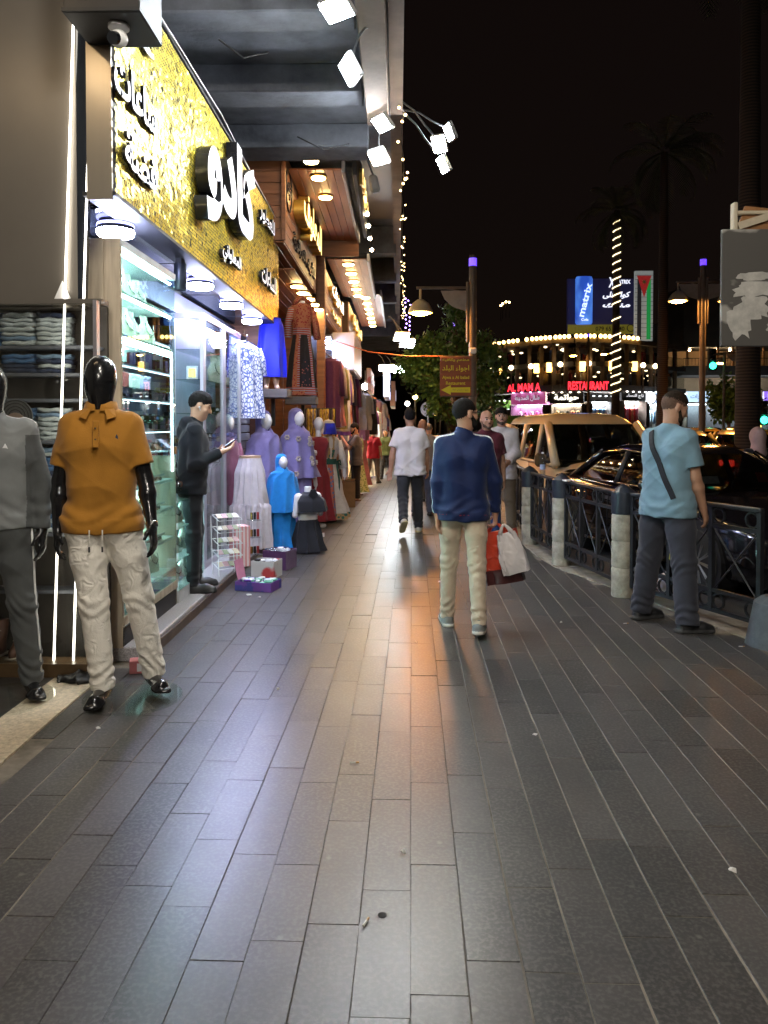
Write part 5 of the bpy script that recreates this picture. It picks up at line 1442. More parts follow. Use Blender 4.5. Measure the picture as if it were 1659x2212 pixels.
def egg_head(par, c, sc_, mt, tilt=None):
    b = MB(); prof = []
    for i in range(13):
        th = math.pi * i / 12; r_ = math.sin(th) * (.074 if th < 1.6 else .074 * (1 - .16 * (th - 1.57))); prof.append((r_ * sc_, .11 * math.cos(th) * sc_))
    b.lathe(prof[::-1], 20, c, None, sy=1.18); return b.build('head', mt, par, smooth=True)
M_WMAN = mat('white_mannequin', (.72, .70, .68), .3, var=.04)
M_SKMAN = mat('beige_mannequin', (.62, .42, .28), .4, var=.06)
def man_hand(par, p, d, mt, S=1., n_=(0, 1, 0), t_=(0, -1, 0), fore=.16):
    p, d = np.array(p), nrm(d); s = SDF(p - .3, p + .3, .007); s.rc(p - d * fore, p, .034 * S, .026 * S, .01); put_hand(s, p, d, n_, t_, S, 18); return sdf_obj('hand', s, mt, par)
def hijabi(name, label, loc, rot, H, cape, dress, hem, skin=None, seed=1., cape_w=1., arms=None, group=None, dress_hem=.03, deco=None, hood=None):
    t = thing(name, label, 'mannequin', loc, rot, group); k = H / 1.7
    egg_head(t, (0, -.045 * k, H - .155 * k), 1.0 * k, skin or M_WMAN)
    cw = cape_w * k
    cap = [(0, .005, H, .012 * k, .012 * k, 0, 7), (0, .012, H - .018 * k, .06 * k, .065 * k, 0, 7), (0, .018, H - .06 * k, .092 * k, .10 * k, 0, 7), (0, .03, H - .13 * k, .099 * k, .10 * k, .0, 7), (0, .028, H - .22 * k, .095 * k, .095 * k, .0, 7),
           (0, .0, H - .285 * k, .115 * k, .12 * k, .02, 7), (0, .0, H - .33 * k, .19 * cw, .145 * k, .03, 7), (0, 0, H - .42 * k, .225 * cw, .17 * k, .045, 8), (0, 0, (H - .42 * k + hem) / 2, .265 * cw, .20 * cw, .07, 8), (0, 0, hem, .30 * cw, .235 * cw, .10, 8)]
    dr = [(0, 0, hem + .10, .20 * k, .15 * k, .05, 9), (0, 0, hem * .5, .215 * k, .18 * k, .07, 9), (0, 0, dress_hem, .25 * k, .22 * k, .10, 9)]
    # face opening: cape faces over the face are left out
    b = MB(); rr = []; n = 52; rings = dense(cap, 4)
    for x, y, z, rx, ry, am, nf in rings:
        ring = []
        for q in range(n):
            a = 2 * math.pi * q / n; mm = 1 + 1.7 * am * (2.4 * (1 - abs(math.sin(nf * a / 2 + seed + .4 * math.sin(z * 4)))) ** 1.6 - .7 + math.sin(5 * a + seed * 2 + 2 * z) * .5)
            ring.append(Vector((x + rx * mm * math.cos(a), y + ry * mm * math.sin(a), z)))
        rr.append(ring)
    b.loft(rr, False)
    keep = []
    for f in b.f:
        c = sum((Vector(b.v[j]) for j in f), Vector()) / len(f)
        e_ = ((c.x) / (.070 * k)) ** 2 + ((c.z - (H - .155 * k)) / (.108 * k)) ** 2
        keep.append(not (e_ < 1 and c.y < 0))
    b.f = [f for f, q in zip(b.f, keep) if q]; b.m = [0] * len(b.f)
    if deco: b.m = [deco(sum((Vector(b.v[j]) for j in f), Vector()) / len(f)) for f in b.f]
    b.build('headscarf_cape', cape, t, smooth=True)
    drape(dense(dr, 5), 'dress', dress, t, 48, True, True, seed + 2)
    m = MB(); m.lathe([(0, 0), (.15, 0), (.15, .012), (.02, .02), (.016, .5), (0, .5)], 18); m.build('stand', M_JEW, t, smooth=True, auto=40)
    for ar in (arms or []): man_hand(t, ar[0], ar[1], skin or M_WMAN, k)
    return t
M_LAV = cloth('lavender_crepe', (.185, .155, .33), .75, fold=.35, fscale=6)
M_LAVF = cloth('lavender_flower_trim', (.42, .36, .32), .8)
p1 = atY(571, 1000, 10.15); p2 = atY(641, 1000, 10.9)
hijabi('abaya_mannequin', 'mannequin in a plain lavender prayer cape and dress', (p1.x, p1.y, .0), R(42), 1.745, M_LAV, M_LAV, .72, seed=1.3, cape_w=.96)
am2 = hijabi('abaya_mannequin', 'mannequin in a flower-dotted lavender prayer cape beside the white-robed one', (p2.x, p2.y, 0), R(48), 1.79, M_LAV, M_LAV, .80, seed=2.4, cape_w=.98, arms=[((.30, -.05, .76), (.1, -.1, -1))])
cv = [v_.co.copy() for c_ in am2.children if c_.name.startswith('headscarf_cape') for v_ in c_.data.vertices]
for k in range(16):
    a_ = -2.7 + .38 * (k % 8) + random.uniform(-.1, .1); z_ = (1.30, 1.02)[k // 8] + random.uniform(-.14, .12); d_ = Vector((math.cos(a_), math.sin(a_), 0)); q = max((v_ for v_ in cv if abs(v_.z - z_) < .05), key=lambda v_: v_.dot(d_)); b = MB()
    for j in range(6): b.sph(q + d_ * .004 + Vector((-d_.y, d_.x, 0)) * .026 * math.cos(j * 1.05) + Vector((0, 0, .026 * math.sin(j * 1.05))), (.017, .017, .015), 8, 5)
    b.build('flower_print', M_LAVF, am2, smooth=True)
m = MB(); m.box((0.02, -.118, 1.66), (.05, .01, .03)); m.box((.0, -.124, 1.60), (.03, .01, .012)); m.build('price_sticker', M_BLACK, am2)
M_AZ = cloth('azure_cotton', (.012, .20, .56), .75, fold=.3)
M_FLT = two_tone('flower_trim', (.75, .55, .08), (.7, .12, .25), 'voronoi', 30, .35, .8, (1, 1, 1), .1)
p3 = G(607, 1196, 0)
hijabi('child_mannequin', 'small mannequin in a bright azure cape with a flower trim', (p3.x, p3.y + .1, 0), R(35), 1.2, [M_AZ, M_FLT], M_AZ, .50, seed=.6, cape_w=1.08, arms=[((-.24, -.04, .40), (0, -.1, -1))], deco=lambda c: 1 if c.z < .525 else 0, dress_hem=.02)
# white skirt on a half mannequin
M_WSK = cloth('white_pleated_cotton', (.55, .50, .52), .8)
ws_ = thing('skirt_mannequin', 'half mannequin in a long white tiered skirt', 'mannequin', (*atY(541, 1100, 8.9).xy, .0), R(40))
drape(dense([(0, 0, 1.16, .125, .10, 0, 14), (0, 0, 1.19, .13, .105, 0, 14)], 2), 'waist', M_SKMAN, ws_)
drape(dense([(0, 0, 1.16, .128, .105, .02, 16), (0, 0, 1.13, .132, .11, .03, 16), (0, 0, .98, .17, .14, .05, 16), (0, 0, .62, .20, .17, .06, 16)], 5), 'upper_tier', M_WSK, ws_, 72)
drape(dense([(0, 0, .64, .20, .17, .04, 26), (0, 0, .60, .215, .185, .07, 26), (0, 0, .12, .235, .205, .09, 26)], 5), 'lower_tier', M_WSK, ws_, 110)
m = MB(); m.lathe([(0, 0), (.17, 0), (.17, .02), (.02, .03), (.02, .3), (0, .3)], 16); m.build('stand', MATS['grey_oak_laminate'], ws_)
# black cape torso
pk = G(662, 1197, 0); bt = thing('torso_mannequin', 'white torso mannequin in a black shoulder cape and skirt standing on the paving', 'mannequin', (pk.x, pk.y + .15, 0), R(38))
M_BLKC = cloth('black_crepe', (.012, .012, .016), .7, fold=.3)
drape(dense([(0, 0, .40, .125, .10, .01, 9), (0, 0, .36, .14, .115, .04, 9), (0, 0, .18, .17, .15, .07, 9), (0, 0, .02, .205, .19, .10, 9)], 6), 'skirt', M_BLKC, bt)
s = SDF((-.3, -.25, .3), (.3, .25, .95), .008)
for sx in (-1, 1):
    s.rc((sx * .05, 0, .40), (sx * .05, 0, .48), .075, .065, .05); s.rc((sx * .05, 0, .48), (sx * .075, 0, .62), .065, .072, .05); s.rc((sx * .08, 0, .62), (sx * .13, 0, .68), .06, .045, .04)
    s.rc((sx * .145, 0, .67), (sx * .18, 0, .46), .042, .034, .02)
s.rc((0, 0, .68), (0, .0, .80), .045, .042, .03, clip=[((0, 0, .80), (0, 0, 1))]); s.clip((0, 0, .385), (0, 0, -1)); sdf_obj('torso', s, M_WMAN, bt)
drape(dense([(0, 0, .735, .052, .052, 0, 7), (0, 0, .72, .07, .065, 0, 7), (0.01, -.01, .69, .15, .11, .02, 7), (.02, -.02, .62, .20, .135, .04, 7), (.03, -.03, .50, .21, .15, .06, 7)], 5), 'shoulder_cape', M_BLKC, bt)
m = MB(); m.prism([(-.07, 0), (.0, -.05), (.07, 0), (.03, .07), (-.03, .07)], 0, .01, M_FRONT, (0, -.118, .70)); m.build('collar', M_BLKC, bt)
m = MB(); m.box((.19, -.05, .2), (.03, .006, .05)); m.build('price_tag', MATS['white_plastic'], bt)
# white and green embroidered robe
pr = G(708, 1124, 0); pr.z = gz(pr.y)
M_CREAM = cloth('cream_crepe', (.60, .55, .50), .75)
M_GREEN = cloth('bottle_green_sash', (.02, .085, .065), .6)
M_EMB = two_tone('patchwork_embroidery', (.03, .13, .10), (.42, .26, .12), 'voronoi', 14, .42, .8, (1, 1, 1), .05)
M_EMB2 = two_tone('red_blue_embroidery', (.12, .16, .30), (.45, .12, .08), 'voronoi', 18, .42, .8, (1, 1, 1), .06)
def robe_mi(c):
    if c.z < .17: return 1
    if c.y < -.05 and abs(c.x + .01) < .045 and c.z < .98: return 2
    if c.y < -.03 and abs(abs(c.x) - (.035 + .05 * max(0, c.z - 1.0))) < .022 and c.z >= .98: return 1
    return 0
rb = thing('robe_mannequin', 'mannequin in a cream robe with green sash and patchwork embroidery', 'mannequin', (pr.x, pr.y + .15, pr.z), R(28))
drape(dense([(0, 0, 1.40, .06, .055, 0, 7), (0, 0, 1.37, .15, .09, 0, 7), (0, 0, 1.32, .19, .11, .01, 7), (0, 0, 1.2, .175, .115, .02, 7), (0, 0, 1.0, .13, .10, .03, 9), (0, 0, .93, .135, .105, .03, 9), (0, 0, .6, .20, .17, .06, 9), (0, 0, .05, .32, .27, .09, 9)], 6), 'robe', [M_CREAM, M_EMB, M_EMB2], rb, 72, True, True, .8, robe_mi)
drape(dense([(0, 0, 1.02, .138, .108, 0, 7), (0, 0, .98, .14, .11, 0, 7), (0, 0, .93, .143, .112, 0, 7)], 2), 'sash', M_GREEN, rb)
b = MB(); b.tube([(.10, -.10, .97), (.13, -.13, .7), (.12, -.16, .35)], [.014, .018, .02], 6); b.tube([(.10, -.10, .97), (.18, -.10, .92), (.15, -.12, 1.0), (.10, -.10, .97)], .016, 6); b.build('sash_bow', M_GREEN, rb, smooth=True)
for sx in (-1, 1):
    b = MB(); b.tube([(sx * .17, 0, 1.31), (sx * .23, -.02, 1.08), (sx * .25, -.06, .86)], [.06, .055, .075], 12); b.build('sleeve', M_CREAM, rb, smooth=True); man_hand(rb, (sx * .255, -.07, .82), (0, -.15, -1), M_WMAN)
M_COB = cloth('cobalt_scarf', (.03, .04, .52), .7)
egg_head(rb, (0, -.05, 1.52), 1., M_SKMAN)
drape(dense([(0, 0, 1.66, .015, .015, 0, 7), (0, -.01, 1.645, .07, .075, 0, 7), (0, -.01, 1.60, .092, .10, 0, 7), (0, .02, 1.52, .10, .09, .02, 7), (0, .04, 1.43, .13, .075, .05, 7)], 4), 'white_hood', M_CREAM, rb)
drape(dense([(0, -.06, 1.60, .085, .085, .01, 7), (0, -.075, 1.52, .095, .085, .03, 7), (0, -.08, 1.42, .105, .07, .08, 7)], 4), 'blue_veil', M_COB, rb, cap=True)
m = MB(); m.cyl((0, 0, 0), (0, 0, .2), .02); m.lathe([(0, 0), (.14, 0), (.14, .015), (0, .015)], 16); m.build('stand', M_JEW, rb)
# burgundy dress mannequin half hidden behind the robe
bg = thing('burgundy_mannequin', 'mannequin in a plain burgundy dress squeezed between the lavender cape and the cream robe', 'mannequin', (*atY(688, 1050, 11.75).xy, gz(11.7)), R(35))
M_BURG = cloth('burgundy_velvet', (.20, .015, .02), .7); drape(dense([(0, 0, 1.38, .06, .055, 0, 7), (0, 0, 1.35, .15, .09, 0, 7), (0, 0, 1.28, .18, .11, .02, 7), (0, 0, 1.0, .13, .10, .03, 8), (0, 0, .6, .19, .15, .06, 8), (0, 0, .1, .25, .22, .08, 8)], 5), 'dress', M_BURG, bg)
egg_head(bg, (0, -.01, 1.57), 1., M_WMAN); m = MB(); m.cyl((0, 0, 1.36), (0, 0, 1.5), .045); m.build('neck', M_WMAN, bg); m = MB(); m.rbox((0, -.08, .03), (.09, .2, .06), .02); m.build('foot', M_WMAN, bg)
for (v0, yy, hz_, lab, mt_) in ((594, 11.2, 1.70, 'white-headed mannequin in a red top behind the lavender capes', cloth('scarlet_top', (.45, .02, .02))), (655, 12.3, 1.74, 'white-headed mannequin in a dark red dress behind the flowered cape', M_BURG)):
    q = atY(v0, 930, yy); t = thing('dress_mannequin', lab, 'mannequin', (q.x - .12, yy, gz(yy)), R(40)); egg_head(t, (0, 0, hz_ - .11), 1., M_WMAN)
    m = MB(); m.cyl((0, 0, hz_ - .34), (0, 0, hz_ - .18), .05, .042); m.build('neck', M_WMAN, t, smooth=True)
    drape(dense([(0, 0, hz_ - .27, .06, .055, 0, 7), (0, 0, hz_ - .31, .16, .09, 0, 7), (0, 0, hz_ - .4, .19, .11, .02, 7), (0, 0, 1.0, .14, .11, .03, 8), (0, 0, .1, .24, .2, .08, 8)], 5), 'dress', mt_, t)
# mauve sleeve mannequin beside the cabinet
mv = thing('mauve_mannequin', 'mannequin in a mauve tunic with white hand by the aluminium cabinet', 'mannequin', (*atY(489, 1050, 9.0).xy, 0.0), R(60))
drape(dense([(0, 0, 1.40, .06, .055, 0, 7), (0, 0, 1.36, .16, .10, 0, 7), (0, 0, 1.25, .18, .12, .02, 7), (0, 0, .95, .19, .15, .05, 8), (0, 0, .62, .22, .18, .08, 8)], 5), 'tunic', M_PINKH, mv)
drape(dense([(0, 0, .66, .15, .13, .03, 8), (0, 0, .03, .17, .15, .06, 8)], 4), 'skirt', M_BLKC, mv); egg_head(mv, (0, -.02, 1.56), 1., M_WMAN)
b = MB(); b.tube([(.17, 0, 1.32), (.23, -.04, 1.05), (.25, -.1, .86)], [.06, .055, .045], 12); b.build('sleeve', M_PINKH, mv, smooth=True); man_hand(mv, (.255, -.12, .82), (.05, -.2, -1), M_WMAN)
# blue skirt and embroidered dress up on brackets
def bracket_shelf(p, w, d, rot, label):
    t = thing('bracket_shelf', label, 'shelf', p, rot); m = MB(); m.rbox((0, 0, -.06), (w, d, .12), .008); m.build('board', mat('grey_brown_wood', (.10, .082, .07), .6, var=.3, vscale=4, stretch=(.6, 5, 5)), t)
    m = MB(); m.box((0, d * .35, -.3), (.05, .05, .4)); m.build('bracket', M_BLACK, t); return t
pb1 = Vector((-1.74, 10.55, 2.03)); bracket_shelf(pb1, .50, .42, 0, 'thick grey-brown shelf carrying the cobalt skirt legs')
bs = thing('skirt_form', 'beige half mannequin in a cobalt blue skirt on the bracket shelf', 'mannequin', pb1, R(15))
M_COBS = cloth('cobalt_satin', (.012, .018, .60), .55, fold=.25)
drape(dense([(0, 0, .98, .13, .10, 0, 6), (0, 0, .85, .16, .125, .03, 6), (0, 0, .5, .18, .14, .06, 6), (0, 0, .17, .19, .15, .08, 6)], 5), 'skirt', M_COBS, bs)
for sx in (-1, 1):
    b = MB(); b.tube([(sx * .06, 0, .3), (sx * .065, .01, .12), (sx * .07, .0, .04), (sx * .075, -.06, .03), (sx * .08, -.13, .022)], [.055, .045, .03, .034, .022], 12); b.build('leg', M_SKMAN, bs, smooth=True)
pb2 = atY(652, 857, 11.7); bracket_shelf(pb2, .46, .40, 0, 'dark shelf carrying the red embroidered dress')
M_EB = cloth('black_dress_cotton', (.022, .016, .016), .85); M_ER = two_tone('red_cross_stitch', (.26, .010, .014), (.40, .13, .06), 'voronoi', 34, .38, .85, (1, 1, 1), .06)
M_EO = two_tone('orange_block_stitch', (.36, .05, .02), (.27, .27, .30), 'bands', 9, .62, .85, (1, 1, 1), .05)
M_EMO = two_tone('motif_stitch', (.34, .10, .08), (.02, .015, .02), 'voronoi', 26, .30, .85, (1, 1, 1), .05)
def thobe_mi(c):
    a = math.degrees(math.atan2(c.x, -c.y))
    if c.z < .12: return 2 if c.z > .05 else 1
    if c.z > 1.02: return 1 if abs(a) < 100 or c.z > 1.2 else 0
    if .93 < c.z <= 1.02: return 2
    if abs(a) < 22 and c.z < .62 - abs(a) * .006: return 3
    if 30 < abs(a) < 42: return 2
    if 42 <= abs(a) < 62: return 1
    return 0
ed = thing('embroidered_dress', 'black dress with red and orange embroidery on a headless form up on the shelf', 'mannequin', pb2, R(28))
kz = 1.0
drape(dense([(0, 0, 1.42, .05, .05, 0, 7), (0, 0, 1.40, .12, .08, 0, 7), (0, 0, 1.36, .18, .10, 0, 7), (0, 0, 1.25, .17, .115, .01, 7), (0, 0, 1.0, .135, .105, .02, 8), (0, 0, .93, .138, .108, .02, 8), (0, 0, .5, .19, .155, .04, 8), (0, 0, .02, .235, .20, .05, 8)], 8), 'dress', [M_EB, M_ER, M_EO, M_EMO], ed, 96, True, True, .4, thobe_mi)
for sx in (-1, 1):
    b = MB(); b.tube([(sx * .15, 0, 1.33), (sx * .22, -.01, 1.12), (sx * .24, -.04, .88)], [.06, .052, .06], 14); b.build('sleeve', [M_EO, M_ER][sx > 0], ed, smooth=True)
b = MB(); b.tube([(-.13, -.02, 1.36), (-.10, -.04, 1.44), (0, -.03, 1.50), (.10, -.04, 1.44), (.13, -.02, 1.36)], .035, 10); b.build('scarf', M_ER, ed, smooth=True)
m = MB(); m.cyl((0, -.02, 1.36), (0, -.03, 1.45), .045, .04); m.build('neck', M_WMAN, ed, smooth=True)
# gold scarf rack
gr = thing('scarf_rack', 'wire rack of gold fringed scarves under the embroidered dress', 'rack', (*atY(680, 930, 13.2).xy, gz(13)), 0)
m = MB(); m.tube([(-.35, 0, 1.86), (.35, 0, 1.86)], .012); m.build('rail', M_BLACK, gr)
for sx in (-.35, .35):
    m = MB(); m.tube([(sx, 0, 0), (sx, 0, 1.86)], .014); m.build('post', M_BLACK, gr)
for i in range(13):
    x = -.33 + .055 * i; b = MB(); l_ = random.uniform(.5, .75); b.loft([[Vector((x + .022 * math.cos(a), .03 * math.sin(a), 1.86 - u_ * l_)) for a in np.linspace(0, 6.28, 9)[:-1]] for u_ in (0, .3, .6, .85, 1)]); b.build('scarf', (two_tone('gold_fringe', (.20, .10, .01), (.75, .48, .06), 'noise', 40, .5, .5, (1, 1, .4), .15), cloth('black_beads', (.03, .02, .02)))[i % 4 == 3], gr, smooth=True)
# robes on rails further along
cols = [('burgundy', (.17, .02, .03)), ('grey', (.30, .30, .33)), ('rust orange', (.50, .16, .05)), ('plum', (.10, .03, .11)), ('pale blue', (.42, .50, .62)), ('navy', (.03, .035, .09)), ('striped brown', (.28, .14, .08)), ('cream', (.6, .54, .46)), ('rose', (.5, .2, .22)), ('violet', (.13, .06, .30)), ('black', (.015, .015, .02)), ('olive', (.14, .16, .07))]
GM = {c: cloth('robe_' + c.replace(' ', '_'), v) for c, v in cols}
GM['striped brown'] = two_tone('robe_striped', (.10, .05, .14), (.52, .26, .16), 'wave', 9, .5, .85, (1, 0, 0), .1)
rail = [(-1.42, 15.1, 2.95), (-1.20, 20.2, 2.80)]
rl = thing('garment_rail', 'steel rail above the shop doorway hung with long robes', 'rail', (0, 0, 0)); m = MB(); m.tube(rail, .018, 8); m.build('bar', M_JEW, rl)
for i in range(15):
    u_ = (i + .5) / 15; c = cols[(i * 5 + 3) % 12][0]; p = Vector(rail[0]).lerp(Vector(rail[1]), u_)
    garment('hanging_robe', 'long %s robe hanging from the shop rail' % c, 'robe', p + Vector((random.uniform(-.05, .08), 0, -.08)), R(random.uniform(-25, 35)), .46, random.uniform(1.25, 1.5), GM[c], 'long robes on the shop rail', sleeves=i % 2 == 0, seed=i * 1.3, sl_len=.5, th=.08)
rail2 = [(-1.02, 20.8, 2.45), (-.62, 32.0, 2.15)]
for i in range(20):
    u_ = (i + .4) / 20; c = cols[(i * 7 + 1) % 12][0]; p = Vector(rail2[0]).lerp(Vector(rail2[1]), u_)
    garment('hanging_shirt', '%s garment hanging outside the far shops' % c, 'garment', p + Vector((random.uniform(-.15, .1), 0, random.uniform(-.3, .15))), R(random.uniform(-30, 30)), .5, random.uniform(.75, 1.2), GM[c], 'clothes hanging outside the far shops', sleeves=i % 2 == 0, seed=i * 2.1, th=.12)
rl2 = thing('garment_rail', 'thin rail of clothes running along the far shop fronts', 'rail', (0, 0, 0)); m = MB(); m.tube([Vector(q) + Vector((0, 0, .06)) for q in rail2], .02, 8); m.build('bar', M_JEW, rl2)
# low clothes rack and dress mannequins on the pavement edge
for i in range(9):
    c = cols[(i * 4 + 2) % 12][0]; yy = 13.4 + .34 * i; q = -1.72 + .035 * i
    garment('hanging_jacket', '%s garment on the low pavement rack' % c, 'garment', (q, yy, 1.50 + gz(yy)), R(random.uniform(-15, 30)), .44, 1.05, GM[c], 'garments on the low pavement rack', seed=i * .9, th=.08)
rl3 = thing('pavement_rack', 'low clothes rack standing along the shop edge', 'rack', (0, 0, 0)); m = MB(); m.tube([(-1.76, 13.2, 1.55), (-1.42, 16.5, 1.47)], .016, 8); m.build('bar', M_JEW, rl3)
for q in ((-1.76, 13.2), (-1.42, 16.5)):
    m = MB(); m.tube([(*q, gz(q[1])), (*q, 1.55)], .016, 8); m.build('post', M_JEW, rl3)
M_GFL = two_tone('green_floral_print', (.16, .24, .06), (.42, .46, .22), 'voronoi', 20, .4, .85, (1, 1, 1), .08)
for (v0, yy, lab, mt_, hz_) in ((772, 18.6, 'mannequin in a green floral sleeveless dress', M_GFL, 1.62), (782, 21.5, 'mannequin in a rose dress beyond the green floral one', GM['rose'], 1.6), (797, 27, 'mannequin in a cream coat at the far shops', GM['cream'], 1.6), (803, 30, 'mannequin in a plum coat at the far shops', GM['plum'], 1.6)):
    q = atY(v0, 960, yy); t = thing('dress_mannequin', lab, 'mannequin', (q.x, yy, gz(yy)), R(30)); m = MB(); m.cyl((0, 0, hz_ - .25), (0, 0, hz_ - .12), .045, .04); m.build('neck', M_SKMAN, t)
    drape(dense([(0, 0, hz_ - .22, .06, .055, 0, 7), (0, 0, hz_ - .26, .15, .09, 0, 7), (0, 0, hz_ - .4, .17, .11, .02, 7), (0, 0, .95, .13, .11, .03, 8), (0, 0, .08, .26, .22, .10, 8)], 5), 'dress', mt_, t)
    m = MB(); m.lathe([(0, 0), (.14, 0), (.14, .02), (0, .02)], 14); m.build('stand', M_JEW, t)
# boards and signs of the farther shops
def sign_board(v0, w0, v1, w1, x, label, face, txt=None, tm=None, depth=.25):
    a, c = atX(v0, w0, x), atX(v1, w1, x); y0, y1 = sorted((a.y, c.y)); z0, z1 = sorted((a.z, c.z))
    return y0, y1, z0, z1
for (x, y0, y1, z0, z1, lab, mt_, txt, e_, dp) in ((-.98, 17.3, 20.6, 2.78, 3.62, 'off-white blank sign box jutting over the robes', mat('offwhite_sign', (.55, .56, .55), .5, var=.1), None, None, .5),
                                        (-.80, 22.5, 25.5, 2.55, 3.2, 'red and brown poster board beyond the blank sign box', two_tone('poster_red_brown', (.35, .08, .05), (.45, .30, .22), 'voronoi', 3, .4), 'عباءات', E_LET2, .12),
                                        (-.30, 26, 30, 2.5, 3.45, 'blue-white lit sign box of a far shop', emis('sign_blue_white', (.5, .6, 1.), .5), 'أزياء', M_DKLET, .2), (-.12, 31, 36, 2.3, 3.3, 'orange-brown sign box at the end of the row', mat('orange_sign', (.5, .25, .12), .5), 'ملابس', E_LET2, .2)):
    t = thing('sign_board', lab, 'shop sign', (x, (y0 + y1) / 2, (z0 + z1) / 2)); m = MB(); m.rbox((-dp / 2, 0, 0), (dp, y1 - y0, z1 - z0), .01); m.build('box', mt_, t)
    m = MB(); m.box((-dp / 2, 0, -(z1 - z0) / 2 - .015), (dp * .9, y1 - y0 - .1, .02)); m.build('underside', M_SHG, t)
    if txt: text_mesh(txt, (y1 - y0) * .7, (z1 - z0) * .5, .03, .02, 0, M_STREET, (.003, 0, 0), 'lettering', e_, t)
# far shop fronts: lit interiors set back behind the clothes
for k, (y0, y1, x, c, lab) in enumerate(((23, 27, -1.5, (1., .82, .55), 'warm-lit far shop front with goods on shelves'), (27.3, 31.5, -1.2, (.8, .9, 1.), 'cold-lit far shop front beyond the warm one'), (32, 38, -.9, (1., .9, .7), 'last lit shop front of the row'))):
    t = thing('far_shop_front', lab, 'shop front', (x, (y0 + y1) / 2, gz((y0 + y1) / 2))); L_ = y1 - y0
    m = MB(); m.box((-1.4, 0, 1.4), (.05, L_, 2.8)); m.build('back_wall', MATS['tan_board'], t); m = MB(); m.box((-.7, 0, 2.75), (1.4, L_, .06)); m.build('ceiling', M_SHG, t)
    for q in (-1, 1):
        m = MB(); m.box((-.7, q * L_ / 2, 1.4), (1.4, .12, 2.8)); m.build('side_wall', MATS['tan_board'], t)
    m = MB(); m.box((-.7, 0, 2.70), (.9, L_ * .7, .03)); m.build('ceiling_lamp', emis('far_shop_lamp_%s' % 'abc'[k], c, 20.), t)
    b = MB(); rs3 = np.random.default_rng(70 + k)
    for _ in range(70): b.rbox((-1.2 + rs3.uniform(0, .5), rs3.uniform(-L_ / 2 + .2, L_ / 2 - .2), rs3.uniform(.1, 2.2)), (.2, rs3.uniform(.12, .3), rs3.uniform(.12, .4)), .02, mi=int(rs3.integers(0, 5)))
    stuff(b.build('goods', [MATS['goods_' + q] for q in ('red', 'ochre', 'blue', 'cream', 'green')], t))
m = MB(); m.tube([(-1.25, 15.4, 3.22), (-.6, 15.6, 3.02), (.2, 15.8, 2.95), (.93, 15.95, 2.96)], .012, 6); o = m.build('red_cable', mat('red_flex', (.5, .16, .10), .5)); tag(o, 'slack red cable strung from the shop to the lamp-post banner', 'cable')
# goods on the step: card rack, boxes of sweets
wr = thing('card_rack', 'white wire rack of greeting cards on the granite step', 'rack', (*G(490, 1240, .1).xy, .1), R(35)); wr.scale = (.8, .8, .72)
for sx in (-.14, .14):
    for sy in (-.10, .10):
        m = MB(); m.tube([(sx, sy, 0), (sx, sy + .06, .78)], .006, 5); m.build('wire_post', MATS['white_plastic'], wr)
for k in range(5):
    z = .06 + .16 * k; m = MB(); m.tube([(-.15, -.13, z + .04), (.15, -.13, z + .04), (.15, .08, z + .10), (-.15, .08, z + .10), (-.15, -.13, z + .04)], .005, 5); m.build('wire_tier', MATS['white_plastic'], wr)
    for j in range(4):
        m = MB(); m.box((-.10 + .068 * j, -.05 + .01 * k, z + .09), (.062, .10, .004), RX(R(28))); m.build('card', [mat('card_%s' % 'abcd'[q], ((.6, .5, .35), (.5, .3, .3), (.3, .35, .2), (.65, .62, .55))[q], .6) for q in range(4)][(j + k) % 4], wr)
cs = thing('candy_stand', 'pink candy-striped tower of small gifts beside the card rack', 'display stand', (*G(518, 1222, .1).xy, .1), R(30)); cs.scale = (.85, .85, .8)
m = MB(); m.rbox((0, 0, .26), (.20, .2, .52), .006); m.build('tower', two_tone('pink_stripes', (.70, .28, .28), (.75, .62, .60), 'wave', 7, .5, .6, (1, 0, .8), .05), cs)
for k in range(3):
    m = MB(); m.rbox((.18, 0, .14 + .22 * k), (.13, .18, .012), .003); m.build('shelf', MATS['clear_glass'], cs)
    for j in range(3):
        m = MB(); m.cyl((.14 + .04 * j, -.03, .15 + .22 * k), (.14 + .04 * j, -.03, .24 + .22 * k), .016, n=10); m.build('jar', [M_GOLDJ, M_BLACK, MATS['box_red']][j], cs, smooth=True, auto=40)
def carton(name, label, p, rot, w, d, h, mt, fill, nf, seed, flap=None):
    t = thing(name, label, 'box', p, rot)
    for (cx, cy, sx, sy) in ((0, -d / 2, w, .006), (0, d / 2, w, .006), (-w / 2, 0, .006, d), (w / 2, 0, .006, d)):
        m = MB(); m.box((cx, cy, h / 2), (sx, sy, h)); m.build('side', mt, t)
    m = MB(); m.box((0, 0, .004), (w, d, .008)); m.build('bottom', mt, t); b = MB(); rs4 = np.random.default_rng(seed)
    for _ in range(nf): b.rbox((rs4.uniform(-w / 2 + .03, w / 2 - .03), rs4.uniform(-d / 2 + .03, d / 2 - .03), h * rs4.uniform(.7, 1.05)), (.07, .045, .02), .008, RZ(rs4.uniform(0, 6)) @ RX(rs4.uniform(-.7, .7)), mi=int(rs4.integers(0, len(fill))))
    stuff(b.build('packets', fill, t, smooth=True))
    if flap: m = MB(); m.box((-w / 2 - .03, d * .2, h + .08), (.006, d * .7, .20), RY(R(-12))); m.build('lid_flap', flap, t)
    return t
M_PUR = two_tone('purple_blue_carton', (.06, .06, .28), (.17, .06, .32), 'noise', 9, .5, .6)
FW = [mat('sweet_purple', (.16, .04, .36), .35), mat('sweet_green', (.10, .34, .22), .35), mat('sweet_white', (.6, .62, .65), .35)]
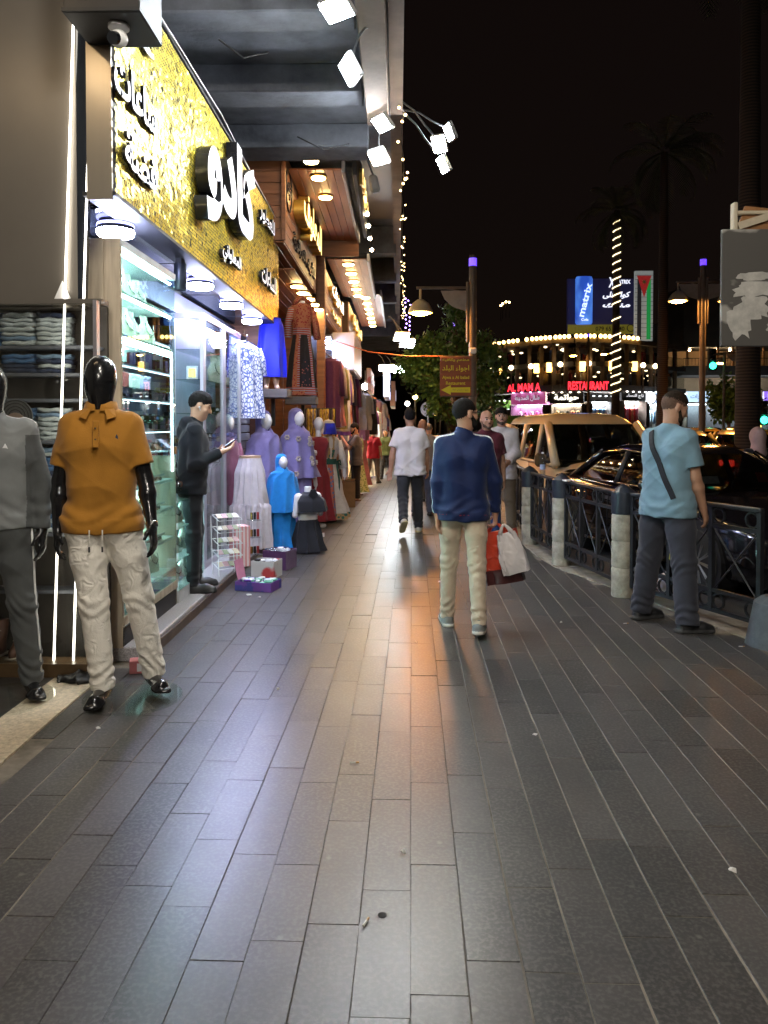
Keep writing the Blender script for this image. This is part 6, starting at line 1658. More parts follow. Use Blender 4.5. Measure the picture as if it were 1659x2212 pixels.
q = G(553, 1278); carton('sweet_box', 'open purple box of wrapped sweets lying on the paving', (q.x, q.y + .12, 0), R(-14), .36, .24, .085, M_PUR, FW, 46, 1, mat('pink_card', (.62, .25, .36), .6))
q = G(572, 1250); carton('snack_carton', 'white and red carton of dark snack packets', (q.x, q.y + .12, 0), R(-14), .24, .22, .17, two_tone('white_red_carton', (.62, .60, .58), (.55, .06, .06), 'noise', 5, .58, .6), [M_BLACK, MATS['sweet_white']], 24, 2)
q = G(600, 1232); carton('plum_carton', 'plum carton heaped with clear plastic bags', (q.x, q.y + .15, 0), R(-18), .27, .26, .20, cloth('plum_card', (.10, .04, .12)), [glass('plastic_bag', (.9, .92, .95), .12, .15), MATS['sweet_white']], 46, 3)
q = G(743, 1088); t = carton('cardboard_box', 'tall brown cardboard box with open flaps beside the man in the grey T-shirt', (q.x, q.y + .25, gz(q.y)), R(12), .36, .36, .52, mat('brown_cardboard', (.24, .15, .08), .8, var=.2), [M_BLACK, MATS['robe_burgundy']], 16, 4)
m = MB(); m.box((0, -.20, .54), (.34, .10, .006), RX(R(-30))); m.build('flap', mat('pale_cardboard', (.45, .33, .2), .8), t)
# ================================================================ mannequins outside the clothes shop
M_BMAN = mat('black_gloss_mannequin', (.010, .010, .011), .22, var=.05, spec=.5, coat=.3)
M_GLB = glass('base_glass', (.95, .975, .965), .02)
M_POLO = cloth('mustard_pique', (.38, .165, .018), .8, var=.08, fold=.18)
M_LINEN = cloth('cream_linen', (.84, .79, .70), .85, fold=.45, fscale=16, var=.08)
def on_front(J, S, x, zrel, out=.0):
    """point just in front of the chest (figure faces -Y); zrel is measured up from the pelvis in units of S"""
    return Vector((x * S, -(.112 + out) * S, J['pel'][2] + zrel * S))
gb = (-1.655, 4.26)
poly, J = figure('dressed_mannequin', 'black mannequin in a mustard polo shirt and cream linen trousers', 'mannequin', (gb[0], gb[1], .022), R(9), 1.93,
    dict(legR=(5, 4, -7), legL=(-5, 3, 11), armR=(-2, 12, 10, 4), armL=(4, 15, 16, -4), shw=.90, outR=6, outL=26, palmR=(1, .2, 0), palmL=(-1, .2, 0)), .007, M_BMAN, None, shirt=M_POLO, trousers=M_LINEN,
    mannequin=True, sleeve='short', hem=-.075, loose=.0, tl=.006, barefeet=True, wide=.80, seed=2.2, amp=.0035)
S = 1.93 / 1.75
nk = J['neck']
for sx in (-1, 1):
    b = MB(); b.loft([[Vector(nk) + Vector((.066 * S * math.sin(a) * sx * r_, -.066 * S * math.cos(a) * r_ + .004, z_)) for a in np.linspace(.12 if z_ < .03 else .25, math.pi, 9)] for r_, z_ in ((1.02, .048 * S), (1.12, .05 * S), (1.32, .005 * S), (1.30, .0))], False, closed=False)
    b.build('collar', M_POLO, poly, smooth=True)
    b = MB(); f0 = on_front(J, S, sx * .012, .50, -.035); b.add([Vector((sx * .030, -.072, nk[2] + .028)), Vector((sx * .074, -.035, nk[2] + .030)), Vector((sx * .098, -.088, nk[2] - .030)), Vector((sx * .055, -.116, nk[2] - .046))], [(0, 1, 2, 3), (3, 2, 1, 0)]); b.build('collar_point', M_POLO, poly)
m = MB(); m.rbox(on_front(J, S, 0, .415, .012), (.034, .012, .15), .004, RX(R(-9))); pk_ = m.build('placket', M_POLO, poly)
for k in range(2):
    m = MB(); m.cyl(on_front(J, S, 0, .39 + .055 * k, .018), on_front(J, S, 0, .39 + .055 * k, .022), .006, n=10); m.build('button', mat('brown_button', (.10, .05, .02), .4), pk_)
m = MB(); m.prism([(-.006, -.016), (.004, -.006), (.010, -.014), (.008, .004), (.002, .018), (-.004, .006)], 0, .003, M_FRONT, on_front(J, S, .095, .40, -.002)); m.build('chest_emblem', mat('navy_thread', (.02, .03, .08), .8), poly)
for sx in (-.038, .03):
    b = MB(); q = Vector((sx, -.125 * S, J['pel'][2] - .055 * S)); b.tube([q, q + Vector((.002, -.008, -.05)), q + Vector((0, -.004, -.09))], .004, 5); b.build('drawstring', M_LINEN, poly); b = MB(); b.cyl(q + Vector((0, -.004, -.09)), q + Vector((0, -.003, -.12)), .005, n=6); b.build('cord_end', M_BLACK, poly)
b = MB(); q = Vector(J['wrL']); d_ = Vector(J['hdL']); b.cyl(q - d_ * .02, q + d_ * .01, .034, .033, 18); b.build('wrist_band', M_JEW, poly, smooth=True)
def glass_base(x, y, r, label):
    o = MB().lathe([(0, 0), (r, 0), (r + .003, .006), (r, .016), (0, .016)], 48).build('mannequin_base', M_GLB, loc=(x, y, .004)); return tag(o, label, 'glass base')
glass_base(gb[0] + .16, gb[1] + .02, .27, 'round glass base under the mustard-shirted mannequin')
M_GJER = cloth('grey_jersey', (.20, .21, .21), .8, var=.08); M_GJD = cloth('dark_grey_jersey', (.085, .09, .09), .8); M_WPIP = cloth('white_piping', (.7, .7, .68), .8, fold=0)
def track_mfn(X, Y, Z, J, S):
    i = np.zeros(len(X)); top = J['neck'][2] - .06 * S
    for q in (-.012, .012):
        i[(np.abs(Y - q) < .005) & (Z > J['shR'][2] + .03 * S) & (np.abs(X) > .075)] = 1
    for sd, sx in (('R', -1), ('L', 1)):
        el, wr = J['el' + sd], J['wr' + sd]
        i[(X * sx > abs(J['sh' + sd][0]) + .012) & (Z < J['sh' + sd][2] - .02) & (i == 0)] = 2
    return i
gx = (-2.24, 4.2)
grey, J2 = figure('dressed_mannequin', 'black mannequin in a grey tracksuit with white stripes', 'mannequin', (gx[0], gx[1], .022), R(16), 1.88,
    dict(legR=(4, 3, 6), legL=(-2, 4, 6), armR=(0, 10, 10, 0), armL=(-6, 14, 16, 4), outL=20), .008, M_BMAN, None, shirt_mats=[M_GJER, M_WPIP, M_GJD], shirt_mfn=track_mfn, trousers=M_GJD, mannequin=True, sleeve='long', hem=-.03, loose=.004, tl=.006, barefeet=True, wide=1.06, seed=5., neck_style='high', amp=.006)
S = S2 = 1.88 / 1.75
m = MB(); m.prism([(-.035, -.03), (.035, -.03), (0, .035)], 0, .004, M_FRONT, on_front(J2, S2, .085, .37, .004)); m.build('chest_badge', MATS['white_plastic'], grey)
b = MB(); b.tube([on_front(J2, S2, 0, .46, .002), on_front(J2, S2, 0, .30, .006), on_front(J2, S2, 0, .02, .012)], .005, 5); b.build('zip', M_BLACK, grey)
for sd, sx in (('R', -1), ('L', 1)):
    hp_, kn_, an_ = Vector(J2['hip' + sd]), Vector(J2['kn' + sd]), Vector(J2['an' + sd]); o_ = Vector((sx * 1., -.35, 0)).normalized()
    b = MB(); b.tube([hp_ + o_ * .105 * S, hp_.lerp(kn_, .5) + o_ * .09 * S, kn_ + o_ * .072 * S, kn_.lerp(an_, .6) + o_ * .062 * S, an_ + o_ * .052 * S], .006, 5); b.build('side_stripe', M_WPIP, grey, smooth=True)
glass_base(gx[0] + .04, gx[1] + .02, .27, 'round glass base under the grey tracksuit mannequin')
# ================================================================ people
M_HOOD = cloth('black_navy_fleece', (.012, .014, .020), .85, fold=.3); M_BJEAN = cloth('black_jeans', (.012, .013, .017), .8)
M_BLKSH = mat('black_shoe', (.015, .015, .016), .5, var=.2); M_SOLEW = mat('off_white_sole', (.62, .58, .50), .6, var=.12)
yp = G(416, 1274, .1)
you, Jy = figure('person', 'young man in a black hoodie standing on the step with a phone and white earbud', 'person', (yp.x, yp.y, .10), R(104), 1.76,
    dict(legR=(2, 3, 3), legL=(4, 5, 3), armR=(2, 8, 112, 22), armL=(0, 8, 116, 24), nod=22, lean=3, palmR=(0, 0, 1), palmL=(0, 0, 1), thumbR=(1, 0, 0), thumbL=(-1, 0, 0)), .009, MATS['skin_c'], MATS['hair_black'], 'curly', None,
    shirt=M_HOOD, trousers=M_BJEAN, shoes=M_BLKSH, sole=M_BLKSH, sleeve='long', hem=-.08, loose=.018, tl=.002, neck_style='hood', seed=4., amp=.007)
Hy, Ly, Fy, Uy = Jy['head'], *Jy['hF']
m = MB(); q = Vector(Hy + (Ly * -.088 + Fy * .004 + Uy * -.018)); m.sph(q, .009, 8, 6); m.cyl(q, q + Vector((0, -.006, -.028)), .004, n=6); m.build('earbud', MATS['white_plastic'], you, smooth=True)
pc = (Vector(Jy['wrR']) + Vector(Jy['wrL'])) / 2 + Vector(Jy['hdR']) * .09 + Vector((0, 0, .03))
wpc = Matrix.Rotation(R(104), 3, 'Z') @ pc + Vector((yp.x, yp.y, .10))
ph = thing('phone', 'dark smartphone held by the young man in the hoodie', 'phone', wpc, R(104))
m = MB(); m.rbox((0, 0, 0), (.072, .009, .148), .004, RX(R(55))); m.build('case', M_BLACK, ph); m = MB(); m.box(RX(R(55)) @ Vector((0, .006, 0)), (.064, .002, .136), RX(R(55))); m.build('screen', emis('phone_screen', (.5, .6, .9), .6), ph)
# man in navy track jacket, walking away with bags
M_NAVY = cloth('navy_track_cloth', (.006, .016, .075), .62, fold=.3, var=.1); M_RED = cloth('red_trim', (.4, .03, .03)); M_CHINO = cloth('cream_chino', (.56, .45, .33), .85, fold=.45, fscale=13)
def piping_mfn(X, Y, Z, J, S):
    i = np.zeros(len(X))
    for sd, sx in (('R', -1), ('L', 1)):
        sh, el, wr = J['sh' + sd], J['el' + sd], J['wr' + sd]
        t = np.clip((sh[2] - Z) / max(sh[2] - wr[2], 1e-3), 0, 1); ay = sh[1] + (wr[1] - sh[1]) * t; ax = sh[0] + (wr[0] - sh[0]) * t
        i[(np.abs(Y - ay - .018) < .006) & ((X - ax) * sx > .015)] = 1
        i[(np.abs(Y - .022) < .007) & (Z > sh[2] + .01) & (X * sx > .07)] = 1
    i[np.abs(Z - (J['pel'][2] - .055 * S)) < .0016] = 2
    return i
nx, ny = .495, 5.82
NR = R(178)
nav, Jn = figure('person', 'bearded man in a navy track jacket walking away with shopping bags', 'person', (nx, ny, 0), NR, 1.77,
    dict(legR=(-13, 8, 1), legL=(10, 6, 2), footR=6, footL=-2, armL=(-4, 6, 6, 2), armR=(2, 15, 10, 4), yaw=-58, nod=2, lean=1, palmR=(1, .1, .2), palmL=(-1, .3, 0)), .007, MATS['skin_a'], MATS['hair_black'], 'buzz', .010,
    trousers=M_CHINO, shirt_mats=[M_NAVY, M_WPIP, M_RED], shirt_mfn=piping_mfn, shoes=mat('grey_trainer', (.16, .16, .15), .7, var=.2), sole=M_SOLEW, sleeve='long', hem=-.10, loose=.004, tl=.0, neck_style='collar', curlR=55, seed=6., amp=.003, wide=.86)
Hn, Ln, Fn, Un = Jn['head'], *Jn['hF']; hv = lambda x, y, z: Vector(Hn + Ln * x + Fn * y + Un * z)
b = MB()
for sx in (-1, 1):
    b.tube([hv(sx * .078, .0, .012), hv(sx * .07, .085, .012)], .003, 5)
    b.tube([hv(sx * (.034 + .026 * math.cos(a)), .098 - .006 * abs(math.cos(a)), .004 + .02 * math.sin(a)) for a in np.linspace(0, 6.283, 17)], .0028, 5)
b.tube([hv(-.01, .102, .008), hv(.01, .102, .008)], .003, 5); b.build('glasses', M_BLACK, nav)
hw = Matrix.Rotation(NR, 3, 'Z') @ (Vector(Jn['wrR']) + Vector(Jn['hdR']) * .10 * 1.01) + Vector((nx, ny, 0))
def bag(name, label, at, rot, w, d, h, mats, taper=.9, puff=.0, split=None, seed=0.):
    t = thing(name, label, 'bag', at, rot); b = MB(); rings = []; n = 28
    for u_ in np.linspace(0, 1, 12):
        ww = w * (taper + (1 - taper) * (1 - u_)) if not puff else w * (.55 + .45 * math.sin(min(1, u_ * 1.15 + .08) * 1.75)); dd = d * ((.25 + .75 * u_) if not puff else (.15 + .85 * math.sin(u_ * 2.0)))
        ring = []
        for k in range(n):
            a = 2 * math.pi * k / n; cx, cy = math.cos(a), math.sin(a); e_ = .5
            x_ = math.copysign(abs(cx) ** e_, cx) * ww / 2; y_ = math.copysign(abs(cy) ** e_, cy) * dd / 2
            wob = .012 * math.sin(5 * a + 6 * u_ + seed) + .007 * math.sin(11 * a - 9 * u_ + seed)
            ring.append(Vector((x_ + wob * .5, y_ + wob, -.055 - u_ * h)))
        rings.append(ring)
    b.loft(rings, True)
    if split: b.m = [split(sum((Vector(b.v[j]) for j in f), Vector()) / len(f)) for f in b.f]
    b.build('sack', mats, t, smooth=True, auto=50)
    b = MB()
    for sx in (-1, 1): b.tube([(sx * w * .22, 0, -.06), (sx * w * .10, 0, -.01), (0, 0, .012)], [.02, .012, .008], 8)
    b.build('handle', mats[0] if isinstance(mats, list) else mats, t, smooth=True)
    return t
M_REDB = mat('red_plastic_bag', (.50, .045, .018), .32, var=.25, vscale=12, fold=.5, fscale=14); M_MARB = mat('dark_maroon_bag', (.06, .012, .012), .35, var=.2); M_WHB = mat('white_plastic_bag', (.70, .66, .66), .38, var=.06, fold=.4, fscale=12, trans=.0)
rbg = bag('shopping_bag', 'red paper shopping bag with dark maroon base in his right hand', hw + Vector((.0, .03, 0)), R(160), .30, .11, .40, [M_REDB, M_MARB], .93, split=lambda c: 1 if c.z < -.36 else 0)
rbg.rotation_euler[1] = R(12)
text_mesh('G', .05, .055, .002, .02, 0, M_FRONT, (-.03, -.062, -.27), 'print', MATS['white_plastic'], rbg); text_mesh('IZ', .04, .03, .002, .01, 0, M_FRONT, (-.03, -.062, -.32), 'print', MATS['white_plastic'], rbg)
wbg = bag('plastic_bag', 'white plastic carrier bag hanging in front of the red one', hw + Vector((.055, -.075, .0)), R(170), .20, .10, .31, M_WHB, puff=1., seed=2.); wbg.rotation_euler[1] = R(16)
# man in the light blue T-shirt looking at his phone
M_SKY = cloth('light_blue_cotton', (.19, .31, .38), .8, var=.07); M_SLATE = cloth('slate_trousers', (.045, .047, .062), .75, fold=.4)
BR = R(124); bx, by = 2.075, 5.95
blu, Jb = figure('person', 'man in a light blue T-shirt with a black cross-body strap looking down at his phone', 'person', (bx, by, 0), BR, 1.84,
    dict(legR=(-2, 3, 9), legL=(2, 5, 10), armR=(6, 9, 14, 2), armL=(44, 4, 62, 4), yaw=-24, nod=22, lean=1, outR=30, outL=-12, palmR=(1, .3, 0), palmL=(0, 0, 1), thumbL=(-1, 0, 0)), .007, MATS['skin_a'], MATS['hair_brown'], 'fade', .004, fade=MATS['fade_hair'],
    shirt=M_SKY, trousers=M_SLATE, shoes=M_BLKSH, sole=mat('dark_knit_sole', (.05, .05, .05), .7), sleeve='short', hem=-.11, loose=.014, tl=.022, seed=8., wide=.92, amp=.004)
Sb = 1.84 / 1.75
def torso_r(z):
    return .105 * Sb + .016
b = MB(); pts = []
from mathutils.bvhtree import BVHTree
zsh = Jb['shL'][2] + .06; zhp = Jb['pel'][2] + .02
sh_o = [c_ for c_ in blu.children if c_.name.startswith('shirt')][0]
bv = BVHTree.FromPolygons([v_.co for v_ in sh_o.data.vertices], [tuple(p_.vertices) for p_ in sh_o.data.polygons])
for u_ in np.linspace(0, 1, 16):                      # across the back, left shoulder to right hip
    x_ = .115 - .27 * u_; z_ = zsh - (zsh - zhp) * u_
    hit = bv.ray_cast(Vector((x_, 1, z_)), Vector((0, -1, 0)))[0]
    if hit is not None: pts.append(hit + Vector((0, .006, 0)))
pts = [(pts[max(i - 1, 0)] + pts[i] + pts[min(i + 1, len(pts) - 1)]) / 3 + Vector((0, .004, 0)) for i in range(len(pts))]
rings = []
for i, q in enumerate(pts):
    d_ = (pts[min(i + 1, len(pts) - 1)] - pts[max(i - 1, 0)]).normalized(); nn = Vector((q.x * .6, 1, 0)).normalized(); w_ = d_.cross(nn).normalized()
    rings.append([q + w_ * .021 + nn * .004, q - w_ * .021 + nn * .004, q - w_ * .021 - nn * .008, q + w_ * .021 - nn * .008])
b.loft(rings); b.build('shoulder_strap', cloth('black_webbing', (.015, .015, .018), .7, fold=0), blu)
pw = Matrix.Rotation(BR, 3, 'Z') @ (Vector(Jb['wrL']) + Vector(Jb['hdL']) * .085 + Vector((0, 0, .035))) + Vector((bx, by, 0))
ph = thing('phone', 'black smartphone in the hand of the man in light blue', 'phone', pw, BR); m = MB(); m.rbox((0, 0, 0), (.078, .010, .16), .004, RX(R(52)) @ RZ(R(0))); m.build('case', M_BLACK, ph); m = MB(); m.box(RX(R(52)) @ Vector((0, .0065, 0)), (.070, .002, .148), RX(R(52))); m.build('screen', M_DARKG, ph)
# man in the white T-shirt walking away
M_WT = cloth('white_tshirt', (.66, .60, .56), .8, var=.05); M_CHAR = cloth('charcoal_jeans', (.028, .028, .030), .8, fold=.35); M_YSOLE = mat('yellowish_sole', (.60, .52, .28), .6)
figure('person', 'broad man in a white T-shirt and charcoal jeans walking away', 'person', (.17, 11.0, 0), R(183), 1.80,
    dict(legR=(8, 4, 3), legL=(-14, 34, 2), footL=38, armR=(6, 14, 14, 0), armL=(-10, 17, 12, 0), yaw=0, palmL=(0, 1, 0), thumbL=(1, 0, 0)), .010, MATS['skin_b'], MATS['hair_black'], 'short', None, shirt=M_WT, trousers=M_CHAR, shoes=mat('pale_trainer', (.5, .47, .38), .7), sole=M_YSOLE, hem=-.12, loose=.026, tl=.010, wide=1.14, seed=3., amp=.006)
# the two men facing the camera by the railing
q = atY(1050, 1000, 9.75)
figure('person', 'bald bearded man in a maroon T-shirt and blue jeans facing the street', 'person', (q.x, q.y, 0), R(4), 1.74, dict(yaw=12, nod=2, armR=(2, 10, 12, 0), armL=(-4, 10, 10, 0)), .009, MATS['skin_b'], MATS['hair_black'], 'none', .001, bmat=MATS['stubble'], shirt=cloth('maroon_cotton', (.085, .012, .02)), trousers=cloth('blue_jeans', (.02, .045, .14), .8), shoes=M_BLKSH, loose=.014, tl=.008, neck_style='collar', seed=1.4)
q = atY(1083, 1000, 10.75)
figure('person', 'dark-haired bearded man in a white sweater looking towards the camera', 'person', (q.x, q.y, 0), R(-14), 1.80, dict(yaw=10, nod=0, armR=(8, 8, 20, 10), armL=(10, 8, 55, 20)), .009, MATS['skin_a'], MATS['hair_black'], 'short', .003, bmat=MATS['stubble'], shirt=cloth('white_sweater', (.58, .53, .50), .9), trousers=cloth('khaki_trousers', (.16, .12, .075)), shoes=M_BLKSH, sleeve='long', hem=-.16, loose=.024, tl=.012, seed=2.7)
# shoppers further along
figure('person', 'man in a dark grey T-shirt holding a hand to his mouth beside the clothes rack', 'person', (-.93, 16.9, gz(16.9)), R(-78), 1.72, dict(armL=(38, 4, 112, 30), armR=(40, 10, 30, -10), nod=12), .012, MATS['skin_a'], MATS['hair_black'], 'short', .005, shirt=cloth('dark_grey_cotton', (.075, .075, .085)), trousers=cloth('black_trousers', (.01, .01, .013)), shoes=MATS['brown_leather'], shoe_kind='sandal', hem=-.13, loose=.024, tl=.014, wide=1.1, seed=1.1)
q = atY(806, 1000, 23.6)
figure('person', 'balding man in a red polo shirt and grey trousers walking away', 'person', (q.x, q.y, gz(q.y)), R(165), 1.72, dict(legR=(10, 5, 3), legL=(-12, 14, 3), footL=14, armR=(-4, 14, 20, 0), armL=(4, 14, 20, 0)), .014, MATS['skin_c'], MATS['hair_grey'], 'buzz', None, shirt=cloth('red_polo', (.42, .02, .05)), trousers=cloth('grey_trousers', (.19, .17, .155)), shoes=M_BLKSH, hem=-.13, loose=.022, tl=.012, wide=1.1)
q = atY(833, 1000, 26.5)
figure('person', 'man in an olive green sweater walking towards the camera', 'person', (q.x, q.y, gz(q.y)), R(-6), 1.74, dict(legR=(10, 4, 3), legL=(-10, 10, 3)), .016, MATS['skin_c'], MATS['hair_grey'], 'buzz', None, shirt=cloth('olive_sweater', (.085, .12, .05)), trousers=M_BJEAN, shoes=M_BLKSH, sleeve='long', loose=.024, tl=.01, wide=1.1)
q = atY(913, 1000, 13.4)
figure('person', 'man in a tan shirt and jeans half hidden behind the white T-shirt', 'person', (q.x, q.y, gz(q.y)), R(176), 1.70, dict(legR=(10, 4, 3), legL=(-10, 10, 3), footL=10), .012, MATS['skin_b'], MATS['hair_black'], 'none', None, shirt=cloth('tan_shirt', (.30, .22, .16)), trousers=cloth('grey_jeans', (.10, .11, .14)), shoes=M_BLKSH, loose=.02, tl=.012)
q = atY(926, 1000, 16.5)
figure('person', 'grey-haired man in a pale blue shirt ahead of the tan shirt', 'person', (q.x, q.y, gz(q.y)), R(172), 1.72, dict(legR=(-8, 6, 3), legL=(10, 4, 3)), .014, MATS['skin_a'], MATS['hair_grey'], 'buzz', None, shirt=cloth('pale_blue_shirt', (.34, .42, .55)), trousers=cloth('grey_trousers2', (.15, .14, .13)), shoes=M_BLKSH, loose=.024, tl=.012)
for (v0, yy, c, lab, rt) in ((790, 29, (.10, .10, .12), 'person in a grey jacket among the far clothes', 150), (860, 33, (.05, .05, .06), 'person in black far down the pavement', 10), (948, 36, (.30, .10, .05), 'person in a rust jacket under the distant lights', 20), (962, 40, (.02, .02, .03), 'person in a dark coat under the distant lights', 160), (815, 34, (.4, .38, .36), 'person in an off-white top far down the pavement', 175), (770, 25.5, (.18, .18, .2), 'woman in a grey headscarf beside the red polo', 160)):
    q = atY(v0, 960, yy); figure('person', lab, 'person', (q.x, q.y, gz(q.y)), R(rt), 1.68, dict(legR=(8, 4, 3), legL=(-8, 8, 3)), .022, MATS['skin_b'], MATS['robe_grey'] if 'scarf' in lab else MATS['hair_black'], 'curly' if 'scarf' in lab else 'short', None, shirt=cloth('far_top_%d' % v0, c), trousers=M_BJEAN, shoes=M_BLKSH, sleeve='long', loose=.03, tl=.02)
# woman with a pale headscarf beyond the parked car
q = atY(1637, 950, 10.2)
wv, Jw = figure('person', 'woman in a pale pink headscarf and dark coat beyond the black car', 'person', (q.x, q.y, -.12), R(190), 1.62, dict(), .012, MATS['skin_c'], None, 'none', None, shirt=cloth('dark_coat', (.02, .02, .028)), trousers=M_BJEAN, shoes=M_BLKSH, sleeve='long', loose=.03, tl=.03)
H_ = Jw['head']; Sx = SDF(H_ - .28, H_ + .22, .01); Fh = Jw['hF']; Sx.ell(H_ + np.array([0, .01, .02]), (.098, .118, .125), .02); Sx.rc(H_ + np.array([0, .03, -.08]), H_ + np.array([0, .02, -.2]), .085, .11, .04); Sx.ell(H_ + np.array([0, -.10, -.01]), (.062, .05, .085), sub=True); sdf_obj('headscarf', Sx, cloth('pale_pink_scarf', (.55, .36, .34), .8), wv)
# ================================================================ vehicles
def paint(name, col, rough=.28, metal=.0):
    return mat(name, col, rough, metal, var=.06, vscale=2, coat=1.0, spec=.5)
M_TYRE = mat('tyre_rubber', (.018, .018, .018), .8, var=.2); M_RIM = mat('alloy_rim', (.55, .54, .52), .28, .9, var=.1); M_CHR = mat('chrome_trim', (.75, .74, .72), .12, 1., var=.03)
M_TRIM = mat('black_plastic_trim', (.02, .02, .02), .5, var=.1); GCAR = glass('tinted_car_glass', (.22, .24, .24), .07); M_SEAT = cloth('seat_fabric', (.05, .05, .05))
E_TAIL = emis('tail_light_red', (1., .03, .015), 1.5); M_LENS = mat('headlamp_lens', (.55, .55, .55), .1, .6)
def wheel(par, x, y, r, w, side):
    t = MB(); t.lathe([(r * .66, -w / 2), (r * .96, -w / 2), (r, -w / 2 + .03), (r, w / 2 - .03), (r * .96, w / 2), (r * .66, w / 2)], 28, (x, y, r), RY(R(90)), cap=False); o = t.build('tyre', M_TYRE, par, smooth=True, auto=35)
    b = MB(); xo = x + side * (w / 2 - .02)
    b.ring((xo - side * .01, y, r), r * .70, r * .62, .02, 28, RY(R(90))); b.cyl((xo - side * .02, y, r), (xo + side * .01, y, r), r * .14, n=14)
    for k in range(10):
        a = 2 * math.pi * k / 10; a2 = a + .12
        for q in (a, a2): b.cyl((xo, y + r * .12 * math.cos(q), r + r * .12 * math.sin(q)), (xo, y + r * .66 * math.cos(q + .05), r + r * .66 * math.sin(q + .05)), .012, n=5)
    b.build('rim', M_RIM, o, smooth=True, auto=40); b = MB(); b.cyl((x - side * .02, y, r), (x + side * .03, y, r), r * .6, n=20); b.build('brake_disc', M_TRIM, o)
def shell(stations, n=14):
    rings = []
    for y, zb, zs, zt, hw in stations:
        half = [(0, zb), (hw * .86, zb), (hw * .97, zb + .06), (hw, zb + (zs - zb) * .45), (hw * .985, zs - .06), (hw * .94, zs), (hw * .72, zs + (zt - zs) * .72), (hw * .35, zt - .004), (0, zt)]
        rings.append([Vector((x, y, z)) for x, z in half] + [Vector((-x, y, z)) for x, z in half[-2:0:-1]])
    return rings
def rrect(y0, y1, hw, z, rad=.18, n=4):
    pts = []
    for cx, cy, a0 in ((hw - rad, y1 - rad, 0), (-hw + rad, y1 - rad, 90), (-hw + rad, y0 + rad, 180), (hw - rad, y0 + rad, 270)):
        for i in range(n + 1):
            a = R(a0 + 90 * i / n); pts.append(Vector((cx + rad * math.cos(a), cy + rad * math.sin(a), z)))
    return pts
def sedan(label, loc, rot, pm_, group=None, detail=True, taxi=False, tail=False):
    t = thing('sedan_car', label, 'car', loc, rot, group)
    st_ = [(-2.36, .36, .52, .56, .58), (-2.30, .24, .62, .67, .74), (-2.1, .18, .70, .77, .84), (-1.75, .17, .77, .85, .89), (-1.3, .17, .84, .925, .91), (-.85, .17, .885, .965, .915), (-.2, .17, .90, .96, .915), (.6, .17, .92, .98, .915), (1.2, .17, .945, 1.0, .91), (1.7, .18, .965, 1.04, .89), (2.1, .21, .965, 1.05, .85), (2.28, .28, .93, 1.0, .78), (2.36, .42, .80, .86, .64)]
    b = MB(); b.loft(shell(st_), True); b.build('body', pm_, t, smooth=True, auto=50)
    gh = [(.93, -1.02, 1.88, .80), (1.05, -.80, 1.72, .765), (1.20, -.50, 1.45, .70), (1.33, -.20, 1.12, .635), (1.385, -.02, .92, .60), (1.42, .18, .70, .54), (1.432, .35, .5, .40)]
    b = MB(); rr = [rrect(y0, y1, hw, z, .16 if z < 1.4 else .08) for z, y0, y1, hw in gh]; b.loft(rr, True)
    b.m = [1 if min(Vector(b.v[j]).z for j in f) > 1.32 else 0 for f in b.f]; b.build('greenhouse', [GCAR, pm_], t, smooth=True, auto=60)
    for sx in (-1, 1):
        P = lambda y, z, o=.006: Vector((sx * ((.80 - (z - .93) * .4) + o), y, z))
        for y0, y1, w_ in ((-.98, -.20, .03), (.42, .40, .035), (1.62, 1.0, .05)):
            b = MB(); b.tube([P(y0, .95), P(y0 + (y1 - y0) * .55, 1.16), P(y1, 1.345)], w_, 6); b.build('pillar', pm_ if w_ != .035 else M_TRIM, t, smooth=True)
        b = MB(); b.tube([P(-.92, .955, .02), P(.3, .965, .02), P(1.62, .985, .02)], .012, 6); b.tube([P(-.90, .96, .018), P(-.5, 1.19, .02), P(-.05, 1.335, .02), P(.5, 1.365, .02), P(1.0, 1.315, .02), P(1.35, 1.17, .02), P(1.62, .985, .02)], .010, 6); b.build('window_trim', M_CHR, t, smooth=True)
        if detail:
            for yy in (-.62, .40, 1.38):
                b = MB(); b.tube([(sx * .905, yy, .90), (sx * .917, yy + .02, .6), (sx * .90, yy + .03, .27)], .004, 4); b.build('door_gap', M_BLACK, t)
            for yy in (.22, 1.15):
                b = MB(); b.rbox((sx * .925, yy, .80), (.03, .19, .03), .01); b.build('door_handle', M_CHR, t)
            m = MB(); m.sph((sx * 1.0, -.62, 1.02), (.11, .07, .075), 14, 10); mi_ = m.build('mirror', pm_, t, smooth=True); m = MB(); m.cyl((sx * .86, -.62, .97), (sx * .96, -.62, 1.0), .022, n=8); m.build('mirror_arm', M_TRIM, mi_)
            m = MB(); m.box((sx * .905, 0.3, .24), (.02, 2.6, .035)); m.build('sill_trim', M_CHR, t)
        for yy in (-1.40, 1.38):
            b = MB(); b.cyl((sx * .70, yy, .33), (sx * .922, yy, .33), .375, n=28); b.build('wheel_arch', M_BLACK, t); wheel(t, sx * .83, yy, .325, .21, sx)
        m = MB(); m.loft([[Vector((sx * x_, y_ + .02, z_)) for x_, y_, z_ in ((.42, -2.30 + d_, .60), (.80, -2.08 + d_, .66), (.83, -1.98 + d_, .72), (.46, -2.24 + d_, .66))] for d_ in (-.05, .10)]); m.build('headlight', M_LENS, t)
        m = MB(); m.rbox((sx * .66, 2.28, .82), (.30, .12, .12), .02, RZ(R(-14 * sx))); m.build('tail_light', E_TAIL if tail else mat('tail_lens', (.25, .01, .01), .2), t)
    m = MB(); m.rbox((0, -2.33, .52), (.85, .06, .16), .02); m.build('grille', M_TRIM, t)
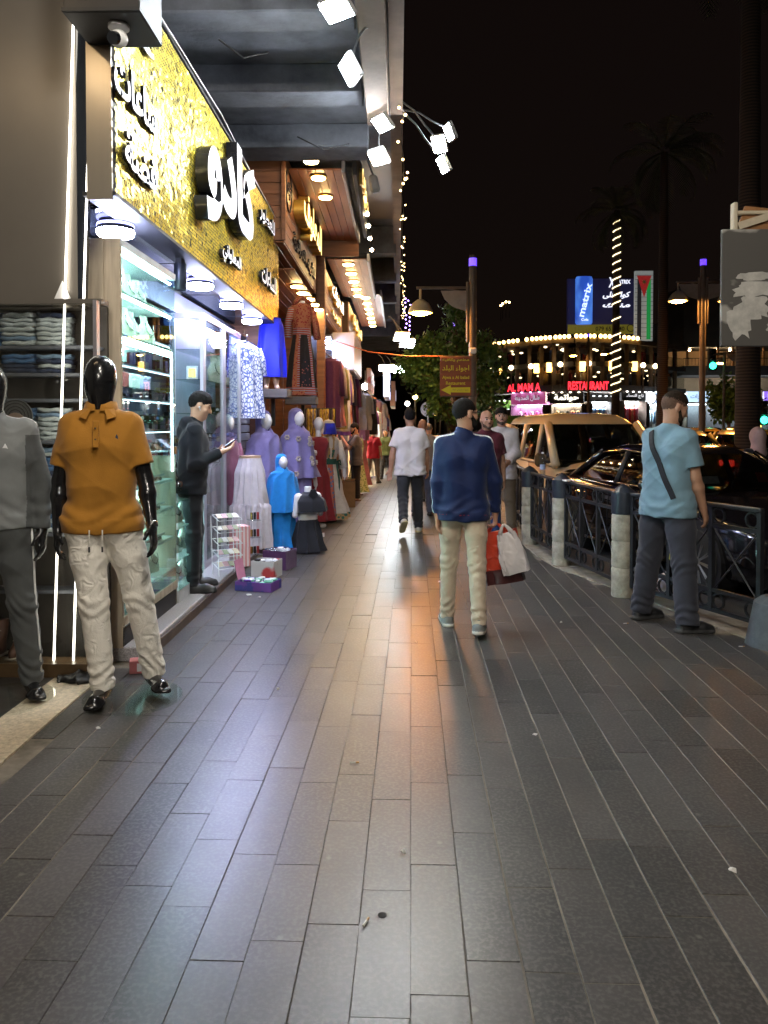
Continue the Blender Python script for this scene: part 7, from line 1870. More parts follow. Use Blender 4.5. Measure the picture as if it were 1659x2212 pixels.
    for k in range(3):
        m = MB(); m.tube([(-.42, -2.345, .47 + .05 * k), (0, -2.375, .47 + .05 * k), (.42, -2.345, .47 + .05 * k)], .008, 5); m.build('grille_bar', M_CHR, t)
    m = MB(); m.tube([(-.82, -2.12, .30), (-.55, -2.33, .26), (0, -2.39, .25), (.55, -2.33, .26), (.82, -2.12, .30)], .014, 6); m.build('bumper_strip', M_CHR, t, smooth=True)
    m = MB(); m.box((0, -2.40, .40), (.50, .012, .11)); m.build('number_plate', MATS['white_plastic'], t); m = MB(); m.box((0, 2.37, .62), (.50, .012, .11)); m.build('number_plate', MATS['white_plastic'], t)
    if detail:
        for sx in (-1, 1):
            m = MB(); m.rbox((sx * .36, .25, .72), (.46, .16, .62), .05, RX(R(-12))); m.rbox((sx * .36, .0, .45), (.46, .5, .16), .05); m.build('seat', M_SEAT, t)
        m = MB(); m.ring((.36, -.42, .90), .19, .165, .025, 20, RX(R(65))); m.build('steering_wheel', M_TRIM, t); m = MB(); m.rbox((0, -.72, .90), (1.4, .4, .12), .04); m.build('dashboard', M_TRIM, t)
    if taxi: m = MB(); m.rbox((0, .3, 1.48), (.30, .14, .10), .02); m.build('roof_sign', emis('taxi_sign', (1., .75, .15), 1.2), t)
    return t
M_BLKP = paint('black_car_paint', (.006, .005, .006), .10)
SR = R(13); sl_ = Vector((3.52, 9.15, -.12 + gz(9)))
car = sedan('glossy black sedan parked behind the iron railings', sl_, SR, M_BLKP)
m = MB(); m.box((-.25, -.60, 1.06), (.26, .004, .09), RX(R(-30))); m.build('dash_paper', M_PAPER, car)
m = MB(); m.box((.42, -.60, 1.08), (.12, .004, .12), RX(R(-30))); m.build('windscreen_sticker', mat('red_sticker', (.5, .04, .03), .5), car)
M_YEL = paint('taxi_yellow', (.62, .36, .02), .3)
def van(label, loc, rot, pm_, L_=5.1, W_=1.92, H_=1.95, name='van'):
    t = thing(name, label, 'van', loc, rot); h = W_ / 2; f = -L_ / 2
    st_ = [(f, .42, .72, .78, h * .78), (f + .08, .28, .80, .88, h * .90), (f + .35, .22, .90, 1.02, h * .96), (f + .85, .20, 1.0, 1.14, h * .99), (f + 1.2, .20, 1.03, 1.12, h), (0, .20, 1.05, 1.10, h), (-f - .3, .22, 1.05, 1.10, h), (-f, .35, 1.05, 1.10, h * .93)]
    b = MB(); b.loft(shell(st_), True); b.build('body', pm_, t, smooth=True, auto=45)
    gh = [(1.02, f + .62, -f - .03, h * .975), (1.25, f + .92, -f - .04, h * .945), (1.55, f + 1.35, -f - .06, h * .885), (1.74, f + 1.62, -f - .10, h * .83), (1.84, f + 1.85, -f - .16, h * .77), (H_ - .04, f + 2.05, -f - .25, h * .66), (H_, f + 2.3, -f - .4, h * .4)]
    b = MB(); rr = [rrect(y0, y1, hw, z, .14) for z, y0, y1, hw in gh]; b.loft(rr, True); b.m = [1 if min(Vector(b.v[j]).z for j in q) > 1.70 else 0 for q in b.f]; b.build('greenhouse', [GCAR, pm_], t, smooth=True, auto=60)
    for sx in (-1, 1):
        P = lambda y, z, o=.004: Vector((sx * (h * (.975 - (z - 1.02) * .19) + o), y, z))
        for y0, y1, w_ in ((f + .66, f + 1.60, .075), (f + 1.95, f + 2.0, .05), (f + 3.2, f + 3.25, .05), (-f - .25, -f - .3, .10)):
            b = MB(); b.tube([P(y0, 1.04), P(y0 + (y1 - y0) * .55, 1.42), P(y1, 1.74)], w_, 8); b.build('pillar', pm_, t, smooth=True)
        b = MB(); b.tube([P(f + .7, 1.04), P(-f - .2, 1.06)], .03, 6); b.build('belt_line', pm_, t, smooth=True)
        m = MB(); m.rbox((sx * (h + .14), f + 1.02, 1.12), (.20, .10, .24), .05); mi_ = m.build('mirror', mat('dark_gold_trim', (.10, .075, .035), .35) if 'gold' in label else M_TRIM, t); m = MB(); m.cyl((sx * (h - .04), f + 1.02, 1.08), (sx * (h + .1), f + 1.02, 1.1), .03, n=8); m.build('mirror_arm', M_TRIM, mi_)
        for yy in (f + .95, -f - 1.1):
            b = MB(); b.cyl((sx * (h - .2), yy, .35), (sx * (h + .006), yy, .35), .40, n=26); b.build('wheel_arch', M_BLACK, t); wheel(t, sx * (h - .10), yy, .34, .22, sx)
        m = MB(); m.loft([[Vector((sx * x_, y_ + d_, z_)) for x_, y_, z_ in ((h * .52, f + .10, .78), (h * .88, f + .28, .82), (h * .90, f + .40, .93), (h * .58, f + .24, .90))] for d_ in (-.06, .08)]); m.build('headlight', M_LENS, t)
        for yy in (f + 1.35, f + 2.5):
            b = MB(); b.tube([(sx * h * .985, yy, 1.02), (sx * (h + .003), yy, .6), (sx * h * .985, yy, .28)], .005, 4); b.build('door_gap', M_BLACK, t)
    m = MB(); m.rbox((0, f + .03, .66), (W_ * .52, .08, .14), .02); m.build('grille', M_TRIM, t); m = MB(); m.rbox((0, f - .01, .42), (W_ * .8, .12, .20), .05); m.build('bumper', pm_, t)
    m = MB(); m.box((0, f - .075, .44), (.5, .012, .11)); m.build('number_plate', MATS['white_plastic'], t)
    m = MB(); m.ring((.42, f + 1.28, 1.14), .20, .172, .028, 20, RX(R(60))); m.build('steering_wheel', M_TRIM if 'gold' not in label else mat('grey_wheel', (.25, .24, .22), .6), t); m = MB(); m.rbox((0, f + 1.0, 1.05), (W_ * .8, .5, .12), .05); m.build('dashboard', M_TRIM, t)
    for sx in (-1, 1):
        m = MB(); m.rbox((sx * .42, f + 1.95, 1.05), (.5, .16, .85), .06, RX(R(-10))); m.build('seat', M_SEAT, t)
    for sx in (-.35, .35):
        m = MB(); m.tube([(sx, f + .74, 1.10), (sx + .38, f + .86, 1.19)], .012, 5); m.build('wiper', M_TRIM, t)
    return t
vq = atY(1318, 950, 12.6)
M_GOLDP = paint('gold_van_paint', (.66, .56, .36), .30)
van('gold minibus van parked nose-on behind the black sedan', (vq.x, 12.45 + 2.5, -.12 + gz(14)), R(4), M_GOLDP)
q = atY(1140, 950, 21.5); van('green and black minibus behind the gold van', (q.x + .2, 24, -.12 + gz(23)), R(2), paint('dark_green_paint', (.05, .12, .03), .3), 5.4, 2.05, 2.2)
q = atY(1522, 1000, 15); sedan('yellow taxi with dark rear window beyond the black sedan', (q.x, 17.0, .0), R(170), M_YEL, 'yellow taxis in the street', taxi=True, tail=True)
q = atY(1556, 960, 22); sedan('yellow taxi with lit red tail lamp near the wide palm', (q.x, 24, .02), R(168), M_YEL, 'yellow taxis in the street', tail=True)
q = atY(1640, 990, 15.5); sedan('yellow taxi cut by the edge beyond the wide palm trunk', (q.x + .5, 16.8, .02), R(150), M_YEL, 'yellow taxis in the street', taxi=True)
q = atY(1530, 940, 30); sedan('dark saloon car in the queue beyond the taxis', (q.x, 30, .02), R(120), paint('dark_saloon_paint', (.02, .02, .025), .15), 'dark cars queueing in the street', tail=True)
q = atY(1400, 935, 33); sedan('grey saloon car crossing beyond the gold van', (q.x, 33, .02), R(95), paint('grey_saloon_paint', (.15, .15, .16), .2), 'dark cars queueing in the street', tail=True)
q = atY(1610, 930, 36); sedan('silver saloon car under the far green signal', (q.x, 36, .02), R(140), paint('silver_saloon_paint', (.4, .4, .42), .2), 'dark cars queueing in the street', tail=True)
# water bottle on the rail, rubbish bag, yellow tape
wb = thing('water_bottle', 'clear plastic water bottle standing on the railing', 'bottle', (1.735, 9.25, .95))
m = MB(); m.lathe([(0, 0), (.032, 0), (.034, .01), (.034, .13), (.03, .15), (.034, .16), (.033, .19), (.014, .23), (.013, .25), (0, .25)], 16); m.build('bottle', glass('bottle_plastic', (.85, .9, .95), .10, .05), wb, smooth=True, auto=50); m = MB(); m.lathe([(0, .25), (.015, .25), (.015, .27), (0, .27)], 12); m.build('cap', MATS['white_plastic'], wb); m = MB(); m.lathe([(.0345, .06), (.0345, .12)], 16, cap=False); m.build('label', mat('bottle_label', (.35, .42, .6), .5), wb)
q = G(1432, 1300, 0); rb_ = thing('litter_bag', 'crumpled white plastic bag of rubbish behind the railing legs', 'bag', (q.x + .25, q.y + .32, .0))
s = SDF((-.28, -.25, -.02), (.28, .25, .42), .012); s.ell((0, 0, .10), (.19, .15, .12), .05); s.ell((.07, 0, .2), (.10, .09, .10), .05); s.rc((.02, 0, .25), (-.03, .03, .36), .05, .02, .05); s.disp(fold_fn(.018, 3., 1.7)); sdf_obj('sack', s, M_WHB, rb_)
text_mesh('عادت', .12, .05, .002, .01, 0, M_FRONT, (.0, -.165, .12), 'print', M_BLACK, rb_)
yt = thing('yellow_tape', 'yellow tape tied round the railing beside the man in light blue', 'tape', (2.22, 6.35, .80)); b = MB(); b.tube([(0, -.03, .1), (.05, -.04, .13), (.08, -.02, .06), (.02, -.05, .02), (.04, -.04, -.1), (.01, -.03, -.35), (.06, -.04, -.42)], .010, 5); b.build('loop', mat('yellow_plastic', (.55, .5, .03), .5), yt)
cg = thing('cigarette_pack', 'small white packet lying on the railing by the second bollard', 'packet', (1.79, 8.2, .955), R(20)); m = MB(); m.rbox((0, 0, 0), (.055, .085, .02), .003); m.build('pack', MATS['white_plastic'], cg); m = MB(); m.box((0, .025, .0105), (.055, .02, .002)); m.build('band', MATS['box_red'], cg)
# ================================================================ lamp posts
E_ORG2 = emis('sodium_lamp_far', (1., .40, .08), 60.)
E_ORG = emis('sodium_lamp', (1., .36, .06), 105.); E_BLU = emis('blue_beacon', (.10, .03, 1.), .45)
M_POLE = mat('brown_grey_pole', (.10, .08, .065), .55, var=.25, vscale=6)
def lamp_post(x, y, H_, label, arm=-1, banner=False, twin=False, lampz=None, reach=1.05):
    z0 = gz(y); t = thing('lamp_post', label, 'street lamp', (x, y, z0))
    m = MB(); m.lathe([(0, 0), (.16, 0), (.16, .3), (.11, .4), (.085, 1.), (.075, H_ - .25), (.075, H_), (0, H_)], 18); m.build('pole', M_POLE, t, smooth=True, auto=40)
    m = MB(); m.lathe([(0, H_ - .22), (.082, H_ - .22), (.082, H_ - .06), (0, H_ - .06)], 14); m.build('beacon', E_BLU, t)
    lz = lampz if lampz else H_ - 1.3
    for sx in ((arm, -arm) if twin else (arm,)):
        m = MB(); m.cyl((sx * .10, 0, lz - .7), (sx * .10, 0, H_ - .55), .04, n=10); m.build('side_tube', M_POLE, t)
        m = MB(); m.cyl((0, 0, lz + .42), (sx * reach, 0, lz + .42), .032, n=10); m.cyl((sx * .1, 0, H_ - .75), (sx * reach * .72, 0, lz + .44), .01, n=6); m.build('arm', M_POLE, t)
        m = MB(); m.cyl((sx * reach * .93, 0, lz + .42), (sx * reach * .93, 0, lz + .16), .024, n=8); m.lathe([(0, lz + .19), (.06, lz + .18), (.17, lz + .10), (.24, lz - .02), (.26, lz - .10), (.245, lz - .10), (.16, lz + .06), (0, lz + .10)], 24, (sx * reach * .93, 0, 0)); m.build('lamp_shade', mat('cream_lamp_shade', (.34, .29, .20), .5, var=.1), t, smooth=True, auto=50)
        m = MB(); m.sph((sx * reach * .93, 0, lz - .105), (.18, .18, .045), 18, 8); m.build('bulb', E_ORG if y < 17 else E_ORG2, t, smooth=True)
        m = MB(); m.prism([(0, 0), (-.52 * 1., 0), (-.44, -.18), (-.28, -.33), (0, -.42)] if sx < 0 else [(0, 0), (0, -.42), (.28, -.33), (.44, -.18), (.52, 0)], 0, .012, M_FRONT, (sx * .14, 0, lz + .36)); m.build('fan_panel', mat('grey_panel', (.24, .21, .19), .6), t)
    if banner:
        bz = -.0; a = atY(950, 772, y); c = atY(1017, 855, y); w_, h_ = c.x - a.x, a.z - c.z; cx, cz = (a.x + c.x) / 2 - x, (a.z + c.z) / 2 - z0
        m = MB(); m.rbox((cx, -.09, cz), (w_, .02, h_), .003); bn = m.build('banner', mat('brown_wood_print', (.20, .055, .016), .6, var=.35, vscale=2.5, stretch=(.7, 5, 6)), t)
        m = MB(); m.cyl((cx - w_ / 2, -.08, cz + h_ / 2 + .01), (0, -.08, cz + h_ / 2 + .01), .014, n=8); m.cyl((cx - w_ / 2, -.08, cz - h_ / 2 - .01), (0, -.08, cz - h_ / 2 - .01), .014, n=8); m.build('banner_rod', M_POLE, t)
        YT = mat('yellow_green_print', (.62, .62, .02), .6, var=.05)
        for tx, hh, yy in (('مطعم وكافيه', .085, .365), ('اجواء البلد', .14, .175), ('Ajwa a Al balad', .085, -.035), ('Restaurent', .07, -.155)):
            text_mesh(tx, w_ * (.86 if hh > .08 else .62), hh, .003, .012, 0, M_FRONT, (cx, -.1005, cz + yy * h_ / .88), 'lettering', YT, bn)
        m = MB(); m.prism([(-.30, 0), (-.10, .10), (-.10, .05), (.30, .055), (.30, -.055), (-.10, -.05), (-.10, -.10)], 0, .003, M_FRONT, (cx, -.1005, cz - .31 * h_ / .88)); m.build('arrow', YT, bn); text_mesh('بيروت سيدي كمال', .34, .045, .002, 0, 0, M_FRONT, (cx + .09, -.104, cz - .31 * h_ / .88), 'lettering', M_BOARD, bn)
        m = MB(); m.rbox((.0, -.10, cz + h_ / 2 + .13), (.14, .06, .12), .02); m.build('clamp_box', MATS['white_plastic'], t)
    return t
pA = atY(1021, 700, 16.0); lamp_post(pA.x, 16.0, 5.04 - gz(16), 'lamp post with orange lamp and the brown restaurant banner', -1, True, lampz=atY(912, 668, 16).z - gz(16) + .02, reach=pA.x - atY(905, 660, 16).x + .05)
pB = atY(979, 740, 25.0); lamp_post(pB.x, 25.0, atY(977, 690, 25).z - gz(25), 'more distant lamp post with orange lamp inside the street tree', -1, lampz=atY(915, 777, 25).z - gz(25), reach=1.1)
pC = atY(1518, 700, 21.0); lamp_post(pC.x, 21.0, atY(1519, 563, 21).z + .3, 'twin-armed lamp post with two orange lamps between the palms', -1, twin=True, lampz=atY(1468, 650, 21).z + .3, reach=.72)
for (v0, w0, yy, lab) in ((1238, 765, 48, 'orange street lamp in front of the terrace restaurant'), (1304, 762, 50, 'orange street lamp left of the lit palm'), (1557, 780, 40, 'orange street lamp beside the green signal')):
    p = atY(v0, w0, yy); lamp_post(p.x + .95, yy, p.z + 1.3 - gz(yy), lab, -1, lampz=p.z - gz(yy), reach=1.0)
# traffic signals
for (v0, w0, yy, lab) in ((1540, 766, 34, 'green traffic signal hanging over the street'), (1651, 885, 30, 'low green traffic signal over the taxis')):
    p = atY(v0, w0, yy); t = thing('traffic_signal', lab, 'traffic light', (p.x, yy, gz(yy))); m = MB(); m.cyl((.5, 0, 0), (.5, 0, p.z + .6), .06, n=10); m.cyl((.5, 0, p.z + .5), (0, 0, p.z + .5), .04, n=8); m.build('pole', M_POLE, t)
    m = MB(); m.rbox((0, .1, p.z + .28), (.34, .2, .95), .03); m.build('housing', M_BLACK, t); m = MB(); m.sph((0, -.02, p.z), (.15, .06, .15), 14, 8); m.build('green_lens', emis('signal_green', (.02, 1., .55), 2.5), t, smooth=True)
    for k in (1, 2): m = MB(); m.sph((0, -.01, p.z + .3 * k), (.12, .05, .12), 12, 6); m.build('dark_lens', M_DARKG, t, smooth=True)
# ================================================================ palms and tree
M_TRUNK = two_tone('palm_trunk', (.022, .014, .010), (.055, .034, .022), 'bands', 5, .5, .9, (1, 1, 1), .3)
M_FROND = mat('palm_frond', (.05, .055, .02), .7, var=.4, vscale=3); M_BARK = mat('street_tree_bark', (.12, .09, .065), .9, var=.3, vscale=8, bump=.5)
def palm(x, y, z0, H_, r, label, nf=26, fl=2.2, seed=1, lights=False, lean=0., tp=.45):
    rs = np.random.default_rng(seed); t = thing('palm_tree', label, 'palm tree', (x, y, z0)); b = MB(); rings = []
    for u_ in np.linspace(0, 1, 40):
        rr_ = r * (1.1 - tp * u_ + .25 * max(0, .06 - u_) / .06) * (1 + .05 * (int(u_ * 78) % 2)); rings.append([Vector((lean * H_ * u_ * u_ + rr_ * math.cos(a), rr_ * math.sin(a), u_ * H_)) for a in np.linspace(0, 2 * math.pi, 15)[:-1]])
    b.loft(rings); b.build('trunk', M_TRUNK, t, smooth=True, auto=70); top = Vector((lean * H_, 0, H_)); b = MB()
    for i in range(nf):
        az = rs.uniform(0, 6.283); el = rs.uniform(-.9, 1.2); L_ = fl * rs.uniform(.8, 1.1); pts = []
        for u_ in np.linspace(0, 1, 9):
            e_ = el - 1.5 * u_ * u_; pts.append((pts[-1] if pts else top) + Vector((math.cos(az) * math.cos(e_), math.sin(az) * math.cos(e_), math.sin(e_))) * (L_ / 9))
        b.tube(pts, [.03 - .003 * k for k in range(9)], 4)
        for k in range(1, 9):
            d_ = (pts[k] - pts[k - 1]).normalized(); sd = d_.cross(Vector((0, 0, 1))).normalized()
            for q in range(3):
                o_ = pts[k - 1].lerp(pts[k], q / 3); ll = .55 * math.sin(math.pi * min(.95, (k + q / 3) / 9.5)) + .08
                for sg in (-1, 1):
                    tip = o_ + (sd * sg * .75 + d_ * .6 + Vector((0, 0, -.35))).normalized() * ll; b.add([o_, o_ + d_ * .05, tip], [(0, 1, 2)])
    b.build('crown', M_FROND, t)
    if lights:
        for k in range(22):
            zz = H_ * .30 + (H_ * .68) * k / 22; rr_ = r * 1.08; u0 = zz / H_
            if k in (8, 10): continue
            rt = r * (1.1 - tp * u0) + .03; pts = [Vector((lean * H_ * u0 * u0 + rt * math.cos(a), rt * math.sin(a), zz + .07 * (a - 3.4))) for a in np.linspace(3.25, 6.1, 9)]
            m = MB(); m.tube(pts, .026, 6); m.build('light_band', emis('palm_light', (1., .80, .42), .9), t, smooth=True)
    return t
q = atY(1432, 700, 26); palm(q.x, 26, -.5, atY(1435, 330, 26).z + .5, .19, 'slim palm trunk right of the lit palm', seed=1)
q = atY(1616, 800, 15.5); palm(q.x, 15.5, -.35, 12.5, .23, 'thick palm behind the torn poster board', seed=2, fl=2.6, lean=-.003)
q = atY(1331, 650, 36); palm(q.x, 36, -.6, atY(1330, 455, 36).z + .6, .20, 'palm wrapped in bands of white lights', seed=3, lights=True)
M_LEAFG = mat('fig_leaf', (.055, .13, .03), .5, var=.5, vscale=2.5, spec=.4)
def leafy(label, x, y, z0, H_, blobs, n, size, seed, lm):
    rs = np.random.default_rng(seed); t = thing('street_tree', label, 'tree', (x, y, z0)); b = MB(); c0 = Vector(blobs[0][:3]) - Vector((x, y, z0))
    b.tube([(0, 0, 0), (.03, 0, H_ * .3), (-.02, 0, H_ * .5)], [.13, .10, .09], 10)
    for bl in blobs:
        c = Vector(bl[:3]) - Vector((x, y, z0)); b.tube([(-.02, 0, H_ * .48), (c * .5 + Vector((0, 0, H_ * .25))), c], [.08, .05, .02], 7)
        for _ in range(5):
            d_ = Vector(rs.normal(0, 1, 3)).normalized() * bl[3] * .8; b.tube([c - d_ * .2, c + d_ * .4, c + d_], [.025, .015, .006], 5)
    b.build('trunk', M_BARK, t, smooth=True)
    vs, fs = [], []; tot = sum(bl[3] ** 2 for bl in blobs)
    for bl in blobs:
        c = Vector(bl[:3]) - Vector((x, y, z0)); k = int(n * bl[3] ** 2 / tot); ncl = max(8, k // 26); ctr = []
        for _ in range(ncl):
            d_ = Vector(rs.normal(0, 1, 3)).normalized(); ctr.append(c + Vector((d_.x, d_.y, d_.z * .85)) * bl[3] * rs.uniform(.45, 1.05))
        for i in range(k):
            p = ctr[i % ncl] + Vector(rs.normal(0, .13, 3)) * (bl[3] ** .5) + Vector((0, 0, -.06)); a = Vector(rs.normal(0, 1, 3)); a.z -= .7; a.normalize(); w_ = a.orthogonal().normalized(); w_ = Matrix.Rotation(rs.uniform(0, 6.28), 3, a) @ w_; s_ = size * rs.uniform(.7, 1.3); o_ = len(vs)
            vs += [p, p + a * s_ * .5 + w_ * s_ * .28, p + a * s_, p + a * s_ * .5 - w_ * s_ * .28]; fs.append((o_, o_ + 1, o_ + 2, o_ + 3))
    me = bpy.data.meshes.new('crown'); me.from_pydata([tuple(v) for v in vs], [], fs); finish('crown', me, lm, t)
    return t
def bl_(v0, w0, yy, r): p = atY(v0, w0, yy); return (p.x, p.y, p.z, r)
q = atY(985, 950, 20.5)
leafy('leafy street tree behind the restaurant banner', q.x, 20.5, gz(20.5), 3.2, [bl_(888, 800, 19.6, .36), bl_(905, 775, 19.8, .48), bl_(930, 815, 19.5, .5), bl_(945, 765, 20.3, .6), bl_(925, 745, 20.6, .42), bl_(940, 862, 19.4, .33), bl_(965, 885, 19.6, .28), bl_(985, 720, 21.2, .5), bl_(1000, 790, 21, .5), bl_(1040, 745, 21.6, .5), bl_(985, 665, 21.5, .36), bl_(1045, 830, 21.2, .45)], 7500, .14, 5, M_LEAFG)
q = atY(1575, 930, 44); leafy('rounded young tree beside the far shops', q.x, 44, gz(44), 4.5, [bl_(1572, 850, 44, 1.3), bl_(1590, 870, 44, 1.1), bl_(1560, 880, 44, 1.0)], 2200, .3, 6, M_LEAFG)
q = atY(1048, 900, 30); leafy('dark tree left of the restaurant building', q.x, 30, gz(30), 3, [bl_(1045, 800, 30, .9), bl_(1035, 860, 30, .8), bl_(1060, 880, 29, .5), bl_(1030, 740, 31, .8)], 2200, .22, 8, M_LEAFG)
# ================================================================ buildings across the square
M_DKW = mat('dark_facade', (.06, .052, .048), .8, var=.3, vscale=.6); M_STONEF = mat('warm_stone_pier', (.11, .075, .05), .85, var=.3, vscale=1.5); GTER = glass('terrace_glass', (.8, .82, .82), .05)
arc = [(1052, 67), (1100, 64), (1150, 62), (1195, 60.8), (1240, 60), (1285, 60), (1330, 60.6), (1375, 62), (1420, 64), (1475, 67)]
AP = [Vector((atY(v, 917, d).x, d, 0)) for v, d in arc]
def arc_at(v):
    for (a, da), (b, db), pa, pb_ in zip(arc, arc[1:], AP, AP[1:]):
        if v <= b:
            t = (v - a) / (b - a); return pa.lerp(pb_, t), (pb_ - pa).normalized()
    return AP[-1].copy(), (AP[-1] - AP[-2]).normalized()
def zv(w, d=61.): return CAM_H + (917 - w) * d / FPX
GZ = -1.05
rs_b = thing('restaurant_building', 'round-cornered restaurant building with two lit terraces and a row of roof lights', 'building', (0, 0, 0))
def ribbon(name, z0, z1, mt, out=0., thick=.3, par=rs_b, idx=None):
    b = MB(); pts = AP if idx is None else AP[idx[0]:idx[1]]
    for pa, pb_ in zip(pts, pts[1:]):
        d = (pb_ - pa).normalized(); n = Vector((d.y, -d.x, 0)); a, c = pa + n * out, pb_ + n * out; a2, c2 = a - n * thick, c - n * thick
        b.add([(*p.xy, z) for z in (z0, z1) for p in (a, c, c2, a2)], [(0, 1, 5, 4), (1, 2, 6, 5), (2, 3, 7, 6), (3, 0, 4, 7), (4, 5, 6, 7), (3, 2, 1, 0)])
    return b.build(name, mt, par)
zF1, zF2, zR = zv(840), zv(790), zv(735)
ribbon('ground_wall', GZ, zv(868), M_DKW, -.6, .4); ribbon('terrace_slab', zv(848), zF1 + .25, M_DKW, .25, 6); ribbon('terrace_slab', zF2 - .15, zF2 + .2, M_DKW, .25, 6); ribbon('roof_edge', zR - .35, zR, M_STONEF, .35, 7)
ribbon('rear_wall', zF1, zR, mat('brown_interior', (.10, .065, .04), .8, var=.3, vscale=.8), -4, .3)
ribbon('terrace_glass', zF1 + .3, zF1 + 1.15, GTER, .1, .03); ribbon('terrace_glass', zF2 + .2, zF2 + 1.0, GTER, .1, .03)
E_ROOF = emis('roof_bulb', (1., .60, .16), 3.5); E_LANT = emis('amber_lantern', (1., .50, .10), 2.0); E_TL = emis('terrace_lamp', (1., .72, .38), 4.)
for v in np.arange(1078, 1372, 9.6):
    if 1134 < v < 1144: continue
    p, d = arc_at(v); n = Vector((d.y, -d.x, 0)); q = p + n * .45; m = MB(); m.sph((q.x, q.y, zR + .12), (.14, .14, .16), 8, 6); m.build('roof_lamp', E_ROOF, rs_b)
for v in np.arange(1065, 1475, 26):
    p, d = arc_at(v); m = MB(); m.box((p.x, p.y - .1, (zF1 + zR) / 2), (.28, .28, zR - zF1)); m.build('pier', M_STONEF, rs_b)
for v, w in ((1083, 803), (1157, 797), (1184, 795), (1255, 793), (1318, 792), (1367, 793)):
    p, d = arc_at(v); z = CAM_H + (917 - w) * p.y / FPX; m = MB(); m.rbox((p.x, p.y - .35, z), (.42, .25, .75), .04); m.build('wall_lantern', E_LANT, rs_b)
for v, w in ((1102, 795), (1144, 792), (1207, 788), (1268, 786), (1384, 790), (1410, 792), (1060, 800)):
    p, d = arc_at(v); z = CAM_H + (917 - w) * (p.y - .5) / FPX; m = MB(); m.sph((p.x, p.y - .5, z), .20, 8, 6); m.build('terrace_lamp', E_TL, rs_b); m = MB(); m.cyl((p.x, p.y - .5, zF1), (p.x, p.y - .5, z), .05, n=6); m.build('lamp_stem', M_POLE, rs_b)
rs = np.random.default_rng(12)
for i in range(46):
    v = rs.uniform(1070, 1460); p, d = arc_at(v); up_ = rs.random() < .45; z = (zF2 + rs.uniform(1.2, 1.9)) if up_ else (zF1 + rs.uniform(.9, 1.9)); m = MB(); m.sph((p.x, p.y + rs.uniform(.4, 3.4), z), (.16, .16, .07), 6, 4); m.build('table_lamp', emis('dim_table_lamp', (1., .75, .4), 1.2), rs_b)
DC = [cloth('diner_%s' % k, c) for k, c in (('white', (.5, .5, .5)), ('dark', (.04, .04, .05)), ('red', (.3, .04, .04)), ('blue', (.08, .12, .3)), ('tan', (.35, .25, .15)))]
for i in range(34):
    v = rs.uniform(1080, 1455); p, d = arc_at(v); fl_ = rs.random() < .7; z = (zF1 if fl_ else zF2) + .3; t = thing('diner', 'seated diner in %s at the %s terrace railing' % (('white', 'black', 'red', 'blue', 'tan')[i % 5], 'lower' if fl_ else 'upper'), 'person', (p.x, p.y + rs.uniform(.4, 1.2), z), rs.uniform(-1, 1), 'diners on the restaurant terraces')
    m = MB(); m.loft([[Vector((r_ * math.cos(a), r_ * .6 * math.sin(a), z_)) for a in np.linspace(0, 6.283, 10)[:-1]] for z_, r_ in ((.1, .2), (.5, .2), (.82, .23), (.9, .17), (.95, .06))]); m.build('torso', DC[i % 5], t, smooth=True); m = MB(); m.sph((0, 0, 1.06), (.09, .10, .12), 8, 6); m.build('head', MATS['skin_b'], t, smooth=True)
E_REDL = emis('red_neon_letters', (1., .012, .03), .8)
def facade_text(txt, v0, v1, w, h, depth, face, par, out=.3, bold=.03, ret=M_BLACK):
    pa, d = arc_at(v0); pb_, _ = arc_at(v1); c = (pa + pb_) / 2; dd = (pb_ - pa).normalized(); n = Vector((dd.y, -dd.x, 0)); M3 = Matrix((dd, Vector((0, 0, 1)), n)).transposed(); z = CAM_H + (917 - w) * c.y / FPX
    return text_mesh(txt, (pb_ - pa).length, h, depth, bold, 0, M3, (c + n * out + Vector((0, 0, z))), 'lettering', ret, par, front=face)
facade_text('AL MAM A', 1113, 1184, 838, .62, .12, E_REDL, rs_b, .9); facade_text('RESTAURANT', 1221, 1307, 835, .66, .12, E_REDL, rs_b, .9)
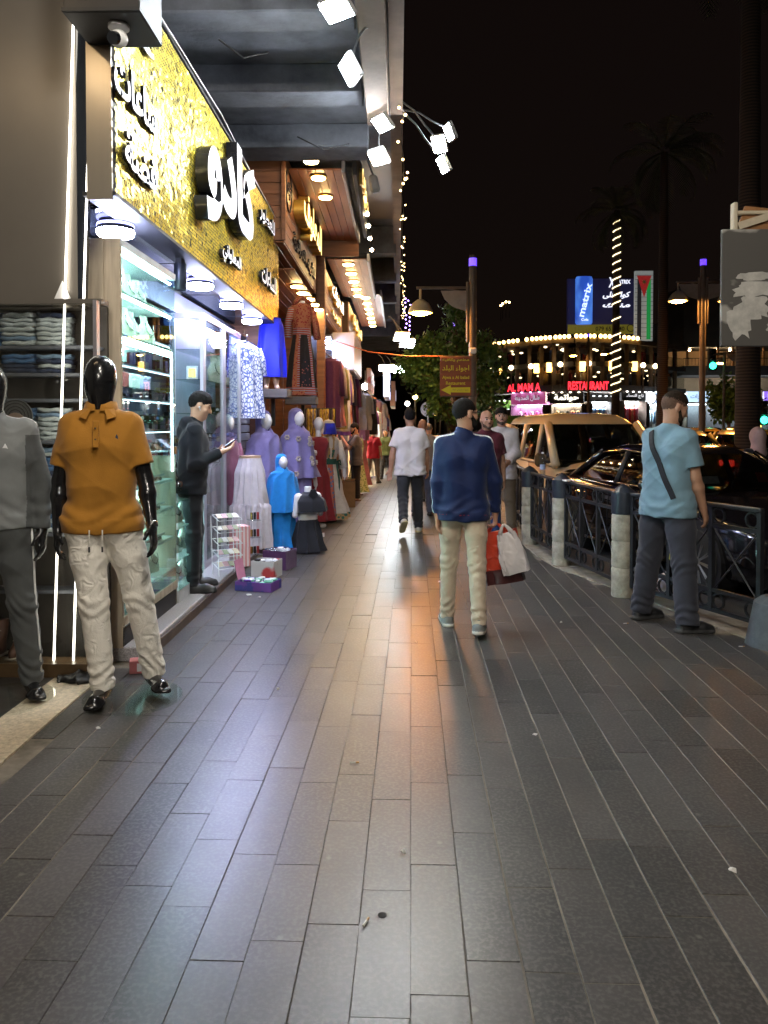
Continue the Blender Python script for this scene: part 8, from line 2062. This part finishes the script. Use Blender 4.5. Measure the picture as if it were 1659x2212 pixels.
def shop(v0, v1, ws0, ws1, wf, label, sign_m, txt, face, ic, istr, goods, gm, th=.5):
    pa, d = arc_at(v0); pb_, _ = arc_at(v1); c = (pa + pb_) / 2; dd = (pb_ - pa).normalized(); L_ = (pb_ - pa).length; n = Vector((dd.y, -dd.x, 0)); ang = math.atan2(dd.y, dd.x); t = thing('shop_unit', label, 'shop', (c.x + n.x * .1, c.y + n.y * .1, GZ), ang); k = c.y / FPX
    z = lambda w: CAM_H + (917 - w) * k - GZ
    m = MB(); m.rbox((0, -.15, (z(ws0) + z(ws1)) / 2), (L_, .3, z(ws0) - z(ws1)), .03); m.build('sign', sign_m, t)
    if txt: text_mesh(txt, L_ * .72, (z(ws0) - z(ws1)) * th, .08, .03, 0, M_FRONT, (0, -.31, (z(ws0) + z(ws1)) / 2), 'lettering', M_BLACK, t, front=face)
    for k_ in range(4): m = MB(); m.sph((-L_ / 2 + L_ * (k_ + .5) / 4, -.5, z(ws0) - .02), (.10, .10, .05), 8, 5); m.build('sign_lamp', emis('sign_lamp_%d%d' % (v0, 0), ic, 1.6), t); m = MB(); m.cyl((-L_ / 2 + L_ * (k_ + .5) / 4, -.5, z(ws0) + .08), (-L_ / 2 + L_ * (k_ + .5) / 4, 0, z(ws0) + .15), .02, n=5); m.build('lamp_arm', M_BLACK, t)
    h = z(ws1) - .05; m = MB(); m.box((0, 1.3, h / 2), (L_ - .2, .1, h)); m.build('back_wall', mat('shop_back_%d' % v0, tuple(.25 + .5 * q for q in ic), .7, var=.1), t)
    for sx in (-1, 1): m = MB(); m.box((sx * (L_ / 2 - .08), .3, h / 2), (.16, 1.5, h)); m.build('jamb', M_DKW if not isinstance(sign_m, tuple) else sign_m, t)
    m = MB(); m.box((0, .6, h - .06), (L_ - .5, .7, .06)); m.build('ceiling_lamp', emis('shop_lamp_%d' % v0, ic, istr * 2.4), t); rr_ = np.random.default_rng(v0); ng = goods
    for i in range(ng):
        x_ = -L_ / 2 + .3 + (L_ - .6) * (i + .5) / ng; b = MB(); hh = rr_.uniform(1.1, 1.5); b.loft([[Vector((x_ + r_ * math.cos(a), .25 + r_ * .6 * math.sin(a), h - .5 - u_ * hh)) for a in np.linspace(0, 6.283, 9)[:-1]] for u_, r_ in ((0, .05), (.06, .16), (.4, .13), (1, .22))]); b.build('displayed_garment', gm[i % len(gm)], t, smooth=True)
    return t
def em(n, c, s): return emis('far_' + n, c, s)
CG = {n: cloth('far_cloth_' + n, c) for n, c in (('blue', (.1, .25, .6)), ('sky', (.35, .55, .8)), ('red', (.55, .04, .06)), ('coral', (.65, .25, .15)), ('black', (.03, .03, .03)), ('tan', (.5, .35, .22)), ('white', (.7, .7, .7)), ('pink', (.6, .2, .35)))}
shop(1068, 1108, 866, 884, 905, 'shop with a green patterned sign and white panel', two_tone('green_pattern_sign', (.12, .45, .05), (.3, .6, .12), 'voronoi', 3, .4, .6, (1, 1, 1), .1, .15), None, None, (.9, 1., .95), 5., 3, [CG['white'], CG['black']])
p, d = arc_at(1086); t = thing('white_sign_panel', 'white lettered panel on the green-signed shop', 'sign', (p.x, p.y - .5, zv(888, 64))); m = MB(); m.rbox((0, 0, 0), (1.5, .1, 1.0), .02); m.build('panel', em('white_panel', (.8, .9, 1.), .3), t); text_mesh('ابن', 1.0, .5, .03, .02, 0, M_FRONT, (.15, -.055, 0), 'lettering', M_BLACK, t)
shop(1110, 1184, 848, 874, 905, 'shop with a glowing magenta sign', em('magenta_sign', (.5, .02, .22), .12), 'شال المدينة', em('lilac_letters', (.6, .5, .65), .22), (1., .45, .95), 8., 5, [CG['white'], CG['pink']])
shop(1189, 1262, 848, 872, 900, 'menswear shop with black sign and cream lit window', M_BLACK, 'حواتمة', em('cream_letters', (1., .93, .75), .6), (1., .86, .62), 8., 5, [CG['tan'], CG['black'], CG['black'], CG['coral']], .7)
shop(1268, 1320, 856, 867, 900, 'dress shop with blue gowns in the window', M_DKW, None, None, (.85, .93, 1.), 9., 8, [CG['blue'], CG['sky'], CG['blue'], CG['white']])
shop(1334, 1386, 847, 866, 900, 'dress shop with red and coral gowns in the window', MATS['dark_brown_panel'], 'تاج النساء', em('pale_letters', (.8, .8, .85), .25), (1., .93, .88), 9., 8, [CG['red'], CG['coral'], CG['red'], CG['pink']])
shop(1388, 1424, 848, 872, 905, 'shop with a pale blue sign and white disc', em('pale_blue_sign', (.4, .54, .95), .3), 'حلويات', em('red_letters', (.7, .1, .2), .2), (.75, .95, 1.), 9., 4, [CG['white'], CG['sky']])
p, d = arc_at(1396); t = thing('disc_sign', 'round white disc on the pale blue sign', 'sign', (p.x, p.y - .75, zv(859, 62))); m = MB(); m.cyl((0, 0, 0), (0, .1, 0), .5, n=24); m.build('disc', em('disc_white', (.9, .95, 1.), .5), t); m = MB(); m.ring((0, .0, 0), .55, .5, .1, 24, M_FRONT); m.build('rim', M_JEW, t)
shop(1428, 1472, 850, 872, 905, 'shop with yellow letters beyond the slim palm', M_BLACK, 'SHEIL', em('yellow_letters', (1., .8, .2), .5), (.85, 1., .9), 8., 4, [CG['white'], CG['tan']])
# ---- roof billboards
def panel(v0, w0, v1, w1, d, name, label, mt, thick=.3):
    a, c = atY(v0, w0, d), atY(v1, w1, d); t = thing(name, label, 'billboard', ((a.x + c.x) / 2, d, c.z)); w_, h_ = c.x - a.x, a.z - c.z; m = MB(); m.rbox((0, thick / 2, h_ / 2), (w_, thick, h_), .02); m.build('board', mt, t)
    for sx in (-.35, .35): m = MB(); m.box((sx * w_, thick, -1.2), (.12, .12, 2.6)); m.build('support', M_BLACK, t)
    return t, w_, h_
bb, w_, h_ = panel(1226, 602, 1374, 722, 66, 'billboard', 'large navy drinks billboard on the restaurant roof', mat('navy_board', (.018, .018, .055), .6, emit=(.02, .02, .08), estr=.06, var=.1))
E_BW = emis('billboard_white', (.8, .84, 1.), .28)
text_mesh('كوا عللى', w_ * .40, h_ * .13, .05, .03, .2, M_FRONT, (w_ * .21, -.02, h_ * .70), 'lettering', E_BW, bb); text_mesh('منيك', w_ * .40, h_ * .12, .05, .03, .2, M_FRONT, (w_ * .21, -.02, h_ * .52), 'lettering', E_BW, bb); text_mesh('X', w_ * .09, h_ * .18, .05, .03, .1, M_FRONT, (w_ * .14, -.02, h_ * .93), 'lettering', E_BW, bb); text_mesh('MATRIX', w_ * .22, h_ * .07, .05, .02, 0, M_FRONT, (w_ * .30, -.02, h_ * .94), 'lettering', E_BW, bb)
m = MB(); m.box((0, -.01, h_ * .09), (w_ * .99, .02, h_ * .17)); m.build('yellow_strip', mat('olive_strip', (.20, .18, .02), .6, emit=(.2, .18, .02), estr=.08), bb); text_mesh('079 65  6 40', w_ * .42, h_ * .08, .02, .02, 0, M_FRONT, (w_ * .12, -.022, h_ * .10), 'lettering', M_BLACK, bb)
m = MB(); m.ring((w_ * .42, -.022, h_ * .11), h_ * .07, h_ * .055, .02, 24, M_FRONT); m.build('round_mark', M_BLACK, bb)
a, c = atY(1244, 597, 65), atY(1281, 700, 65); cw, chh = c.x - a.x, a.z - c.z; cn_ = thing('giant_can', 'giant glowing blue drink can standing against the billboard', 'billboard', ((a.x + c.x) / 2, 65.2, c.z))
m = MB(); m.lathe([(0, 0), (cw * .44, 0), (cw * .5, chh * .04), (cw * .5, chh * .95), (cw * .44, chh), (0, chh)], 28, sy=.5); m.build('can', two_tone('blue_can_print', (.02, .07, .42), (.07, .22, .70), 'noise', .8, .5, .4, (1, 1, .5),   .12, .25), cn_, smooth=True, auto=50)
text_mesh('matrix', chh * .72, cw * .36, .06, .02, 0, M_FRONT @ RZ(R(76)), (0, -cw * .25 - .05, chh * .50), 'lettering', emis('can_letters', (.5, .66, 1.), .35), cn_); text_mesh('Cola', cw * .4, chh * .05, .04, .01, 0, M_FRONT, (0, -cw * .25, chh * .09), 'lettering', E_BW, cn_)
fb, w_, h_ = panel(1372, 585, 1410, 736, 63, 'flag_panel', 'tall tiled panel showing a black, white, green and red flag', mat('white_tile_panel', (.4, .42, .42), .6, emit=(.5, .55, .55), estr=.07, var=.2, vscale=1.5))
for k, (cx, cc) in enumerate(((-.26, (.012, .012, .014)), (.26, (.01, .22, .05)))): m = MB(); m.box((cx * w_, -.012, h_ * .45), (w_ * .22, .02, h_ * .86)); m.build('flag_stripe', mat('flag_%s' % 'ab'[k], cc, .6, emit=cc, estr=.2), fb)
m = MB(); m.prism([(-w_ * .40, h_ * .93), (w_ * .40, h_ * .93), (0, h_ * .62)], .012, .03, M_FRONT); m.build('flag_triangle', mat('flag_red', (.30, .02, .02), .6, emit=(.3, .02, .02), estr=.15), fb)
m = MB(); m.prism([(math.cos(math.pi / 2 + math.pi * i / 7) * (.22 if i % 2 == 0 else .1), h_ * .84 + math.sin(math.pi / 2 + math.pi * i / 7) * (.22 if i % 2 == 0 else .1)) for i in range(14)], .03, .045, M_FRONT); m.build('flag_star', MATS['white_plastic'], fb)
for i in range(1, 16):
    m = MB(); m.box((0, -.006, h_ * i / 16), (w_, .012, .03)); m.build('tile_joint', M_DKW, fb)
# ---- the building to the right with a lit terrace, and darker blocks behind
rb2 = thing('terrace_building', 'dark building with a warmly lit first-floor terrace right of the slim palm', 'building', (atY(1540, 917, 72).x, 72, GZ)); X0, X1 = atY(1472, 917, 72).x - rb2.location.x, atY(1660, 917, 72).x - rb2.location.x + 4
k = 72 / FPX; zz = lambda w: CAM_H + (917 - w) * k - GZ
m = MB(); m.box(((X0 + X1) / 2, 4.2, zz(640) / 2), (X1 - X0, .5, zz(640))); m.build('rear_wall', mat('umber_wall', (.40, .26, .15), .8, var=.2, vscale=.6), rb2)
for w0, w1 in ((640, 752), (792, 812)): m = MB(); m.box(((X0 + X1) / 2, 1.8, (zz(w0) + zz(w1)) / 2), (X1 - X0, 4.2, zz(w0) - zz(w1))); m.build('floor_band', M_DKW, rb2)
for i in range(9): m = MB(); m.box((X0 + .4 + (X1 - X0 - .8) * i / 8, -.2, (zz(752) + zz(812)) / 2), (.16, .16, zz(752) - zz(812))); m.build('post', mat('orange_timber', (.30, .13, .05), .7), rb2)
for i in range(5): m = MB(); m.sph((X0 + .9 + 1.25 * i, .6, zz(756)), .11, 8, 6); m.build('terrace_lamp', emis('terrace_lamp_bright', (1., .72, .38), 30.), rb2)
for i in range(40): m = MB(); m.box((X0 + .2 + (X1 - X0 - .4) * i / 39, -.32, zz(783)), (.03, .03, zz(777) - zz(792))); m.build('baluster', M_BLACK, rb2)
m = MB(); m.box(((X0 + X1) / 2, -.32, zz(776)), (X1 - X0, .07, .06)); m.build('hand_rail', M_BLACK, rb2)
text_mesh('المتحف', 1.9, .45, .05, .02, 0, M_FRONT, (X0 + 5.4, -.36, zz(738)), 'lettering', emis('grey_letters', (.5, .5, .5), .07), rb2)
for i, (x_, lab, sm, tx, fc, ic) in enumerate(((.2, 'optician with a glasses sign below the lit terrace', em('optic_sign', (.5, .75, 1.), .3), 'نظارات', em('navy_letters', (.05, .08, .3), .3), (.7, .9, 1.)), (2.5, 'shop with gold letters below the lit terrace', M_BLACK, 'نور', em('gold_letters', (1., .7, .1), .5), (.9, .95, 1.)), (4.7, 'white-lit corner shop below the terrace building', em('white_sign_b', (.8, .9, 1.), .3), 'صيدلية', em('green_letters', (.05, .5, .2), .6), (.8, .95, 1.)), (7.2, 'shop with a red and blue lit sign by the low green signal', em('violet_sign', (.25, .12, .8), .3), 'تونسنا', em('white_letters_b', (.9, .9, 1.), .5), (.8, 1., .95)))):
    t = thing('shop_unit', lab, 'shop', (rb2.location.x + X0 + x_ + 1, 71.2, GZ)); m = MB(); m.rbox((0, 0, zz(858)), (2.1, .3, .95), .03); m.build('sign', sm, t); text_mesh(tx, 1.5, .5, .05, .02, 0, M_FRONT, (0, -.16, zz(858)), 'lettering', M_BLACK, t, front=fc); h = zz(872)
    m = MB(); m.box((0, 1.3, h / 2), (2.1, .1, h)); m.build('back_wall', mat('grey_back', (.16, .17, .18), .7), t); m = MB(); m.box((0, .6, h - .1), (1.7, .7, .06)); m.build('ceiling_lamp', emis('shopb_lamp_%d' % i, ic, 4.), t)
    for j in range(5): b = MB(); b.rbox((-.8 + .4 * j, .7, 1.2), (.25, .2, 1.2 + .2 * (j % 2)), .05); b.build('displayed_goods', list(CG.values())[(i * 3 + j) % 8], t)
for i, (v0, v1, w, d, lab) in enumerate(((1400, 1475, 700, 80, 'dark block behind the flag panel'), (1560, 1700, 600, 95, 'tall dark apartment block behind the thick palm'), (960, 1070, 800, 90, 'low dark block beyond the street tree'), (1470, 1570, 620, 100, 'dark hillside block with faint lettering'))):
    a, c = atY(v0, w, d), atY(v1, w, d); t = thing('apartment_block', lab, 'building', ((a.x + c.x) / 2, d, GZ)); W_, H_ = c.x - a.x, a.z - GZ; m = MB(); m.box((0, 3, H_ / 2), (W_, 6, H_)); m.build('wall', mat('night_block_%d' % i, (.09, .085, .09), .9, var=.2, vscale=.3), t)
    nc, nr = int(W_ / 2.4), int(H_ / 3.1)
    for x_ in range(nc):
        for z_ in range(1, nr):
            m = MB(); m.box((-W_ / 2 + 1.2 + 2.4 * x_, -.03, 3.1 * z_ + 1), (1.1, .1, 1.3)); o = m.build('window', M_DARKG, t)
    if i == 3: text_mesh('سقف السيل', 4.5, 1.1, .1, .02, 0, M_FRONT, (0, -.1, H_ - 6.5), 'lettering', emis('faint_letters', (.4, .4, .42), .03), t)
b = MB()
for i in range(40):
    x0, x1 = -200 + 14 * i, -186 + 14 * i; h0, h1 = [14 + 9 * math.sin(q * .013) + 5 * math.sin(q * .05 + 1) for q in (x0, x1)]; b.add([(x0, 150, -3), (x1, 150, -3), (x1, 240, h1), (x0, 240, h0)], [(0, 1, 2, 3)])
struct(b.build('hillside', mat('night_hill', (.02, .02, .018), 1., var=.3, vscale=.05)))
for i, (v0, w0) in enumerate(((1086, 656), (1093, 652), (1100, 653), (1082, 660))): p = atY(v0, w0, 200); t = thing('hill_lamp', 'tiny orange lamp on the dark hillside', 'lamp', p, 0, 'lamps on the hillside'); m = MB(); m.sph((0, 0, 0), .28, 6, 4); m.build('glow', E_STR, t); m = MB(); m.cyl((0, 0, 0), (0, 0, -4), .08, n=5); m.build('mast', M_BLACK, t)
for i, (v0, w0, c) in enumerate(((940, 893, (1., .7, .2)), (950, 893, (1., .75, .3)), (968, 894, (1., .9, .75)), (985, 893, (1., .9, .8)), (1003, 892, (1., .8, .6)), (880, 872, (.8, 1., 1.)), (897, 858, (.8, .9, 1.)))):
    p = atY(v0, w0, 52); t = thing('distant_lamp', 'distant street light under the trees far down the road', 'lamp', (p.x, p.y, gz(52)), 0, 'distant street lights'); m = MB(); m.sph((0, 0, p.z - gz(52)), .17, 8, 6); m.build('bulb', emis('dist_lamp_%d' % (i % 3), c, 5.), t); m = MB(); m.cyl((0, 0, 0), (0, 0, p.z - gz(52)), .06, n=6); m.build('post', M_POLE, t)
rd = thing('round_road_sign', 'round white back of a road sign beyond the navy jacket', 'road sign', (*atY(925, 900, 30).xy, gz(30))); p = atY(925, 884, 30); m = MB(); m.cyl((0, 0, 0), (0, 0, p.z + .6), .035, n=8); m.build('post', M_POST, rd); m = MB(); m.cyl((0, -.03, p.z - gz(30)), (0, -.05, p.z - gz(30)), .30, n=24); m.build('disc', mat('road_sign_white', (.45, .48, .58), .5), rd)
for i, (v0, yy, c) in enumerate(((1392, 58, 'black'), (1402, 57, 'white'), (1412, 58, 'tan'), (1500, 60, 'black'), (1512, 62, 'white'), (1532, 61, 'sky'), (1546, 60, 'black'), (1340, 58, 'red'))):
    p = atY(v0, 930, yy); figure('person', 'pedestrian in %s outside the %s shops' % ({'sky': 'pale blue'}.get(c, c), 'terrace-building' if v0 > 1450 else 'restaurant-building'), 'person', (p.x, p.y, -1.05), random.uniform(-3, 3), 1.7, dict(legR=(8, 4, 3), legL=(-8, 8, 3)), .04, MATS['skin_b'], MATS['hair_black'], 'short', None, shirt=CG[c], trousers=M_BJEAN, shoes=None, loose=.03, tl=.03, group='pedestrians across the square')
# ================================================================ litter
M_LIT = mat('white_litter', (.66, .64, .60), .8, var=.1)
def butt(v, w, rot, label): p = G(v, w); t = thing('cigarette_butt', label, 'litter', (p.x, p.y, .006), rot); m = MB(); m.cyl((-.020, 0, 0), (.008, 0, 0), .0036, n=7); m.build('paper', M_LIT, t); m = MB(); m.cyl((.008, 0, 0), (.022, 0, 0), .0037, n=7); m.build('filter', mat('tan_filter', (.45, .25, .09), .8), t)
butt(765, 1650, .15, 'long cigarette end lying on the worn middle pavers'); butt(790, 1996, 1.2, 'orange filter stub beside the dark hole in the paving'); butt(1352, 1348, .2, 'cigarette end near the feet of the man in light blue'); butt(1602, 1398, .1, 'cigarette end by the conical post foot')
def scrap(v, w, s_, label, seed):
    p = G(v, w); rs = np.random.default_rng(seed); t = MB(); n = 7; ring = [Vector((s_ * rs.uniform(.6, 1) * math.cos(a), s_ * rs.uniform(.4, .8) * math.sin(a), rs.uniform(0, .012))) for a in np.linspace(0, 6.283, n + 1)[:-1]]
    t.add([Vector((0, 0, .014))] + ring + [r_ + Vector((0, 0, -.004)) for r_ in ring], [(0, i + 1, (i + 1) % n + 1) for i in range(n)] + [(i + 1, n + i + 1, n + (i + 1) % n + 1, (i + 1) % n + 1) for i in range(n)]); o = t.build('paper_scrap', M_LIT, loc=(p.x, p.y, .006)); tag(o, label, 'litter')
for k, (v, w, s_, lab) in enumerate(((871, 1845, .012, 'tiny square white scrap on the middle paving'), (955, 1258, .06, 'crumpled tissue left of the cream trousers'), (898, 1390, .012, 'white speck of paper where the orange light falls'), (1582, 1885, .02, 'curled white scrap on the dark right-hand pavers'), (1155, 1592, .014, 'white scrap on a joint of the right-hand pavers'), (212, 1577, .014, 'small white scrap beside the pale threshold'), (537, 1287, .035, 'torn white tissue in front of the sweet box'), (560, 1292, .02, 'white paper strip near the sweet box'), (1212, 1347, .012, 'white fleck near the railing'), (600, 1492, .012, 'white fleck between the mannequin and the shoppers'))): scrap(v, w, s_, lab, k)
p = G(826, 1977); o = MB().lathe([(0, .0008), (.010, .0008), (.015, .0004)], 14, cap=True).build('anchor_hole', mat('hole_dark', (.008, .007, .006), .9), loc=(p.x, p.y, .001)); tag(o, 'dark rusty anchor hole in a worn paver', 'hole')
p = G(170, 1478); t = thing('crumpled_bag', 'crumpled black plastic on the floor between the two mannequins', 'litter', (p.x, p.y + .05, 0)); s = SDF((-.2, -.15, -.02), (.2, .15, .12), .009); s.ell((0, 0, .02), (.15, .09, .04), .03); s.disp(fold_fn(.016, 2., 2.2)); sdf_obj('bag', s, mat('black_plastic', (.012, .012, .014), .35), t)
p = G(290, 1462); t = thing('small_carton', 'small pink and white carton behind the linen trousers', 'box', (p.x, p.y + .1, 0), .3); m = MB(); m.rbox((0, 0, .04), (.12, .09, .08), .004); m.build('carton', mat('pink_carton', (.5, .16, .16), .6), t); m = MB(); m.box((.02, -.0465, .04), (.07, .003, .05)); m.build('label', MATS['white_plastic'], t)
